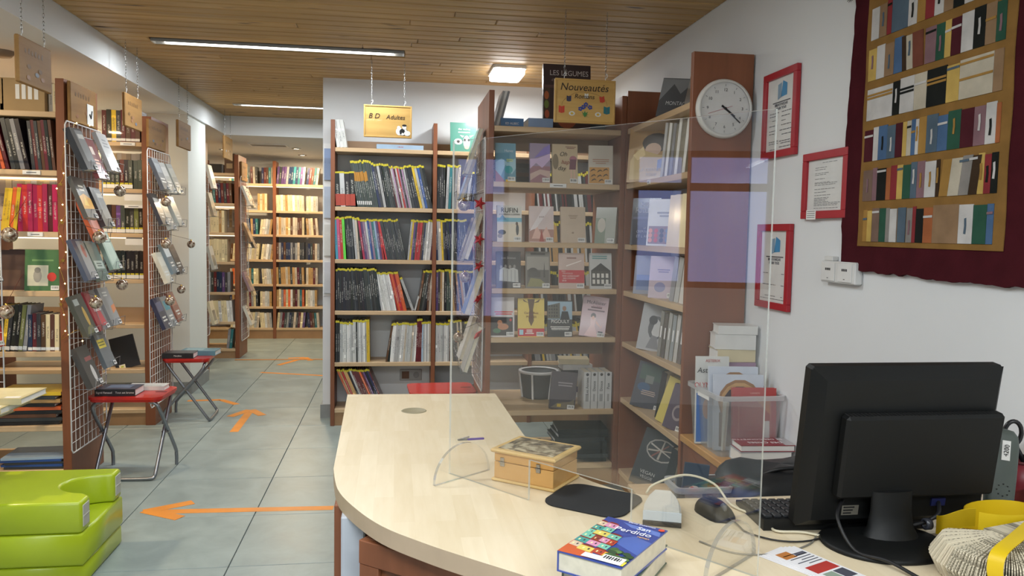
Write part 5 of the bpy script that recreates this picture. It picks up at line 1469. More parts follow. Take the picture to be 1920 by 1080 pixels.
def blob(mb, pts, y, mi):
    mb.add([(a, y, b_) for a, b_ in pts], [tuple(range(len(pts)))], mi)


def ell(cx, cz, rx, rz_, n=12):
    return [(cx + rx * math.cos(2 * math.pi * k / n), cz + rz_ * math.sin(2 * math.pi * k / n)) for k in range(n)]


for k, (cx, cz, rx, rz_, mi) in enumerate([(0.07, 0.04, 0.022, 0.024, 0), (0.066, 0.064, 0.011, 0.010, 0), (0.096, 0.038, 0.026, 0.022, 1), (0.100, 0.066, 0.013, 0.014, 0), (0.100, 0.077, 0.014, 0.007, 1), (0.118, 0.030, 0.020, 0.016, 0), (0.088, 0.024, 0.012, 0.008, 0), (0.108, 0.048, 0.007, 0.006, 0), (0.078, 0.030, 0.006, 0.008, 1)]):
    blob(mb, ell(cx, cz, rx, rz_), -0.0096 - 0.0002 * k, mi)
mb.build('painted_figures', mats, s)['kind'] = 'stuff'
s = hanging_sign('hanging wooden sign with painted flowers reading Nouveautes over the novels', (0.868, 3.60, 1.838), 2.0, 0.293, 0.202, M_SIGN, ZC)
text(s, 'Nouveautés', (-0.005, -0.0105, 0.163), 0.048, DK, shear=0.2)
text(s, 'Romans', (-0.004, -0.0105, 0.122), 0.030, DK, shear=0.2)
mb = MB(); mats = [flat('#c4402c'), flat('#2a3050'), flat('#d9d8d0'), flat('#24707a'), flat('#2c4196'), flat('#3f7f3f'), flat('#d8b23c'), flat('#7a5a2c')]
yb_ = -0.0096


def booklet(cx, cz, mi, s_=0.014, ang=0):
    c, q = math.cos(D2R(ang)), math.sin(D2R(ang))
    pts = [(-1, -1.1), (0, -1.4), (1, -1.1), (1, 1.1), (0, 0.8), (-1, 1.1)]
    blob(mb, [(cx + s_ * (a * c - b_ * q), cz + s_ * (a * q + b_ * c)) for a, b_ in pts], yb_ - 0.0003, mi)
    blob(mb, [(cx - 0.0006, cz - s_ * 1.3), (cx + 0.0006, cz - s_ * 1.3), (cx + 0.0006, cz + s_ * .8), (cx - 0.0006, cz + s_ * .8)], yb_ - 0.0005, 7)


booklet(-0.112, 0.062, 0); booklet(-0.078, 0.112, 1, 0.011); booklet(0.082, 0.115, 0, 0.012, 10); booklet(0.106, 0.066, 3, 0.015); booklet(0.006, 0.128, 2, 0.009)
pth = smooth_path([(-0.112, yb_, 0.08), (-0.10, yb_, 0.105), (-0.05, yb_, 0.137), (0.0, yb_, 0.143), (0.06, yb_, 0.133), (0.098, yb_, 0.11), (0.108, yb_, 0.085)], 5)
mb.tube(pth, 0.0006, 4, 7)
for cx in (-0.062, 0.064):
    for k in range(12):
        a = 2 * math.pi * k / 12
        blob(mb, ell(cx + 0.011 * math.cos(a), 0.043 + 0.008 * math.sin(a), 0.0045, 0.003, 6), yb_ - 0.0002 - 0.00005 * k, 2)
    blob(mb, ell(cx, 0.043, 0.006, 0.005, 8), yb_ - 0.0012, 6)
for k, a in enumerate((-70, -35, 0, 35, 70, 110)):
    c, q = math.sin(D2R(a)), math.cos(D2R(a))
    blob(mb, [(0, 0.028), (c * 0.012 + q * 0.005, 0.036 + q * 0.01), (c * 0.026, 0.034 + q * 0.024), (c * 0.012 - q * 0.005, 0.036 + q * 0.012)], yb_ - 0.0003 - 0.0001 * k, 5)
for k, (cx, cz) in enumerate(((-0.022, 0.066), (0.004, 0.086), (0.024, 0.074), (-0.008, 0.074))):
    for j in range(5):
        a = D2R(72 * j + 20 * k)
        blob(mb, ell(cx + 0.007 * math.cos(a), cz + 0.007 * math.sin(a), 0.005, 0.004, 7), yb_ - 0.001 - 0.0001 * j - 0.0006 * k, 4)
mb.build('painted_decor', mats, s)['kind'] = 'stuff'
MSY = M_SIGNY
DULL = flat('#6a4a20', 0.6)


def left_sign(label, y, z, w, h, chains, x=-1.5, decor=0):
    s = hanging_sign(label, (x, y, z), 90, w, h, M_SIGN2, ZC if x > XB else ZS, chains, frame=False)
    mb = MB()
    rr_ = random.Random(decor)
    for k in range(5):
        blob(mb, ell(rr_.uniform(-0.3, 0.35) * w, rr_.uniform(0.15, 0.45) * h, 0.03 * w * 2, 0.05 * h), -0.0098 - 0.0002 * k, k % 3)
    for k in range(6):
        blob(mb, [((-0.34 + 0.1 * k) * w, 0.68 * h), ((-0.29 + 0.1 * k) * w, 0.66 * h), ((-0.28 + 0.1 * k) * w, (0.74 + 0.06 * (k % 2)) * h), ((-0.33 + 0.1 * k) * w, 0.78 * h)], -0.0097, 0)
    mb.build('painted_decor', [DULL, flat('#8a5a30'), flat('#59606e')], s)['kind'] = 'stuff'
    return s


M_SIGN2 = wood('aged_pine_sign', '#80592a', '#96703a', 'X', 8, 10, 0.65)
left_sign('largest hanging wooden sign at far left in front of the first bookcase', 3.56, 1.888, 0.30, 0.187, True, -1.5, 1)
s = left_sign('wooden sign with white card leaning on the nearest left end panel', 4.30, 1.828, 0.33, 0.195, False, -1.588, 2)
mb = MB(); mb.box(0.035, 0.115, -0.0122, -0.0102, 0.01, 0.115, 0); mb.tube([(0.062, -0.0128, 0.065), (0.078, -0.0128, 0.045), (0.094, -0.0128, 0.085)], 0.004, 5, 1); mb.build('card', [M_WHITEPAPER, M_BLACK], s, label='white card with a black tick')
left_sign('hanging wooden sign with blue figure before the second bookcase', 4.79, 1.876, 0.29, 0.186, True, -1.5, 3)
left_sign('wooden sign with painted shapes against the second left end panel', 5.43, 1.82, 0.36, 0.18, False, -1.556, 4)
left_sign('smallest looking hanging wooden sign in front of the white wall stub', 5.88, 1.876, 0.33, 0.185, True, -1.5, 5)
left_sign('hanging wooden sign far back above the narrow far bookcase', 7.35, 1.93, 0.34, 0.20, True, -1.5, 6)
left_sign('wooden sign against the end panel of the narrow far bookcase', 8.36, 1.80, 0.3, 0.19, False, -1.548, 7)

# ================================================================== ORNAMENTS
m, nt, b = newmat('marbled_bauble')
tc = N(nt, 'ShaderNodeTexCoord'); nz = N(nt, 'ShaderNodeTexNoise', in_Scale=30.0, in_Detail=4.0, in_Distortion=1.5)
nt.links.new(tc.outputs['Object'], nz.inputs['Vector'])
rp = N(nt, 'ShaderNodeValToRGB'); rp.color_ramp.elements[0].position = 0.42; rp.color_ramp.elements[0].color = lin('#6a4a38'); rp.color_ramp.elements[1].position = 0.58; rp.color_ramp.elements[1].color = lin('#c4b8a4')
nt.links.new(nz.outputs['Fac'], rp.inputs['Fac']); nt.links.new(rp.outputs['Color'], b.inputs['Base Color'])
b.inputs['Roughness'].default_value = 0.12; b.inputs['Metallic'].default_value = 0.35; b.inputs['Coat Weight'].default_value = 0.8
M_BAUBLE = m
balls = [(-1.787, 3.95, 1.269, 0.036, 'at far left beside the third shelf'), (-1.81, 3.95, 0.906, 0.034, 'at far left beside the fifth shelf'),
         (-1.45, 4.41, 1.504, 0.03, 'highest on the nearest grid'), (-1.45, 4.11, 1.262, 0.032, 'second on the nearest grid'), (-1.45, 4.42, 1.006, 0.03, 'third on the nearest grid'), (-1.44, 4.02, 0.945, 0.03, 'lowest on the nearest grid'),
         (-1.435, 5.19, 1.477, 0.031, 'highest on the second left grid'), (-1.435, 5.18, 1.212, 0.031, 'second on the second left grid'), (-1.42, 5.73, 1.20, 0.027, 'rightmost by the second left grid'), (-1.43, 5.503, 0.898, 0.027, 'fourth on the second left grid'), (-1.43, 5.23, 0.845, 0.03, 'lowest on the second left grid'),
         (0.33, 3.84, 1.453, 0.03, 'highest on the side grid of the novel bookcase'), (0.335, 3.78, 1.101, 0.027, 'second on the side grid of the novel bookcase'), (0.32, 3.94, 0.784, 0.027, 'lowest on the side grid of the novel bookcase')]
for x, y_, z_, r, wh in balls:
    t = thing('bauble', 'marbled brown glass bauble hanging ' + wh, 'bauble', (x, y_, z_))
    mb = MB(); mb.lathe([(0.0001, -r)] + [(r * math.cos(a), r * math.sin(a)) for a in [math.pi * (k / 12 - 0.5) for k in range(1, 12)]] + [(0.0001, r)], 22); mb.build('ball', M_BAUBLE, t)
    mb = MB(); mb.lathe([(0.006, r - 0.002), (0.006, r + 0.006), (0, r + 0.006)], 10); mb.build('cap', M_GOLD, t)
    gx = -1.578 if x < -1.44 and y_ < 4.6 and x > -1.6 else (-1.55 if -1.5 < x < -1 else (0.44 if x > 0 else x))
    if x < -1.7:
        tip = (0, 0.17, 0.17)
    else:
        tip = ((gx - x), 0.11 if x > 0 else (-0.05 if y_ > 5.7 else 0.0), r + 0.04)
    mb = MB(); mb.tube([(0, 0, r + 0.005), tip], 0.0012, 5); mb.build('string', flat('#5a2a24' if x < -1.7 else '#3a2a1e'), t)
# two film wrapped books held out at the far left edge of the nearest bookcase front
for z_, c, lab, hh in ((1.335, '#b0403c', 'red grey book in film at the left frame edge, upper', 0.16), (1.045, '#3d4246', 'dark book in film at the left frame edge, below the upper bauble', 0.21), (0.735, '#a83a34', 'red book in film at the left frame edge, lowest', 0.20)):
    facing_book(lab, (-1.885, 3.97, z_), 60, 0.13, hh, 0.02, 18, c, [('r', 0.2, 0.3, 0.8, 0.5, '#c9c4bc')], coat=0.8)
wire_grid('white wire stand holding film wrapped books at the left frame edge', (-2.02, 4.02, 0.5), 0, 0.16, 1.2, 3, 20, [])
# red paper stars on the novel bookcase's grid
for k, (y_, z_) in enumerate([(3.92, 1.465), (3.93, 1.285), (3.925, 1.15), (3.93, 0.985), (3.93, 0.80)]):
    t = thing('paper_star', 'red folded paper star on the side grid of the novel bookcase, %s from the top' % ordn(k + 1), 'ornament', (0.415, y_ - 0.02, z_), (D2R(10 * k), D2R(15), D2R(20 * k)))
    mb = MB()
    pts = []
    for q in range(10):
        a = 2 * math.pi * q / 10; r = 0.036 if q % 2 == 0 else 0.015
        pts.append((r * math.sin(a), 0, r * math.cos(a)))
    mb.add(pts + [(0, -0.012, 0), (0, 0.012, 0)], [(q, (q + 1) % 10, 10) for q in range(10)] + [((q + 1) % 10, q, 11) for q in range(10)])
    mb.build('star', flat('#b3222a', 0.6), t)
    mb = MB(); mb.tube([(0, 0, 0.03), (0.012, 0, 0.055)], 0.0008, 4); mb.build('loop', M_WIRE, t)
# warm string lights on the first end panel
t = thing('string_lights', 'thin gold wire of tiny lights and stars on the nearest end panel', 'lights', (0, 0, 0))
pth = []
for k in range(15):
    zz = 1.62 - k * 0.062
    pth.append((-1.622 + 0.018 * math.sin(k * 2.1), 4.112 + 0.006 * math.cos(k * 1.7), zz))
pth = [(-1.566, 4.50, 1.83), (-1.57, 4.35, 1.835), (-1.566, 4.2, 1.83), (-1.575, 4.12, 1.78)] + pth + [(-1.56, 4.12, 0.80), (-1.56, 4.18, 0.72)]
sp_ = smooth_path(pth, 4)
mb = MB(); mb.tube(sp_, 0.0012, 4); mb.build('wire', M_GOLD, t)
M_BULB = emit('tiny_warm_light', (1.0, 0.72, 0.32), 6.0)
for k in range(4, len(sp_), 5):
    p = sp_[k]
    mb = MB()
    r = 0.0045
    mb.add([(r, 0, 0), (-r, 0, 0), (0, r, 0), (0, -r, 0), (0, 0, r), (0, 0, -r)], [(0, 2, 4), (2, 1, 4), (1, 3, 4), (3, 0, 4), (2, 0, 5), (1, 2, 5), (3, 1, 5), (0, 3, 5)])
    mb.build('bulb', M_BULB, t, p + Vector((0, -0.004, 0)))
for k in (22, 34, 46, 60):
    p = sp_[min(k, len(sp_) - 1)]
    mb = MB(); pts = [((0.012 if q % 2 == 0 else 0.005) * math.sin(math.pi * q / 5), (0.012 if q % 2 == 0 else 0.005) * math.cos(math.pi * q / 5)) for q in range(10)]
    mb.prism(pts, -0.0007, 0.0007, M=Matrix.Rotation(D2R(90), 4, 'X')); mb.build('gold_star', M_GOLD, t, p + Vector((0.004, -0.01, -0.01)))

# ================================================================== FOLDING STOOLS
def stool(label, loc, rz):
    t = thing('folding_stool', label, 'stool', loc, (0, 0, D2R(rz)))
    hz = 0.425
    out_ = rrect(0.37, 0.30, 0.045, 5)
    bm = bmesh.new()
    mb = MB(); mb.prism(out_, hz, hz + 0.014); mb.prism(rrect(0.355, 0.285, 0.04, 5), hz - 0.012, hz)
    mb.build('seat', M_REDLAQ, t)
    mb = MB(); mb.prism(rrect(0.06, 0.02, 0.009, 4, 0.14, 0.0), hz + 0.0141, hz + 0.0148); mb.build('hand_slot', flat('#5a1512', 0.5), t)
    wx = 0.165
    # frame with a base bar (front foot), rising to the rear
    def leg(sx):
        return smooth_path([(sx * (wx - 0.02), 0.125, hz - 0.012), (sx * (wx - 0.015), 0.10, hz - 0.06), (sx * (wx - 0.015), -0.11, 0.06), (sx * (wx - 0.018), -0.135, 0.022)], 4)
    bar = [Vector((-(wx - 0.018), -0.135, 0.022)), Vector((-(wx - 0.05), -0.145, 0.010)), Vector(((wx - 0.05), -0.145, 0.010)), Vector((wx - 0.018, -0.135, 0.022))]
    for sx in (-1, 1):
        mb = MB(); mb.tube(leg(sx), 0.0095, 9); mb.build('leg', M_STEEL, t)
    mb = MB(); mb.tube(smooth_path(bar, 4), 0.0095, 9); mb.build('base_bar', M_STEEL, t)
    for sx in (-1, 1):
        mb = MB(); mb.tube(smooth_path([(sx * (wx - 0.045), -0.12, hz - 0.012), (sx * (wx - 0.01), -0.115, hz - 0.03), (sx * (wx + 0.004), -0.09, hz - 0.08), (sx * (wx + 0.004), 0.115, 0.11), (sx * (wx + 0.004), 0.14, 0.06), (sx * (wx + 0.004), 0.142, 0.0)], 4), 0.0095, 9); mb.build('leg', M_STEEL, t)
        mb = MB(); mb.tube([(sx * (wx - 0.025), 0.0, hz * 0.52), (sx * (wx + 0.015), 0.0, hz * 0.52)], 0.005, 8); mb.build('pivot_bolt', M_CHROME, t)
    return t


stool('red topped folding stool with two books before the nearest left bookcase', (-1.375, 4.345, 0), -3)
stool('red topped folding stool with two books by the white wall stub', (-1.395, 5.60, 0), 92)
stool('red topped folding stool mostly hidden behind the reception desk', (0.26, 4.36, 0), 3)
SZ = 0.425 + 0.0145
flat_book('thick black paperback with blue cover lying on the nearest red stool', (-1.43, 4.30, SZ), -2, 0.20, 0.135, 0.036, '#1f2024', spine_text='Sigrid Renaud    Tout est brume', prints=[(0.0, 0.0, 1, 1, '#2c3a52'), (0.2, 0.3, 0.8, 0.9, '#5a6f8a')], sticker=True)
flat_book('white paperback lying at the back of the nearest red stool', (-1.325, 4.42, SZ), -3, 0.195, 0.09, 0.022, '#d2d0ca', prints=[(0.1, 0.1, 0.9, 0.4, '#bfbcb4')], spine_text='o     o')
flat_book('thick dark paperback lying on the farther red stool', (-1.44, 5.50, SZ), 0, 0.2, 0.135, 0.036, '#222226', spine_text='Maryline', prints=[(0.1, 0.1, 0.9, 0.9, '#3f3f46')])
flat_book('blue green hardback lying at the back of the farther red stool', (-1.34, 5.63, SZ), -4, 0.24, 0.14, 0.032, '#5f8a96', prints=[(0.1, 0.2, 0.6, 0.8, '#8fb0b4')])

# ================================================================== GREEN FOAM SEAT
M_FOAM = flat('#a8bb22', 0.32, coat=0.15, noise=0.03, scale=6)
fs = thing('foam_seat', 'lime green stacked foam seat with a rounded cut-out', 'seat', (0, 0, 0))
x0, x1, y0, y1 = -1.63, -1.118, 2.945, 3.36


def soft_prism(mb, pts, z0, z1, e=0.010):
    """prism with rounded top and bottom edges (inset rings)"""
    n = len(pts)
    P_ = [Vector((p[0], p[1], 0)) for p in pts]
    nrm = []
    for i in range(n):
        d1 = (P_[i] - P_[i - 1]).normalized(); d2 = (P_[(i + 1) % n] - P_[i]).normalized()
        a = Vector((d1.y, -d1.x, 0)); b2 = Vector((d2.y, -d2.x, 0))
        v = a + b2
        v = v / max(0.6, v.length * v.length / 2 if v.length > 0.1 else 1)
        nrm.append(v)
    rings = []
    for ins, z in ((e, z0), (e * 0.3, z0 + e * 0.3), (0, z0 + e), (0, z1 - e), (e * 0.3, z1 - e * 0.3), (e, z1)):
        rings.append([(P_[i] - nrm[i] * ins).to_tuple()[:2] + (z,) for i in range(n)])
    vs = [v for r in rings for v in r]
    fs_ = []
    for k in range(5):
        for i in range(n):
            fs_.append((k * n + i, k * n + (i + 1) % n, (k + 1) * n + (i + 1) % n, (k + 1) * n + i))
    mb.add(vs, fs_, 0, True)
    mb.add(rings[0], [tuple(range(n))[::-1]]); mb.add(rings[-1], [tuple(range(n))])


cut = [(x1 - 0.006, y1 - 0.085)] + [(x1 - 0.15 * math.sin(math.pi * k / 14), 3.165 + 0.112 * math.cos(math.pi * k / 14)) for k in range(1, 14)] + [(x1 - 0.006, y0 + 0.085)]
top = [(x0, y0), (x1 - 0.01, y0), (x1, y0 + 0.01), (x1, y0 + 0.075)] + cut[::-1] + [(x1, y1 - 0.075), (x1, y1 - 0.01), (x1 - 0.01, y1), (x0, y1)]
mb = MB(); soft_prism(mb, top, 0.204, 0.32); mb.build('top_cushion', M_FOAM, fs)
rect = [(x0, y0), (x1 + 0.002, y0), (x1 + 0.002, y1), (x0, y1)]
mb = MB(); soft_prism(mb, rect, 0.082, 0.203); mb.build('middle_cushion', M_FOAM, fs)
rect = [(x0, y0 + 0.01), (x1 - 0.004, y0 + 0.01), (x1 - 0.004, y1), (x0, y1)]
mb = MB(); soft_prism(mb, rect, 0.0, 0.081); mb.build('base_cushion', M_FOAM, fs)
for yy in (y0 + 0.012, y1 - 0.07):
    mb = MB(); mb.cbox(x1 - 0.001, x1 + 0.0025, yy, yy + 0.056, 0.225, 0.305, 0.001); mb.cbox(x1 + 0.0015, x1 + 0.004, yy, yy + 0.056, 0.262, 0.266, 0.0005); mb.build('zip_patch', flat('#b9b9ae', 0.6), fs)

# ================================================================== BROWSING TABLE WITH BOOKLETS (left edge of the view)
t = thing('display_table', 'low display table at the left edge under cream booklets', 'table', (-2.0, 3.2, 0))
mb = MB(); mb.cbox(-0.42, 0.335, -0.25, 0.25, 0.54, 0.565, 0.003); mb.build('tabletop', M_BEECH, t)
for sx in (-0.38, 0.28):
    for sy in (-0.21, 0.21):
        mb = MB(); mb.cbox(sx - 0.02, sx + 0.02, sy - 0.02, sy + 0.02, 0, 0.54, 0.003); mb.build('leg', M_BEECH, t)
for k in range(4):
    flat_book('cream thick paged booklet overhanging the display table at left, ' + ['lowest', 'second', 'third', 'topmost'][k], (-1.60 + 0.042 * k - 0.05, 3.10 + 0.045 * k, 0.567 + 0.0245 * k), -10 + 3 * k, 0.27, 0.21, 0.024, '#c8b98c', prints=[(0.05, 0.05, 0.95, 0.95, '#d6ca9e'), (0.35, 0.1, 0.85, 0.45, '#8a5a40' if k in (1, 2) else '#cfc294'), (0.75, 0.06, 0.95, 0.18, '#e6e4de')])

# ================================================================== FLOOR TAPE ARROWS
M_TAPE = flat('#d9872c', 0.45, noise=0.1, scale=8)


def tape(t, pts, w, z=0.0006):
    mb = MB()
    for i in range(len(pts) - 1):
        a, b_ = Vector(pts[i] + (0,)), Vector(pts[i + 1] + (0,))
        d = (b_ - a).normalized(); n_ = Vector((-d.y, d.x, 0)) * w / 2
        mb.prism([(a - n_).to_tuple()[:2], (b_ - n_).to_tuple()[:2], (b_ + n_).to_tuple()[:2], (a + n_).to_tuple()[:2]], 0.0003, z)
    return mb.build('tape_strip', M_TAPE, t)


t = thing('floor_arrow', 'long orange tape arrow on the floor pointing left to the foam seat', 'arrow', (0, 0, 0))
tape(t, [(-1.07, 3.722), (-0.284, 3.697)], 0.055, 0.0006); tape(t, [(-1.145, 3.73), (-0.955, 3.84)], 0.06, 0.0010); tape(t, [(-1.145, 3.745), (-0.96, 3.63)], 0.06, 0.0014)
t = thing('floor_arrow', 'short orange tape arrow on the floor pointing away between the bookcases', 'arrow', (0, 0, 0))
tape(t, [(-1.03, 5.17), (-1.035, 5.74)], 0.055, 0.0006); tape(t, [(-1.045, 5.80), (-1.14, 5.60)], 0.06, 0.0010); tape(t, [(-1.03, 5.80), (-0.925, 5.62)], 0.06, 0.0014)
t = thing('floor_arrow', 'orange tape arrow on the floor at the far room threshold', 'arrow', (0, 0, 0))
tape(t, [(-1.12, 7.72), (-0.93, 8.12)], 0.05, 0.0006); tape(t, [(-0.92, 8.17), (-1.08, 8.13)], 0.055, 0.0010); tape(t, [(-0.915, 8.17), (-0.84, 7.98)], 0.055, 0.0014)
t = thing('floor_tape', 'orange tape line on the floor beside the white wall stub', 'tape', (0, 0, 0)); tape(t, [(-1.56, 6.14), (-1.32, 6.16), (-1.17, 5.99)], 0.05)
t = thing('floor_tape', 'orange tape line on the floor by the edge of the grey wall', 'tape', (0, 0, 0)); tape(t, [(-1.22, 7.33), (-0.64, 7.14)], 0.045)

# ================================================================== ON THE DESK
def at_desk(name, label, cat, x, y_, rz=0, z=0.7405):
    return thing(name, label, cat, (x, y_, z), (0, 0, D2R(rz)))


t = at_desk('wooden_box', 'wooden box with photo lid and metal clasps on the beech desk', 'box', 0.332, 1.775, -38.5)
w, d, h = 0.155, 0.125, 0.074
mb = MB(); mb.cbox(-w / 2 - 0.006, w / 2 + 0.006, -d / 2 - 0.006, d / 2 + 0.006, 0, 0.007, 0.003); mb.build('base_plate', wood('light_box_edge', '#c9a566', '#d9b878', 'X', 6, 9, 0.4), t)
mb = MB(); mb.cbox(-w / 2, w / 2, -d / 2, d / 2, 0.007, 0.046, 0.001); mb.build('body', M_BOXWOOD, t)
mb = MB(); mb.cbox(-w / 2, w / 2, -d / 2, d / 2, 0.0475, 0.068, 0.001); mb.build('lid_frame', M_BOXWOOD, t)
mb = MB(); mb.cbox(-w / 2 - 0.008, w / 2 + 0.008, -d / 2 - 0.008, d / 2 + 0.008, 0.068, 0.0765, 0.003); mb.build('lid', wood('light_box_edge', '#c9a566', '#d9b878', 'X', 6, 9, 0.4), t)
m, nt, b = newmat('sepia_photo')
tc = N(nt, 'ShaderNodeTexCoord'); nz = N(nt, 'ShaderNodeTexNoise', in_Scale=28.0, in_Detail=6.0, in_Distortion=0.8)
nt.links.new(tc.outputs['Object'], nz.inputs['Vector'])
rp = N(nt, 'ShaderNodeValToRGB'); rp.color_ramp.elements[0].position = 0.38; rp.color_ramp.elements[0].color = lin('#4a4238'); rp.color_ramp.elements[1].position = 0.6; rp.color_ramp.elements[1].color = lin('#bdb296')
rp.color_ramp.elements.new(0.5).color = lin('#85775e')
nt.links.new(nz.outputs['Fac'], rp.inputs['Fac']); nt.links.new(rp.outputs['Color'], b.inputs['Base Color']); b.inputs['Roughness'].default_value = 0.25
mb = MB(); mb.box(-w / 2 + 0.006, w / 2 - 0.006, -d / 2 + 0.006, d / 2 - 0.006, 0.0765, 0.0772); mb.build('photo', m, t)
for sx in (-0.055, 0.04):
    mb = MB(); mb.cbox(sx - 0.006, sx + 0.006, -d / 2 - 0.003, -d / 2, 0.037, 0.047, 0.001); mb.cbox(sx - 0.005, sx + 0.005, -d / 2 - 0.004, -d / 2, 0.049, 0.058, 0.001); mb.tube([(sx - 0.007, -d / 2 - 0.004, 0.048), (sx + 0.007, -d / 2 - 0.004, 0.048)], 0.0018, 6); mb.build('clasp', M_CHROME, t)

t = at_desk('mouse_pad', 'black mouse pad lying under the screen slot', 'pad', 0.432, 1.615, -38)
mb = MB(); mb.prism(rrect(0.185, 0.165, 0.04, 6), 0, 0.003); mb.build('mat', flat('#26282a', 0.8), t)
mb = MB(); mb.prism(rrect(0.1855, 0.1655, 0.04, 6), 0.0, 0.0015); mb.build('foam_base', M_BLACK, t)

t = at_desk('barcode_scanner', 'white barcode scanner head lying on the desk behind the acrylic screen', 'scanner', 0.556, 1.525, -20)
prf = [(-0.038, -0.075), (0.038, -0.075), (0.037, -0.02), (0.031, 0.02), (0.018, 0.06), (-0.018, 0.06), (-0.031, 0.02), (-0.037, -0.02)]
mb = MB()
mb.prism(prf, 0.004, 0.024); mb.prism([(a * 0.88, b_ * 0.94) for a, b_ in prf], 0.024, 0.031); mb.build('housing', flat('#d3d2ca', 0.4), t)
mb = MB(); mb.cbox(-0.038, 0.038, -0.0765, -0.0745, 0.010, 0.03, 0.001); mb.build('front_band', flat('#b9c2c9', 0.35), t)
mb = MB(); mb.cbox(-0.038, 0.038, -0.078, -0.06, 0.0, 0.010, 0.001); mb.build('scan_window', M_BLACK, t)
mb = MB(); mb.lathe([(0.006, 0), (0.006, 0.012)], 10, M=Matrix.Translation((0, 0.06, 0.016)) @ Matrix.Rotation(D2R(-90), 4, 'X')); mb.build('cable_boot', flat('#bdbbb0'), t)

t = at_desk('computer_mouse', 'black computer mouse on the desk behind the acrylic screen', 'mouse', 0.663, 1.505, 12)
mb = MB()
rings = []
for k in range(9):
    f_ = k / 8; yy = -0.05 + 0.1 * f_
    hw = 0.03 * math.sqrt(max(0.02, 1 - (2 * f_ - 1) ** 4)); hh = 0.034 * (1 - (1.7 * (f_ - 0.6)) ** 2 * 0.6) * math.sqrt(max(0.05, 1 - (2 * f_ - 1) ** 6))
    rings.append([(hw * math.cos(math.pi * q / 10), yy, hh * math.sin(math.pi * q / 10) ** 0.8) for q in range(11)])
vs = [v for r in rings for v in r]
mb.add(vs, [(k * 11 + q, k * 11 + q + 1, (k + 1) * 11 + q + 1, (k + 1) * 11 + q) for k in range(8) for q in range(10)], 0, True)
mb.add(rings[0], [tuple(range(11))[::-1]]); mb.add(rings[-1], [tuple(range(11))])
mb.build('shell', M_BLACKPL, t)
mb = MB(); mb.lathe([(0, -0.003), (0.008, -0.003), (0.009, 0), (0.008, 0.003), (0, 0.003)], 14, M=Matrix.Translation((0, -0.03, 0.026)) @ Matrix.Rotation(D2R(90), 4, 'Y')); mb.build('scroll_wheel', flat('#55575a'), t)
mb = MB(); mb.tube(smooth_path([(0, -0.049, 0.012), (0.004, -0.075, 0.004), (0.0, -0.11, 0.003), (0.03, -0.16, 0.003), (0.09, -0.18, 0.003), (0.2, -0.16, 0.003)], 5), 0.0018, 6); mb.build('cable', M_BLACK, t)

t = at_desk('keyboard', 'black keyboard seen end on beside the monitor', 'keyboard', 0.90, 1.475, -4)
mb = MB(); mb.prism([(-0.075, 0), (0.075, 0), (0.075, 0.010), (-0.075, 0.022)], -0.17, 0.17, M=Matrix(((0, 0, 1, 0), (1, 0, 0, 0), (0, 1, 0, 0), (0, 0, 0, 1)))); mb.build('case', M_BLACKPL, t)
kb = MB(); kb.cbox(-0.0078, 0.0078, -0.0078, 0.0078, 0, 0.006, 0.0015); kme = kb.mesh('key', flat('#232427', 0.5))
for i in range(17):
    for j in range(6):
        x_ = -0.155 + i * 0.0193; y_ = -0.055 + j * 0.0215
        inst('key', kme, t, (x_, y_, 0.022 - (y_ + 0.075) / 0.15 * 0.012))

# cables
M_CREAMC = flat('#cfc6ac', 0.5)
t = thing('scanner_cable', 'cream cable looping from the scanner over the desk', 'cable', (0, 0, 0))
mb = MB(); mb.tube(smooth_path([(0.548, 1.605, 0.757), (0.575, 1.63, 0.768), (0.64, 1.62, 0.79), (0.70, 1.60, 0.775), (0.715, 1.545, 0.748), (0.735, 1.50, 0.744), (0.752, 1.45, 0.744), (0.745, 1.40, 0.744), (0.80, 1.385, 0.744), (0.87, 1.33, 0.744), (0.95, 1.40, 0.744), (1.10, 1.50, 0.744)], 6), 0.0026, 7); o = mb.build('cord', M_CREAMC, t)
mb = MB(); mb.tube([(1.10, 1.50, 0.745), (1.13, 1.52, 0.745)], 0.006, 8); mb.build('plug', M_CREAMC, t)
t = thing('grey_cable', 'thin grey cable crossing the desk in front of the monitor base', 'cable', (0, 0, 0))
mb = MB(); mb.tube(smooth_path([(0.575, 1.37, 0.742), (0.62, 1.31, 0.742), (0.70, 1.30, 0.742), (0.78, 1.335, 0.742), (0.83, 1.385, 0.742), (0.9, 1.41, 0.742), (1.0, 1.45, 0.742)], 6), 0.0018, 6); mb.build('cord', flat('#77736a', 0.5), t)
mb = MB(); mb.tube([(1.0, 1.45, 0.742), (1.02, 1.455, 0.742)], 0.004, 8); mb.build('plug', M_BLACK, t)

# monitor seen from the back
mon = at_desk('monitor', 'black flat monitor seen from behind on the desk', 'monitor', 0.925, 1.335, 0)
Mt = Matrix.Translation((0.054, 0.044, 0.1785)) @ Matrix.Rotation(D2R(7.5), 4, 'X')


def mprism(mb, pts2, y0_, y1_, in0=0.0, in1=0.0):
    """front (y1, wide) to back (y0): rectangle rings"""
    (x0_, x1_, z0_, z1_) = pts2
    a = [(x0_ + in0, y0_, z0_ + in0), (x1_ - in0, y0_, z0_ + in0), (x1_ - in0, y0_, z1_ - in0), (x0_ + in0, y0_, z1_ - in0)]
    b_ = [(x0_ + in1, y1_, z0_ + in1), (x1_ - in1, y1_, z0_ + in1), (x1_ - in1, y1_, z1_ - in1), (x0_ + in1, y1_, z1_ - in1)]
    mb.add([Mt @ Vector(v) for v in a + b_], [(0, 1, 2, 3), (7, 6, 5, 4), (0, 4, 5, 1), (1, 5, 6, 2), (2, 6, 7, 3), (3, 7, 4, 0)])


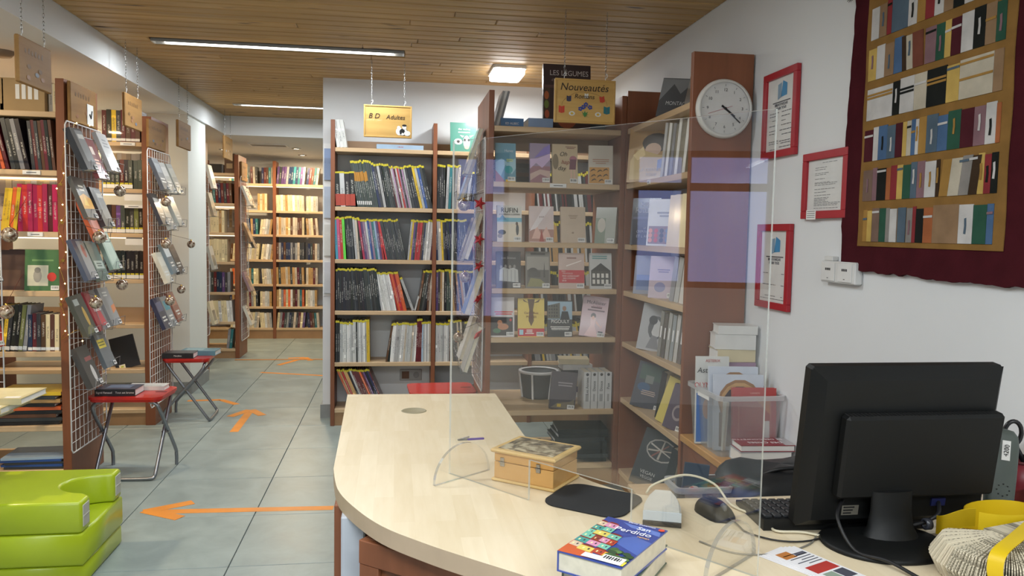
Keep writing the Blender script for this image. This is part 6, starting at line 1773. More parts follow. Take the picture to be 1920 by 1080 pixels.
mb = MB(); mb.cbox(-0.202, 0.202, -0.012, 0.02, -0.163, 0.163, 0.006, M=Mt); mprism(mb, (-0.200, 0.200, -0.161, 0.161), -0.03, -0.010, 0.02, 0.0); shell_ = mb.build('shell', M_BLACKPL, mon)
mb = MB(); mb.cbox(-0.145, 0.185, -0.056, -0.028, -0.088, 0.078, 0.006, M=Mt); rear_ = mb.build('rear_housing', flat('#0e0f0f', 0.55, noise=0.03, spec=0.3), mon)
mb = MB(); mb.box(-0.19, 0.19, 0.0202, 0.0206, -0.14, 0.14, M=Mt); mb.build('screen', flat('#0a0b0d', 0.15), mon)
mb = MB()
for k in range(40):
    mb.box(-0.141 + 0.0081 * k, -0.1365 + 0.0081 * k, -0.05, -0.034, 0.0782, 0.0787, M=Mt)
mb.build('vent_slots', flat('#050505', 0.8), rear_)['kind'] = 'stuff'
mb = MB(); mb.box(-0.118, -0.083, -0.0309, -0.0302, -0.132, -0.112, 0, M=Mt)
for k in range(3):
    mb.box(-0.115, -0.098 + 0.003 * k, -0.0314, -0.0308, -0.129 + 0.006 * k, -0.1265 + 0.006 * k, 1, M=Mt)
mb.build('rating_label', [flat('#6a665c'), M_BLACK], shell_)
mb = MB(); mb.box(0.07, 0.1, -0.034, -0.0295, -0.118, -0.102, 0, M=Mt); mb.build('video_plug', flat('#1c2350', 0.4), mon)
mb = MB()
n_ = 18
st_ = []
for z_, hw, dy_ in ((0.006, 0.06, 0.04), (0.03, 0.047, 0.022), (0.06, 0.043, 0.014), (0.10, 0.043, 0.012)):
    st_.append([(0.02 + hw * math.cos(2 * math.pi * k / n_), 0.0 + dy_ * math.sin(2 * math.pi * k / n_), z_) for k in range(n_)])
vs = [v for r in st_ for v in r]
mb.add(vs, [(i * n_ + k, i * n_ + (k + 1) % n_, (i + 1) * n_ + (k + 1) % n_, (i + 1) * n_ + k) for i in range(len(st_) - 1) for k in range(n_)], 0, True)
mb.add(st_[-1], [tuple(range(n_))])
mb.build('neck', M_BLACKPL, mon)
mb = MB()
el = lambda r1, r2, z_: [(r1 * math.cos(2 * math.pi * k / 40), r2 * math.sin(2 * math.pi * k / 40) - 0.01, z_) for k in range(40)]
rs = [el(0.118, 0.098, 0), el(0.12, 0.10, 0.004), el(0.114, 0.094, 0.009), el(0.075, 0.05, 0.013), el(0.0005, 0.0005, 0.015)]
mb.add([v for r in rs for v in r], [(i * 40 + k, i * 40 + (k + 1) % 40, (i + 1) * 40 + (k + 1) % 40, (i + 1) * 40 + k) for i in range(4) for k in range(40)], 0, True)
mb.add(rs[0], [tuple(range(40))[::-1]])
mb.build('base', M_BLACKPL, mon)
mb = MB(); mb.tube(smooth_path([Mt @ Vector((-0.118, -0.03, -0.10)), (-0.098, -0.012, 0.055), (-0.09, -0.06, 0.012), (-0.06, -0.115, 0.0135), (-0.03, -0.19, 0.004), (0.02, -0.34, 0.004)], 7), 0.0032, 8); mb.build('power_cable', M_BLACK, mon)
mb = MB(); mb.tube(smooth_path([Mt @ Vector((0.085, -0.034, -0.11)), (0.12, 0.0, 0.05), (0.09, 0.0, 0.035), (0.063, 0.0, 0.03)], 7), 0.004, 8); mb.build('video_cable', M_BLACK, mon)
mb = MB(); mb.lathe([(0.007, -0.006), (0.011, -0.006), (0.011, 0.006), (0.007, 0.006), (0.007, -0.006)], 16, M=Matrix.Translation((0.092, -0.008, 0.035)) @ Matrix.Rotation(D2R(90), 4, 'Y')); mb.build('cable_clip', flat('#33343a', 0.3), mon)

# the two books in the foreground
facing_book('thick dark green paperback beneath the bright illustrated book on the desk', (0.318, 1.165, 0.7412 + 0.035), -37, 0.118, 0.188, 0.0345, 90, '#4a5648', sticker=False, coat=0.5)
HS = []
rh = random.Random(5)
pal_ = ['#c98aa8', '#d8a83c', '#6fb4a0', '#a8402c', '#7f78b4', '#c9b49a', '#3f8f88', '#b4562c', '#d0c060', '#8a3a2a']
for row in range(6):
    zz = 0.16 + row * 0.115
    xx = -0.02
    while xx < 0.62 - row * 0.075:
        w_ = rh.uniform(0.12, 0.24)
        c = rh.choice(pal_)
        z_ = zz + rh.uniform(-0.02, 0.02) - 0.10 * (xx - 0.2)
        HS.append(('p', [(max(0.01, xx), z_), (min(0.98, xx + w_), z_ - 0.02), (min(0.98, xx + w_), z_ + 0.085), (max(0.01, xx), z_ + 0.10)], c))
        HS.append(('p', [(max(0.005, xx - 0.01), z_ + 0.098), (min(0.985, xx + w_ + 0.015), z_ + 0.082), (min(0.98, xx + w_ * 0.7), z_ + 0.12), (max(0.01, xx + w_ * 0.2), z_ + 0.13)], '#7a2c1e'))
        for q in range(2):
            HS.append(('r', xx + w_ * (0.3 + 0.35 * q), z_ + 0.025, xx + w_ * (0.42 + 0.35 * q), z_ + 0.06, '#2f2a3a' if q else '#f0dca0'))
        xx += w_
HS = [h_ for h_ in HS if not (h_[0] == 'r' and (h_[1] < 0.01 or h_[3] > 0.98))]
facing_book('bright paperback with painted hillside houses and blue sky, topmost on the desk', (0.304, 1.157, 0.7412 + 0.0350 + 0.0345), -41.5, 0.114, 0.186, 0.034, 90, '#33448a',
            [('p', [(0.4, 0.5), (1, 0.3), (1, 0.62), (0.7, 0.68)], '#4a63a8'), ('p', [(0.3, 0.95), (0.95, 0.9), (1, 0.8), (0.5, 0.86)], '#5a72b4'), ('p', [(0, 0.0), (0.55, 0.02), (0.35, 0.24), (0, 0.3)], '#c0562c')] + HS
            + [('e', 0.80 + rh.uniform(-.16, .16), 0.18 + rh.uniform(-.13, .13), 0.06, 0.035, rh.choice(['#3f5f38', '#2f4a30', '#56783f'])) for _ in range(26)]
            + [('r', 0.36, 0.01, 0.98, 0.10, '#e2e0d8'), ('r', 0.96, 0.01, 1.0, 0.10, '#d8c43c'), ('e', 0.94, 0.94, 0.05, 0.03, '#d04a30')],
            [('San', 0.72, 0.85, 0.10, '#ecebf0'), ('Perdido', 0.62, 0.74, 0.115, '#ecebf0'), ('David Zukerman', 0.62, 0.945, 0.04, '#d8d8e4'), ('roman', 0.84, 0.66, 0.045, '#e0b060')], sticker=True, coat=0.9)

# flyers by the monitor base
for k in range(4):
    t = at_desk('flyer', 'white printed flyer in the small pile by the monitor base, %s' % ['lowest', 'second', 'third', 'topmost with red box'][k], 'flyer', 0.732 + 0.004 * k, 1.240 - 0.003 * k, 30 - 2 * k, 0.7405 + 0.0012 * k)
    mb = MB(); mb.cbox(-0.036, 0.036, -0.085, 0.085, 0, 0.001, 0.0003); mb.build('sheet', flat('#e2e0e2', 0.5), t)
    mb = MB()
    mb.box(-0.033, 0.033, -0.083, -0.08, 0.001, 0.0012, 0)
    if k == 3:
        for a, b_, c, d_, mi in ((-0.03, 0.0, 0.05, 0.075, 1), (0.002, 0.03, 0.052, 0.06, 2), (-0.03, 0.03, -0.015, 0.012, 3), (-0.025, 0.0, -0.05, -0.02, 4), (0.003, 0.03, -0.05, -0.02, 0)):
            mb.box(a, b_, c, d_, 0.001, 0.0013, mi)
        for q in range(6):
            mb.box(-0.005 - 0.02 * (q % 2), 0.03, 0.02 + 0.008 * q, 0.0222 + 0.008 * q, 0.001, 0.0013, 0)
    mb.build('print', [flat('#4a4a55'), flat('#b8763c'), flat('#5a5a66'), flat('#b03a34'), flat('#8a9a8a')], t)['kind'] = 'stuff'

# folded book sculpture with yellow paper
hg = at_desk('folded_book', 'book with folded pages fanned into a spiky round shape, yellow paper straps', 'book art', 1.045, 1.155, 14)
mb = MB()
lf = MB(); lf.add([(0, 0, 0.002), (-0.105, 0.0, 0.002), (-0.118, 0.0005, 0.03), (-0.10, 0.001, 0.062), (-0.03, 0.001, 0.078), (0, 0, 0.074),
                  (0, 0.0012, 0.002), (-0.105, 0.0022, 0.002), (-0.118, 0.0022, 0.03), (-0.10, 0.003, 0.062), (-0.03, 0.0028, 0.078), (0, 0.0012, 0.074)],
                 [(0, 1, 2, 3, 4, 5), (11, 10, 9, 8, 7, 6), (0, 6, 7, 1), (1, 7, 8, 2), (2, 8, 9, 3), (3, 9, 10, 4), (4, 10, 11, 5)])
m, nt, b = newmat('printed_page')
tc = N(nt, 'ShaderNodeTexCoord'); mp = N(nt, 'ShaderNodeMapping'); mp.inputs['Scale'].default_value = (260, 1, 700)
nt.links.new(tc.outputs['Object'], mp.inputs['Vector'])
nz = N(nt, 'ShaderNodeTexNoise', in_Scale=1.0, in_Detail=2.0); nt.links.new(mp.outputs[0], nz.inputs['Vector'])
rp = N(nt, 'ShaderNodeValToRGB'); rp.color_ramp.elements[0].position = 0.42; rp.color_ramp.elements[0].color = lin('#77705f'); rp.color_ramp.elements[1].position = 0.52; rp.color_ramp.elements[1].color = lin('#d2c8b0')
nt.links.new(nz.outputs['Fac'], rp.inputs['Fac']); nt.links.new(rp.outputs['Color'], b.inputs['Base Color']); b.inputs['Roughness'].default_value = 0.8
lm = lf.mesh('page', [m]); lfp = lf.mesh('page_blank', [flat('#d8cdb4', 0.8)])
for k in range(64):
    a = -60 + k * (130 / 63.0)
    sc_k = 1.0 + 0.02 * (k % 3)
    inst('page', lfp if k > 36 and k % 3 else lm, hg, (0.0, 0.0, 0.0), (0, 0, D2R(-a)), (sc_k, 1, 0.97 + 0.03 * (k % 2)))
mb = MB(); mb.cbox(-0.004, 0.012, -0.012, 0.012, 0.0, 0.074, 0.002); mb.build('spine', flat('#c0b496', 0.7), hg)
M_YEL = flat('#d6b512', 0.5, noise=0.03)


def strap(mb, path, wv, th=0.0012):
    P_ = [Vector(p) for p in path]; W = Vector(wv)
    vs = []
    for p in P_:
        vs += [p - W / 2, p + W / 2]
    n = len(P_)
    mb.add(vs, [(2 * i, 2 * i + 1, 2 * i + 3, 2 * i + 2) for i in range(n - 1)], 0, True)
    mb.add([v + Vector((0, 0, -th)) for v in vs], [(2 * i + 2, 2 * i + 3, 2 * i + 1, 2 * i) for i in range(n - 1)], 0, True)


mb = MB(); strap(mb, smooth_path([(-0.100, -0.052, 0.025), (-0.108, -0.05, 0.055), (-0.096, -0.047, 0.082), (-0.03, -0.028, 0.090), (0.05, -0.002, 0.095)], 5), (0.008, -0.022, 0)); mb.build('yellow_strap', M_YEL, hg)
mb = MB(); strap(mb, smooth_path([(-0.02, -0.06, 0.084), (0.03, -0.05, 0.083), (0.09, -0.03, 0.084), (0.16, -0.01, 0.088)], 5), (0.006, -0.022, 0)); mb.build('yellow_strap', M_YEL, hg)
mb = MB(); strap(mb, smooth_path([(-0.01, -0.072, 0.080), (0.05, -0.068, 0.078), (0.12, -0.05, 0.08)], 5), (0.004, -0.014, 0)); mb.build('yellow_strap', M_YEL, hg)
# right part of the same book: the thick half with its printed leaves facing up
mb = MB()
for k in range(26):
    z_ = 0.004 + k * 0.0027
    mb.box(0.0 + 0.0005 * (k % 3), 0.17 + 0.002 * (k % 2), -0.062 - 0.0016 * (26 - k) * 0.6, 0.05, z_, z_ + 0.0021)
mb.build('page_block', m, hg)

yc = at_desk('yellow_paper_cuff', 'curled yellow paper cuff standing behind the folded book', 'paper', 1.135, 1.285, 10)
mb = MB()
pts = [(0.075 * math.cos(a), 0.045 * math.sin(a)) for a in [D2R(200 + k * 14) for k in range(24)]]
n = len(pts)
mb.add([(x, y_, 0.0) for x, y_ in pts] + [(x, y_, 0.082 - 0.008 * k / n) for k, (x, y_) in enumerate(pts)], [(i, i + 1, n + i + 1, n + i) for i in range(n - 1)], 0, True)
mb.add([(x * 0.985, y_ * 0.97, 0.0) for x, y_ in pts] + [(x * 0.985, y_ * 0.97, 0.082 - 0.008 * k / n) for k, (x, y_) in enumerate(pts)], [(i + 1, i, n + i, n + i + 1) for i in range(n - 1)], 0, True)
mb.build('band', M_YEL, yc)
mb = MB(); strap(mb, smooth_path([(-0.072, -0.01, 0.07), (-0.095, 0.0, 0.066), (-0.115, 0.02, 0.05), (-0.105, 0.045, 0.04)], 5), (0, 0.0, 0.035), 0.0008); mb.build('loose_end', M_YEL, yc)

ph = at_desk('telephone', 'grey green cordless telephone with white number label, standing at the right', 'telephone', 1.218, 1.385, -16)
T_ = Matrix.Rotation(D2R(-12), 4, 'X') @ Matrix.Rotation(D2R(6), 4, 'Y')
mb = MB()
for k, (z_, hw, hd) in enumerate(((0.03, 0.026, 0.014), (0.10, 0.028, 0.016), (0.165, 0.029, 0.017), (0.185, 0.026, 0.016), (0.196, 0.018, 0.012), (0.199, 0.005, 0.004))):
    pass
secs = [[T_ @ Vector((hw * math.copysign(abs(math.cos(a)) ** 0.6, math.cos(a)), hd * math.copysign(abs(math.sin(a)) ** 0.6, math.sin(a)), z_)) for a in [2 * math.pi * q / 18 for q in range(18)]] for z_, hw, hd in ((0.02, 0.026, 0.014), (0.10, 0.029, 0.016), (0.165, 0.030, 0.017), (0.185, 0.027, 0.016), (0.196, 0.018, 0.012), (0.199, 0.004, 0.003))]
mb.add([v for s_ in secs for v in s_], [(i * 18 + k, i * 18 + (k + 1) % 18, (i + 1) * 18 + (k + 1) % 18, (i + 1) * 18 + k) for i in range(5) for k in range(18)], 0, True)
mb.add(secs[-1], [tuple(range(18))])
mb.build('handset', flat('#4b534e', 0.5), ph)
mb = MB(); mb.box(-0.008, 0.008, -0.0182, -0.0172, 0.135, 0.175, M=T_); mb.build('number_label', M_WHITEPAPER, ph, label='white number label')
q_ = T_ @ Vector((0.0, -0.0205, 0.155)); 
text(ph, '4200', q_, 0.0125, M_BLACK, rot=(math.pi / 2 - D2R(12), D2R(-84), 0), name='number')
mb = MB(); mb.cbox(-0.045, 0.045, -0.04, 0.04, 0.0, 0.03, 0.006); mb.build('cradle', flat('#8b9296', 0.4), ph)
mb = MB()
for k in range(8):
    a = k * math.pi / 4; p = T_ @ Vector((0.012 * math.cos(a), -0.0165, 0.075 + 0.012 * math.sin(a)))
    mb.box(p.x - 0.001, p.x + 0.001, p.y - 0.001, p.y + 0.0005, p.z - 0.001, p.z + 0.001)
mb.build('speaker_holes', M_BLACK, ph)['kind'] = 'stuff'

pot = at_desk('pen_pot', 'dark pen pot holding scissors behind the telephone', 'pot', 1.372, 1.50, 0)
mb = MB(); mb.lathe([(0, 0), (0.038, 0), (0.04, 0.10), (0.037, 0.10), (0.035, 0.004), (0, 0.004)], 22); mb.build('cup', flat('#7d2430', 0.4), pot)
mb = MB(); mb.lathe([(0.037, 0.098), (0.042, 0.099), (0.042, 0.104), (0.037, 0.104)], 22); mb.build('rim', flat('#5a1a22'), pot)
sc = thing('scissors', 'black handled scissors standing in the pen pot', 'scissors', (1.372, 1.50, 0.752), (D2R(4), 0, D2R(-20)))
for sx in (-1, 1):
    mb = MB()
    cx = 0.026 * sx
    lp = smooth_path([(cx + 0.017 * math.cos(a), 0, 0.150 + 0.027 * math.sin(a)) for a in [2 * math.pi * k / 12 for k in range(13)]], 2)
    mb.tube(lp, 0.0048, 8); mb.tube([(cx * 0.8, 0, 0.125), (cx * 0.25, 0, 0.10), (0, 0, 0.085)], [0.006, 0.006, 0.004], 8); mb.build('handle', flat('#17181c', 0.3), sc)
    mb = MB(); mb.prism([(0, 0), (0.006, 0), (0.004, 0.09), (-0.003, 0.09)], -0.001, 0.001, M=Matrix.Translation((0, 0.0015 * sx, 0.0)) @ Matrix.Rotation(D2R(90), 4, 'X')); mb.build('blade', M_CHROME, sc)
rd = thing('red_marker', 'red marker standing in the pen pot beside the scissors', 'pen', (1.352, 1.487, 0.752), (D2R(-6), D2R(-6), 0))
mb = MB(); mb.lathe([(0, 0), (0.006, 0), (0.006, 0.085), (0.0, 0.085)], 12); mb.build('barrel', M_BLACK, rd)
mb = MB(); mb.lathe([(0.0, 0.0855), (0.0068, 0.0855), (0.0068, 0.125), (0.005, 0.128), (0, 0.128)], 12); mb.build('cap', flat('#b3202a', 0.35), rd)
fd = thing('maroon_folder', 'maroon folder standing behind the monitor at the right', 'folder', (1.20, 1.46, 0.7405), (D2R(-6), 0, D2R(12)))
mb = MB(); mb.prism([(-0.07, 0.0), (0.05, 0.0), (0.022, 0.095), (-0.05, 0.105)], -0.003, 0.003, M=Matrix.Rotation(D2R(90), 4, 'X')); mb.build('cover', flat('#6a2038', 0.5), fd)
mb = MB(); mb.prism([(-0.066, 0.0), (0.046, 0.0), (0.018, 0.09), (-0.046, 0.098)], 0.0032, 0.006, M=Matrix.Rotation(D2R(90), 4, 'X')); mb.build('papers', M_WHITEPAPER, fd)
wb_ = thing('white_carton', 'white paper box at the wall behind the telephone', 'box', (1.355, 1.36, 0.7405))
mb = MB(); mb.cbox(-0.05, 0.05, -0.05, 0.05, 0, 0.075, 0.003); mb.build('body', flat('#bfc3c8', 0.6), wb_)
mb = MB(); mb.cbox(-0.052, 0.052, -0.052, 0.052, 0.0755, 0.085, 0.002); mb.build('lid', M_WHITEPAPER, wb_)

# ================================================================== LOW CABINET BY THE RIGHT WALL AND WHAT STANDS ON IT
lc = thing('low_cabinet', 'low beech topped cabinet between the end panel and the desk', 'cabinet', (1.16, 2.555, 0))
mb = MB(); mb.cbox(0.0, 0.266, 0.0, 0.45, 0.482, 0.51, 0.003); mb.build('top', wood('orange_beech', '#b88448', '#c8985a', 'X', 6, 10, 0.4), lc)
mb = MB(); mb.box(0.012, 0.26, 0.012, 0.026, 0.0, 0.482); mb.build('front_panel', M_REDX, lc)
mb = MB(); mb.box(0.012, 0.024, 0.026, 0.44, 0.0, 0.482); mb.build('side_panel', M_RED, lc)
mb = MB(); mb.box(-0.36, 0.262, -0.50, -0.01, 0.44, 0.46); mb.build('lower_shelf', M_BEECH, lc)
mb = MB(); mb.box(-0.35, -0.33, -0.49, -0.02, 0.0, 0.44); mb.build('shelf_leg', M_RED, lc)
mb = MB(); mb.box(0.23, 0.25, -0.49, -0.02, 0.0, 0.44); mb.build('shelf_leg', M_RED, lc)


def tub(label, loc, w0, d0, w1, d1, h, name='storage_tub', r=0.02, rz=0):
    t = thing(name, label, 'tub', loc, (0, 0, D2R(rz)))
    mb = MB()
    o0, o1, i1, i0 = rrect(w0, d0, r, 4), rrect(w1, d1, r, 4), rrect(w1 - 0.005, d1 - 0.005, r, 4), rrect(w0 - 0.005, d0 - 0.005, r, 4)
    n = len(o0)
    vs = [(x, y_, 0) for x, y_ in o0] + [(x, y_, h) for x, y_ in o1] + [(x, y_, h) for x, y_ in i1] + [(x, y_, 0.003) for x, y_ in i0]
    mb.add(vs, [(k * n + i, k * n + (i + 1) % n, (k + 1) * n + (i + 1) % n, (k + 1) * n + i) for k in (0, 2) for i in range(n)], 0, True)
    mb.add([vs[i] for i in range(n)], [tuple(range(n))[::-1]])
    mb.build('body', M_TUB, t)
    mb = MB()
    a, b_ = rrect(w1 + 0.016, d1 + 0.016, r + 0.006, 4), rrect(w1 - 0.004, d1 - 0.004, r, 4)
    vs = [(x, y_, h) for x, y_ in a] + [(x, y_, h + 0.005) for x, y_ in a] + [(x, y_, h + 0.005) for x, y_ in b_] + [(x, y_, h) for x, y_ in b_] + [(x, y_, h - 0.012) for x, y_ in a]
    mb.add(vs, [(0 * n + i, 1 * n + i, 1 * n + (i + 1) % n, 0 * n + (i + 1) % n)[::-1] for i in range(n)] + [(1 * n + i, 1 * n + (i + 1) % n, 2 * n + (i + 1) % n, 2 * n + i) for i in range(n)] + [(2 * n + i, 2 * n + (i + 1) % n, 3 * n + (i + 1) % n, 3 * n + i) for i in range(n)] + [(4 * n + i, 4 * n + (i + 1) % n, 0 * n + (i + 1) % n, 0 * n + i) for i in range(n)])
    mb.build('rim', M_TUBRIM, t)
    return t


M_TUBRIM = clear_plastic('milky_rim', (0.9, 0.92, 0.93), 0.06, haze=0.65, hazecol=(0.82, 0.83, 0.84), rough=0.2)
tb_ = tub('large milky storage tub full of books on the low cabinet', (1.295, 2.80, 0.5105), 0.225, 0.27, 0.25, 0.31, 0.225)
mb = MB(); mb.box(-0.128, -0.1265, -0.06, 0.05, 0.195, 0.225); mb.build('white_sticker', M_WHITEPAPER, tb_, label='white paper sticker')
mb = MB(); mb.box(-0.05, 0.03, -0.15, -0.1486, 0.225, 0.2255); mb.build('handle_notch', M_TUBRIM, tb_)
bz = 0.5145
facing_book('red hardback with framed cover standing in the front of the tub', (1.33, 2.683, bz), -6, 0.165, 0.245, 0.022, 6, '#9c3a38', [('r', 0.12, 0.1, 0.88, 0.86, '#a85a50'), ('r', 0.15, 0.12, 0.85, 0.84, '#96342f'), ('r', 0.72, 0.12, 0.84, 0.5, '#d0ccc4'), ('p', [(0.5, 0.84), (0.85, 0.84), (0.85, 0.6)], '#b0683c')], [('CARNETS', 0.5, 0.92, 0.035, '#e0b0a4')], sticker=False)
for k in range(2):
    facing_book('pale book with a brown stone arch, %s of two in the tub' % ['front', 'rear'][k], (1.29 - 0.006 * k, 2.735 + 0.034 * k, bz + 0.0), -6, 0.19, 0.285 + 0.025 * k, 0.018, 5, '#b4bac6', [('e', 0.52, 0.64, 0.44, 0.30, '#8a6238'), ('e', 0.52, 0.62, 0.40, 0.28, '#b08a5a'), ('e', 0.52, 0.60, 0.35, 0.25, '#3a2f38'), ('r', 0.1, 0.05, 0.9, 0.5, '#6a5a50')], sticker=False)
facing_book('white comic with bold red and black capitals at the back left of the tub', (1.225, 2.835, bz + 0.0), -6, 0.13, 0.34, 0.012, 4, '#c4c4c0', [('r', 0.02, 0.02, 0.98, 0.58, '#3a66a8'), ('e', 0.35, 0.4, 0.14, 0.12, '#c87a50'), ('e', 0.7, 0.3, 0.15, 0.1, '#d0a83c')],
            [('ASTERIX', 0.5, 0.95, 0.045, '#b8322c'), ('Asterix', 0.36, 0.84, 0.085, '#1d1d20', 0.2), ('AUX JEUX', 0.66, 0.75, 0.03, '#1d1d20'), ('OLYMPIQUES', 0.48, 0.67, 0.085, '#c4302a', 0, 0.8)], sticker=False)
facing_book('beige papers standing along the left side of the tub', (1.215, 2.80, bz), -82, 0.14, 0.185, 0.012, 3, '#c4c2b6', [('l', 0.15, 0.3, 0.85, 0.8, 6, '#6a6a6a')], sticker=False, name='paper_pad', cat='paper')
hs_ = [0.05, 0.055, 0.05, 0.05, 0.055, 0.055, 0.05, 0.06, 0.035]
z_ = 0.5105
cs_ = ['brown', 'tan', 'beige', 'tan', 'cream', 'mauve', 'cream', 'white', 'white']
for k, h_ in enumerate(hs_):
    flat_book('thick book in the stack behind the tub, %s from the bottom' % ordn(k + 1), (1.345 + 0.006 * math.sin(k * 1.7), 2.938, z_ + 0.0003), -8 + 6 * math.sin(k * 2.3), 0.155 if k != 7 else 0.16, 0.105, h_ - 0.001, cs_[k], 'thick books stacked behind the tub')
    z_ += h_
flat_book('red and white large hardback with inverted capitals at the cabinet front', (1.325, 2.612, 0.5105 + 0.046), 176, 0.20, 0.10, 0.024, '#8c2c36', prints=[(0.0, 0, 0.18, 1, '#b4aeb0')], texts=[('ET DES CONFETTIS', 0.56, 0.26, 0.022, '#e8dcdc'), ('DES CRISES', 0.5, 0.68, 0.026, '#f0e8e8')])
flat_book('white hardback beneath the red and white one at the cabinet front', (1.318, 2.612, 0.5105), 178, 0.195, 0.10, 0.045, '#b4b8bc')
sm = tub('small clear tub of discs on the lower shelf by the desk', (0.93, 2.24, 0.4605), 0.15, 0.10, 0.17, 0.115, 0.10, 'disc_tub', 0.015)
for k in range(6):
    facing_book(['tilted disc case with a crowd of red and white figures in the small tub', 'dark disc case flat side up front', 'black disc case, third in the small tub', 'brown disc case, fourth in the small tub', 'reddish disc case lying at the rear of the small tub', 'grey disc case, last in the small tub'][k],
                ([0.895, 0.965, 0.955, 0.945, 0.975, 0.93][k], 2.205 + 0.015 * k, 0.4645), [-12, 4, 0, 2, -3, 0][k], 0.075 if k == 0 else 0.105, [0.165, 0.115, 0.105, 0.11, 0.10, 0.1][k], 0.012, 4, ['#26354a', '#3a3530', '#1c1c1e', '#4a3428', '#6a3a30', '#55565a'][k],
                [('e', 0.5, 0.4, 0.36, 0.2, '#b4a8a0'), ('e', 0.4, 0.5, 0.12, 0.08, '#a83a34'), ('e', 0.6, 0.35, 0.1, 0.07, '#c9b49a')] if k == 0 else [('r', 0.3, 0.2, 0.9, 0.8, ['#000', '#7a4a44', '#3a3a3a', '#6a4a3a', '#8a4a40', '#7a7a7a'][k] if k else '#333333')], sticker=False, roll=6 if k == 0 else 0, name='disc_case', cat='disc case')
bagt = thing('black_bag', 'slumped black bag on the lower shelf in front of the low cabinet', 'bag', (1.20, 2.24, 0.4605))
mb = MB()
nU, nV = 24, 8
rv = random.Random(3)
rg = []
for j in range(nV):
    f_ = j / (nV - 1); z_ = 0.155 * math.sin(f_ * math.pi / 2); s_ = math.cos(f_ * math.pi / 2) ** 0.35 if f_ < 1 else 0.02
    rg.append([(0.22 * s_ * math.copysign(abs(math.cos(a)) ** 0.7, math.cos(a)) + rv.uniform(-.004, .004), 0.15 * s_ * math.copysign(abs(math.sin(a)) ** 0.7, math.sin(a)) + rv.uniform(-.004, .004), z_ + 0.012 * math.sin(3 * a) * f_ * (1 if j < nV - 1 else 0)) for a in [2 * math.pi * k / nU for k in range(nU)]])
mb.add([v for r in rg for v in r], [(j * nU + k, j * nU + (k + 1) % nU, (j + 1) * nU + (k + 1) % nU, (j + 1) * nU + k) for j in range(nV - 1) for k in range(nU)], 0, True)
mb.add(rg[-1], [tuple(range(nU))]); mb.add(rg[0], [tuple(range(nU))[::-1]])
mb.build('body', flat('#1d1f22', 0.45, noise=0.1), bagt)
mb = MB(); mb.tube(smooth_path([(-0.1, -0.05, 0.13), (-0.05, -0.09, 0.165), (0.05, -0.09, 0.165), (0.1, -0.05, 0.13)], 5), 0.006, 7); mb.build('strap', M_BLACK, bagt)

# ================================================================== RIGHT WALL
M_FRAME = flat('#a3202b', 0.4)


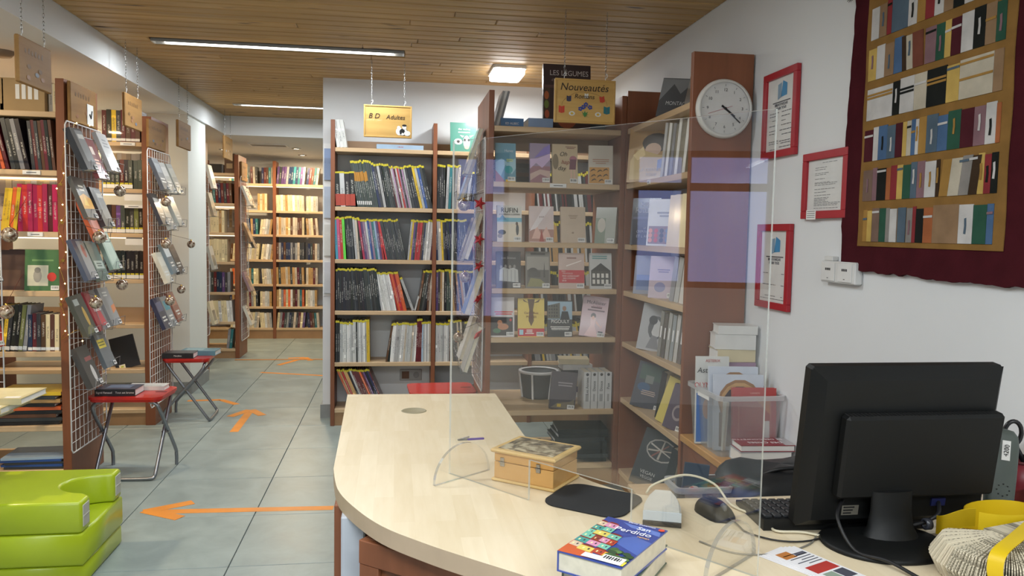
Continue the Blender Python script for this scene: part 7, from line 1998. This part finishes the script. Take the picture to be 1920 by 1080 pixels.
def wall_frame(label, y0_, y1_, z0_, z1_, lean=0.0, kind=0):
    w_, h_ = y0_ - y1_, z1_ - z0_
    t = thing('notice_frame', label, 'frame', (XR - 0.001, (y0_ + y1_) / 2, z0_), (0, D2R(lean), D2R(-90)))
    f = 0.026
    mb = MB()
    for a, b_, c, d_ in ((-w_ / 2, w_ / 2, 0, f), (-w_ / 2, w_ / 2, h_ - f, h_), (-w_ / 2, -w_ / 2 + f, f, h_ - f), (w_ / 2 - f, w_ / 2, f, h_ - f)):
        mb.cbox(a, b_, -0.018, -0.001, c, d_, 0.0015)
    mb.build('frame', M_FRAME, t)
    mb = MB(); mb.box(-w_ / 2 + f, w_ / 2 - f, -0.008, -0.003, f, h_ - f); mb.build('sheet', flat('#d5d5d2', 0.35, coat=0.3), t)
    mb = MB(); yy = -0.0085
    iw, ih = w_ - 2 * f, h_ - 2 * f
    q = lambda a, b_: ((a - 0.5) * iw, yy, f + b_ * ih)
    if kind in (0, 2):
        top_ = 0.95 if kind == 0 else 0.92
        mb.add([q(0.38, top_ - 0.25), q(0.52, top_ - 0.22), q(0.52, top_ - 0.02), q(0.38, top_ - 0.04)], [(0, 1, 2, 3)], 1)
        mb.add([q(0.50, top_ - 0.22), q(0.72, top_ - 0.21), q(0.72, top_ - 0.05), q(0.56, top_)], [(0, 1, 2, 3)], 2)
        mb.add([q(0.2, top_ - 0.29), q(0.85, top_ - 0.29), q(0.85, top_ - 0.275), q(0.2, top_ - 0.275)], [(0, 1, 2, 3)], 0)
        text(t, 'BIBLIOTHEQUE', ((0.52 - .5) * iw, yy - 0.0005, f + (top_ - 0.32) * ih), 0.0145, flat('#3a4050'), name='heading')
        text(t, 'POUR TOUS', ((0.52 - .5) * iw, yy - 0.0005, f + (top_ - 0.37) * ih), 0.0145, flat('#3a4050'), name='heading')
    rr_ = random.Random(kind + 3)
    if kind == 0:
        rows_ = [(0.52, 0.1, 0.45), (0.52, 0.55, 0.9), (0.48, 0.1, 0.4), (0.46, 0.55, 0.85), (0.42, 0.2, 0.4), (0.40, 0.55, 0.7), (0.35, 0.1, 0.4), (0.34, 0.55, 0.9), (0.28, 0.1, 0.4), (0.27, 0.5, 0.95), (0.24, 0.1, 0.3), (0.21, 0.58, 0.95), (0.13, 0.1, 0.45), (0.10, 0.1, 0.45), (0.12, 0.5, 0.9), (0.09, 0.55, 0.9), (0.04, 0.5, 0.98), (0.02, 0.15, 0.4)]
    elif kind == 1:
        rows_ = [(0.93, 0.4, 0.8)] + [(z_, 0.2, rr_.uniform(0.45, 0.85)) for z_ in (0.84, 0.8, 0.73, 0.70, 0.62, 0.55, 0.53, 0.5, 0.42, 0.36, 0.30)] + [(z_, 0.2, rr_.uniform(0.5, 0.95)) for z_ in (0.25, 0.225, 0.2, 0.175, 0.15, 0.125, 0.1, 0.05)]
    else:
        rows_ = [(0.40, 0.1, 0.3), (0.40, 0.8, 0.9), (0.24, 0.1, 0.6), (0.24, 0.8, 0.9), (0.08, 0.2, 0.6), (0.08, 0.8, 0.9), (0.04, 0.02, 0.98)]
    for z_, a, b_ in rows_:
        x_ = a
        while x_ < b_ - 0.02:
            wd = min(rr_.uniform(0.05, 0.13), b_ - x_)
            mb.add([q(x_, z_), q(x_ + wd, z_), q(x_ + wd, z_ + (0.008 if kind else 0.01)), q(x_, z_ + (0.008 if kind else 0.01))], [(0, 1, 2, 3)], 0)
            x_ += wd + 0.015
    mb.build('print', [flat('#4a4a50'), flat('#7d97ac'), flat('#3f86b4')], t)['kind'] = 'stuff'
    if kind == 1:
        mb = MB(); mb.box(-0.095, -0.035, -0.0192, -0.0182, -0.003, 0.03, 0)
        for k in range(4):
            mb.box(-0.09, -0.04, -0.0196, -0.0192, 0.003 + 0.007 * k, 0.005 + 0.007 * k, 1)
        mb.build('note', [M_WHITEPAPER, flat('#6a6a6a')], t, label='small white note stuck on the frame')
    return t


wall_frame('upper red framed notice with blue book logo beside the clock', 2.90, 2.642, 1.622, 1.945)
wall_frame('red framed timetable half behind the textile hanging', 2.575, 2.30, 1.388, 1.613, kind=1)
wall_frame('lower red framed notice with blue book logo, beneath the upper one', 2.903, 2.645, 1.05, 1.372, kind=2)
sk = thing('socket_box', 'white double network socket box under the textile hanging', 'socket', (XR, 2.312, 1.178), (0, 0, D2R(-90)))
mb = MB(); mb.cbox(-0.098, 0.098, -0.028, 0, 0.0, 0.07, 0.004); mb.build('box', flat('#d2d2d0', 0.45), sk)
for sx in (-0.05, 0.045):
    mb = MB(); mb.cbox(sx - 0.038, sx + 0.038, -0.031, -0.028, 0.006, 0.064, 0.001); mb.build('cover_plate', flat('#d8d8d6', 0.4), sk)
    mb = MB()
    for dx in (-0.012, -0.004, 0.004, 0.012):
        mb.cbox(sx + dx - 0.0026, sx + dx + 0.0026, -0.0318, -0.0308, 0.040, 0.048, 0.0008)
    mb.box(sx - 0.004, sx + 0.004, -0.0315, -0.0308, 0.014, 0.016); mb.build('socket_holes', M_BLACK, sk)
mb = MB(); mb.cbox(-0.09, -0.04, -0.022, 0, 0.0705, 0.085, 0.002); mb.build('small_cover', flat('#cfcfcd'), sk)

# ---- textile hanging: patchwork shelves of books
q0, zq0 = 2.31, 1.225
tx = thing('patchwork_hanging', 'maroon bordered textile wall hanging with patchwork shelves of books', 'textile', (XR - 0.004, q0, zq0), (0, 0, D2R(-90)))


def fabric(hexc):
    key = ('fabric', hexc)
    if key in MATS:
        return MATS[key]
    m, nt, b = newmat('woven_cloth')
    tc = N(nt, 'ShaderNodeTexCoord')
    nz = N(nt, 'ShaderNodeTexNoise', in_Scale=16.0, in_Detail=6.0); nt.links.new(tc.outputs['Object'], nz.inputs['Vector'])
    c = lin(hexc) if isinstance(hexc, str) else srgb(hexc)
    rp = N(nt, 'ShaderNodeValToRGB'); rp.color_ramp.elements[0].position = 0.3; rp.color_ramp.elements[1].position = 0.7
    rp.color_ramp.elements[0].color = tuple(x * 0.85 for x in c[:3]) + (1,); rp.color_ramp.elements[1].color = tuple(min(1, x * 1.12) for x in c[:3]) + (1,)
    nt.links.new(nz.outputs['Fac'], rp.inputs['Fac']); nt.links.new(rp.outputs['Color'], b.inputs['Base Color'])
    n2 = N(nt, 'ShaderNodeTexNoise', in_Scale=420.0, in_Detail=1.0); nt.links.new(tc.outputs['Object'], n2.inputs['Vector'])
    bp = N(nt, 'ShaderNodeBump'); bp.inputs['Strength'].default_value = 0.25; bp.inputs['Distance'].default_value = 0.002
    nt.links.new(n2.outputs['Fac'], bp.inputs['Height']); nt.links.new(bp.outputs[0], b.inputs['Normal'])
    b.inputs['Roughness'].default_value = 0.95; b.inputs['Specular IOR Level'].default_value = 0.1
    MATS[key] = m
    return m


FC = {'maroon': (74, 32, 39), 'white': (188, 186, 184), 'tan': (138, 112, 86), 'red': (132, 52, 55), 'slate': (82, 98, 112), 'ochre': (156, 120, 64), 'black': (32, 34, 32), 'green': (46, 82, 66),
      'yellow': (187, 158, 88), 'blue': (74, 100, 134), 'brown': (62, 48, 36), 'cream': (180, 172, 155), 'rust': (113, 67, 54), 'mauve': (128, 99, 105), 'orange': (156, 94, 60), 'taupe': (116, 95, 84), 'grey': (133, 129, 125)}
Wt, Ht = 0.78, 1.09
rt = random.Random(11)
nE = 40
edge = [(Wt * k / nE, 0.004 * rt.uniform(-1, 1) - 0.012 * k / nE) for k in range(nE + 1)] + [(Wt + 0.004 * rt.uniform(-1, 1), Ht * k / nE) for k in range(1, nE)] + [(Wt - Wt * k / nE, Ht) for k in range(nE + 1)] + [(0.012 * math.sin(k * 0.16) + 0.003 * rt.uniform(-1, 1), Ht - Ht * k / nE) for k in range(1, nE)]
mb = MB(); mb.prism([(a, b_) for a, b_ in edge], 0.0005, 0.013, M=Matrix(((1, 0, 0, 0), (0, 0, -1, 0), (0, 1, 0, 0), (0, 0, 0, 1)))); mb.build('border', fabric('#43161d'), tx)
mb = MB(); mb.prism([(0.088 + 0.002 * math.sin(k * 1.3), 0.075 + (1.0 - 0.0) * 0.94 * k / 20) for k in range(21)] + [(0.672 + 0.002 * math.sin(k * 1.1), 1.015 - 0.942 * k / 20) for k in range(21)], 0.0135, 0.016, M=Matrix(((1, 0, 0, 0), (0, 0, -1, 0), (0, 1, 0, 0), (0, 0, 0, 1)))); mb.build('ground_cloth', fabric('#856437'), tx)
mb = MB(); mb.cbox(-0.03, Wt + 0.02, -0.02, -0.002, Ht - 0.02, Ht + 0.005, 0.004); mb.build('hanging_rod', M_REDX, tx)
mb = MB()
for k in range(7):
    a = D2R(-60 + 20 * k)
    mb.tube([(-0.005, -0.012, 0.865), (-0.005 + 0.03 * math.sin(a), -0.02, 0.865 - 0.028 * math.cos(a))], [0.004, 0.0006], 5)
mb.build('dry_tassel', flat('#4a4438', 0.8), tx)
QR = ["0.110 0.148 white,0.150 0.184 tan,0.186 0.207 red,0.207 0.280 slate,0.280 0.318 white,0.319 0.352 ochre,0.352 0.388 red,0.388 0.424 white,0.424 0.460 tan,0.460 0.500 black,0.500 0.535 white,0.538 0.603 tan,0.606 0.638 green",
      "0.104 0.144 yellow,0.144 0.183 white,0.183 0.226 tan,0.226 0.265 blue,0.265 0.284 brown,0.284 0.311 cream,0.311 0.355 rust,0.359 0.402 mauve,0.402 0.436 green,0.436 0.459 yellow,0.459 0.496 maroon,0.496 0.538 white,0.538 0.577 black,0.577 0.612 tan,0.612 0.642 green",
      "0.107 0.229 white,0.229 0.262 black,0.262 0.323 white,0.323 0.375 cream,0.375 0.451 black,0.451 0.498 yellow,0.498 0.612 cream,0.612 0.641 tan",
      "0.103 0.147 maroon,0.147 0.172 white,0.172 0.214 blue,0.214 0.252 slate,0.252 0.284 maroon,0.284 0.302 yellow,0.302 0.321 cream,0.321 0.339 blue,0.339 0.352 white,0.352 0.383 ochre,0.383 0.427 slate,0.427 0.465 blue,0.465 0.512 green,0.512 0.557 maroon,0.557 0.596 mauve,0.596 0.630 white,0.630 0.643 orange",
      "0.106 0.153 taupe,0.153 0.175 mauve,0.175 0.219 black,0.219 0.240 orange,0.240 0.268 red,0.268 0.294 yellow,0.294 0.328 green,0.328 0.354 slate,0.354 0.387 mauve,0.387 0.430 white,0.430 0.444 brown,0.444 0.477 ochre,0.477 0.516 cream,0.516 0.550 grey,0.550 0.580 brown,0.580 0.601 yellow,0.601 0.623 red,0.623 0.644 black",
      "0.116 0.137 ochre,0.137 0.160 yellow,0.161 0.196 taupe,0.196 0.227 green,0.227 0.245 grey,0.245 0.276 white,0.281 0.316 slate,0.320 0.345 grey,0.345 0.359 red,0.359 0.390 black,0.390 0.427 orange,0.427 0.524 tan,0.524 0.573 white,0.573 0.618 green,0.618 0.639 blue"]
ZB = [1.915, 1.795, 1.677, 1.555, 1.436, 1.314]
MYZ = Matrix(((1, 0, 0, 0), (0, 0, -1, 0), (0, 1, 0, 0), (0, 0, 0, 1)))
for ri, (row_, zb) in enumerate(zip(QR, ZB)):
    for it in row_.split(','):
        a, b_, c = it.split(' '); a, b_ = float(a), float(b_)
        z0_ = zb - zq0; z1_ = z0_ + 0.098 + rt.uniform(-0.006, 0.002)
        lean = 0.012 if (ri == 4 and 0.43 < a < 0.56) else (-0.008 if ri == 1 and 0.26 < a < 0.33 else 0)
        mb = MB(); mb.prism([(a + 0.0004, z0_), (b_ - 0.0004, z0_), (b_ - 0.0004 + lean, z1_), (a + 0.0004 + lean, z1_)], 0.0162, 0.0178 + rt.uniform(0, 0.0008), M=MYZ)
        mb.build('patch', fabric(FC[c]), tx)
        w_ = b_ - a
        if rt.random() < 0.62:
            mb = MB()
            col = rt.choice(['white', 'white', 'mauve', 'black', 'slate', 'ochre'])
            if col == c:
                col = 'black' if c == 'white' else 'white'
            if w_ < 0.05 and rt.random() < 0.5:
                cx = (a + b_) / 2 + lean * 0.5; zz = z0_ + rt.uniform(0.02, 0.04)
                mb.prism([(cx - 0.004, zz), (cx + 0.003, zz - 0.001), (cx + 0.0045, zz + 0.02), (cx + 0.003, zz + 0.04), (cx - 0.0035, zz + 0.038), (cx - 0.002, zz + 0.02)], 0.019, 0.0197, M=MYZ)
            else:
                for q in range(1 if w_ < 0.06 else 2):
                    zz = z0_ + rt.uniform(0.055, 0.085) - (0.012 if q else 0)
                    mb.prism([(a + 0.001, zz), (b_ - 0.001, zz + 0.001), (b_ - 0.001, zz + 0.007), (a + 0.001, zz + 0.006)], 0.019, 0.0197, M=MYZ)
            mb.build('ribbon', fabric(FC[col]), tx)
mb = MB(); mb.prism([(0.735 + 0.03 * math.sin(k * 0.7), 0.25 + 0.045 * k) for k in range(12)] + [(0.775, 0.75), (0.775, 0.25)], 0.0135, 0.015, M=MYZ); mb.build('pale_green_patch', fabric('#6f8478'), tx)

flush_text()
bpy.context.view_layer.update()
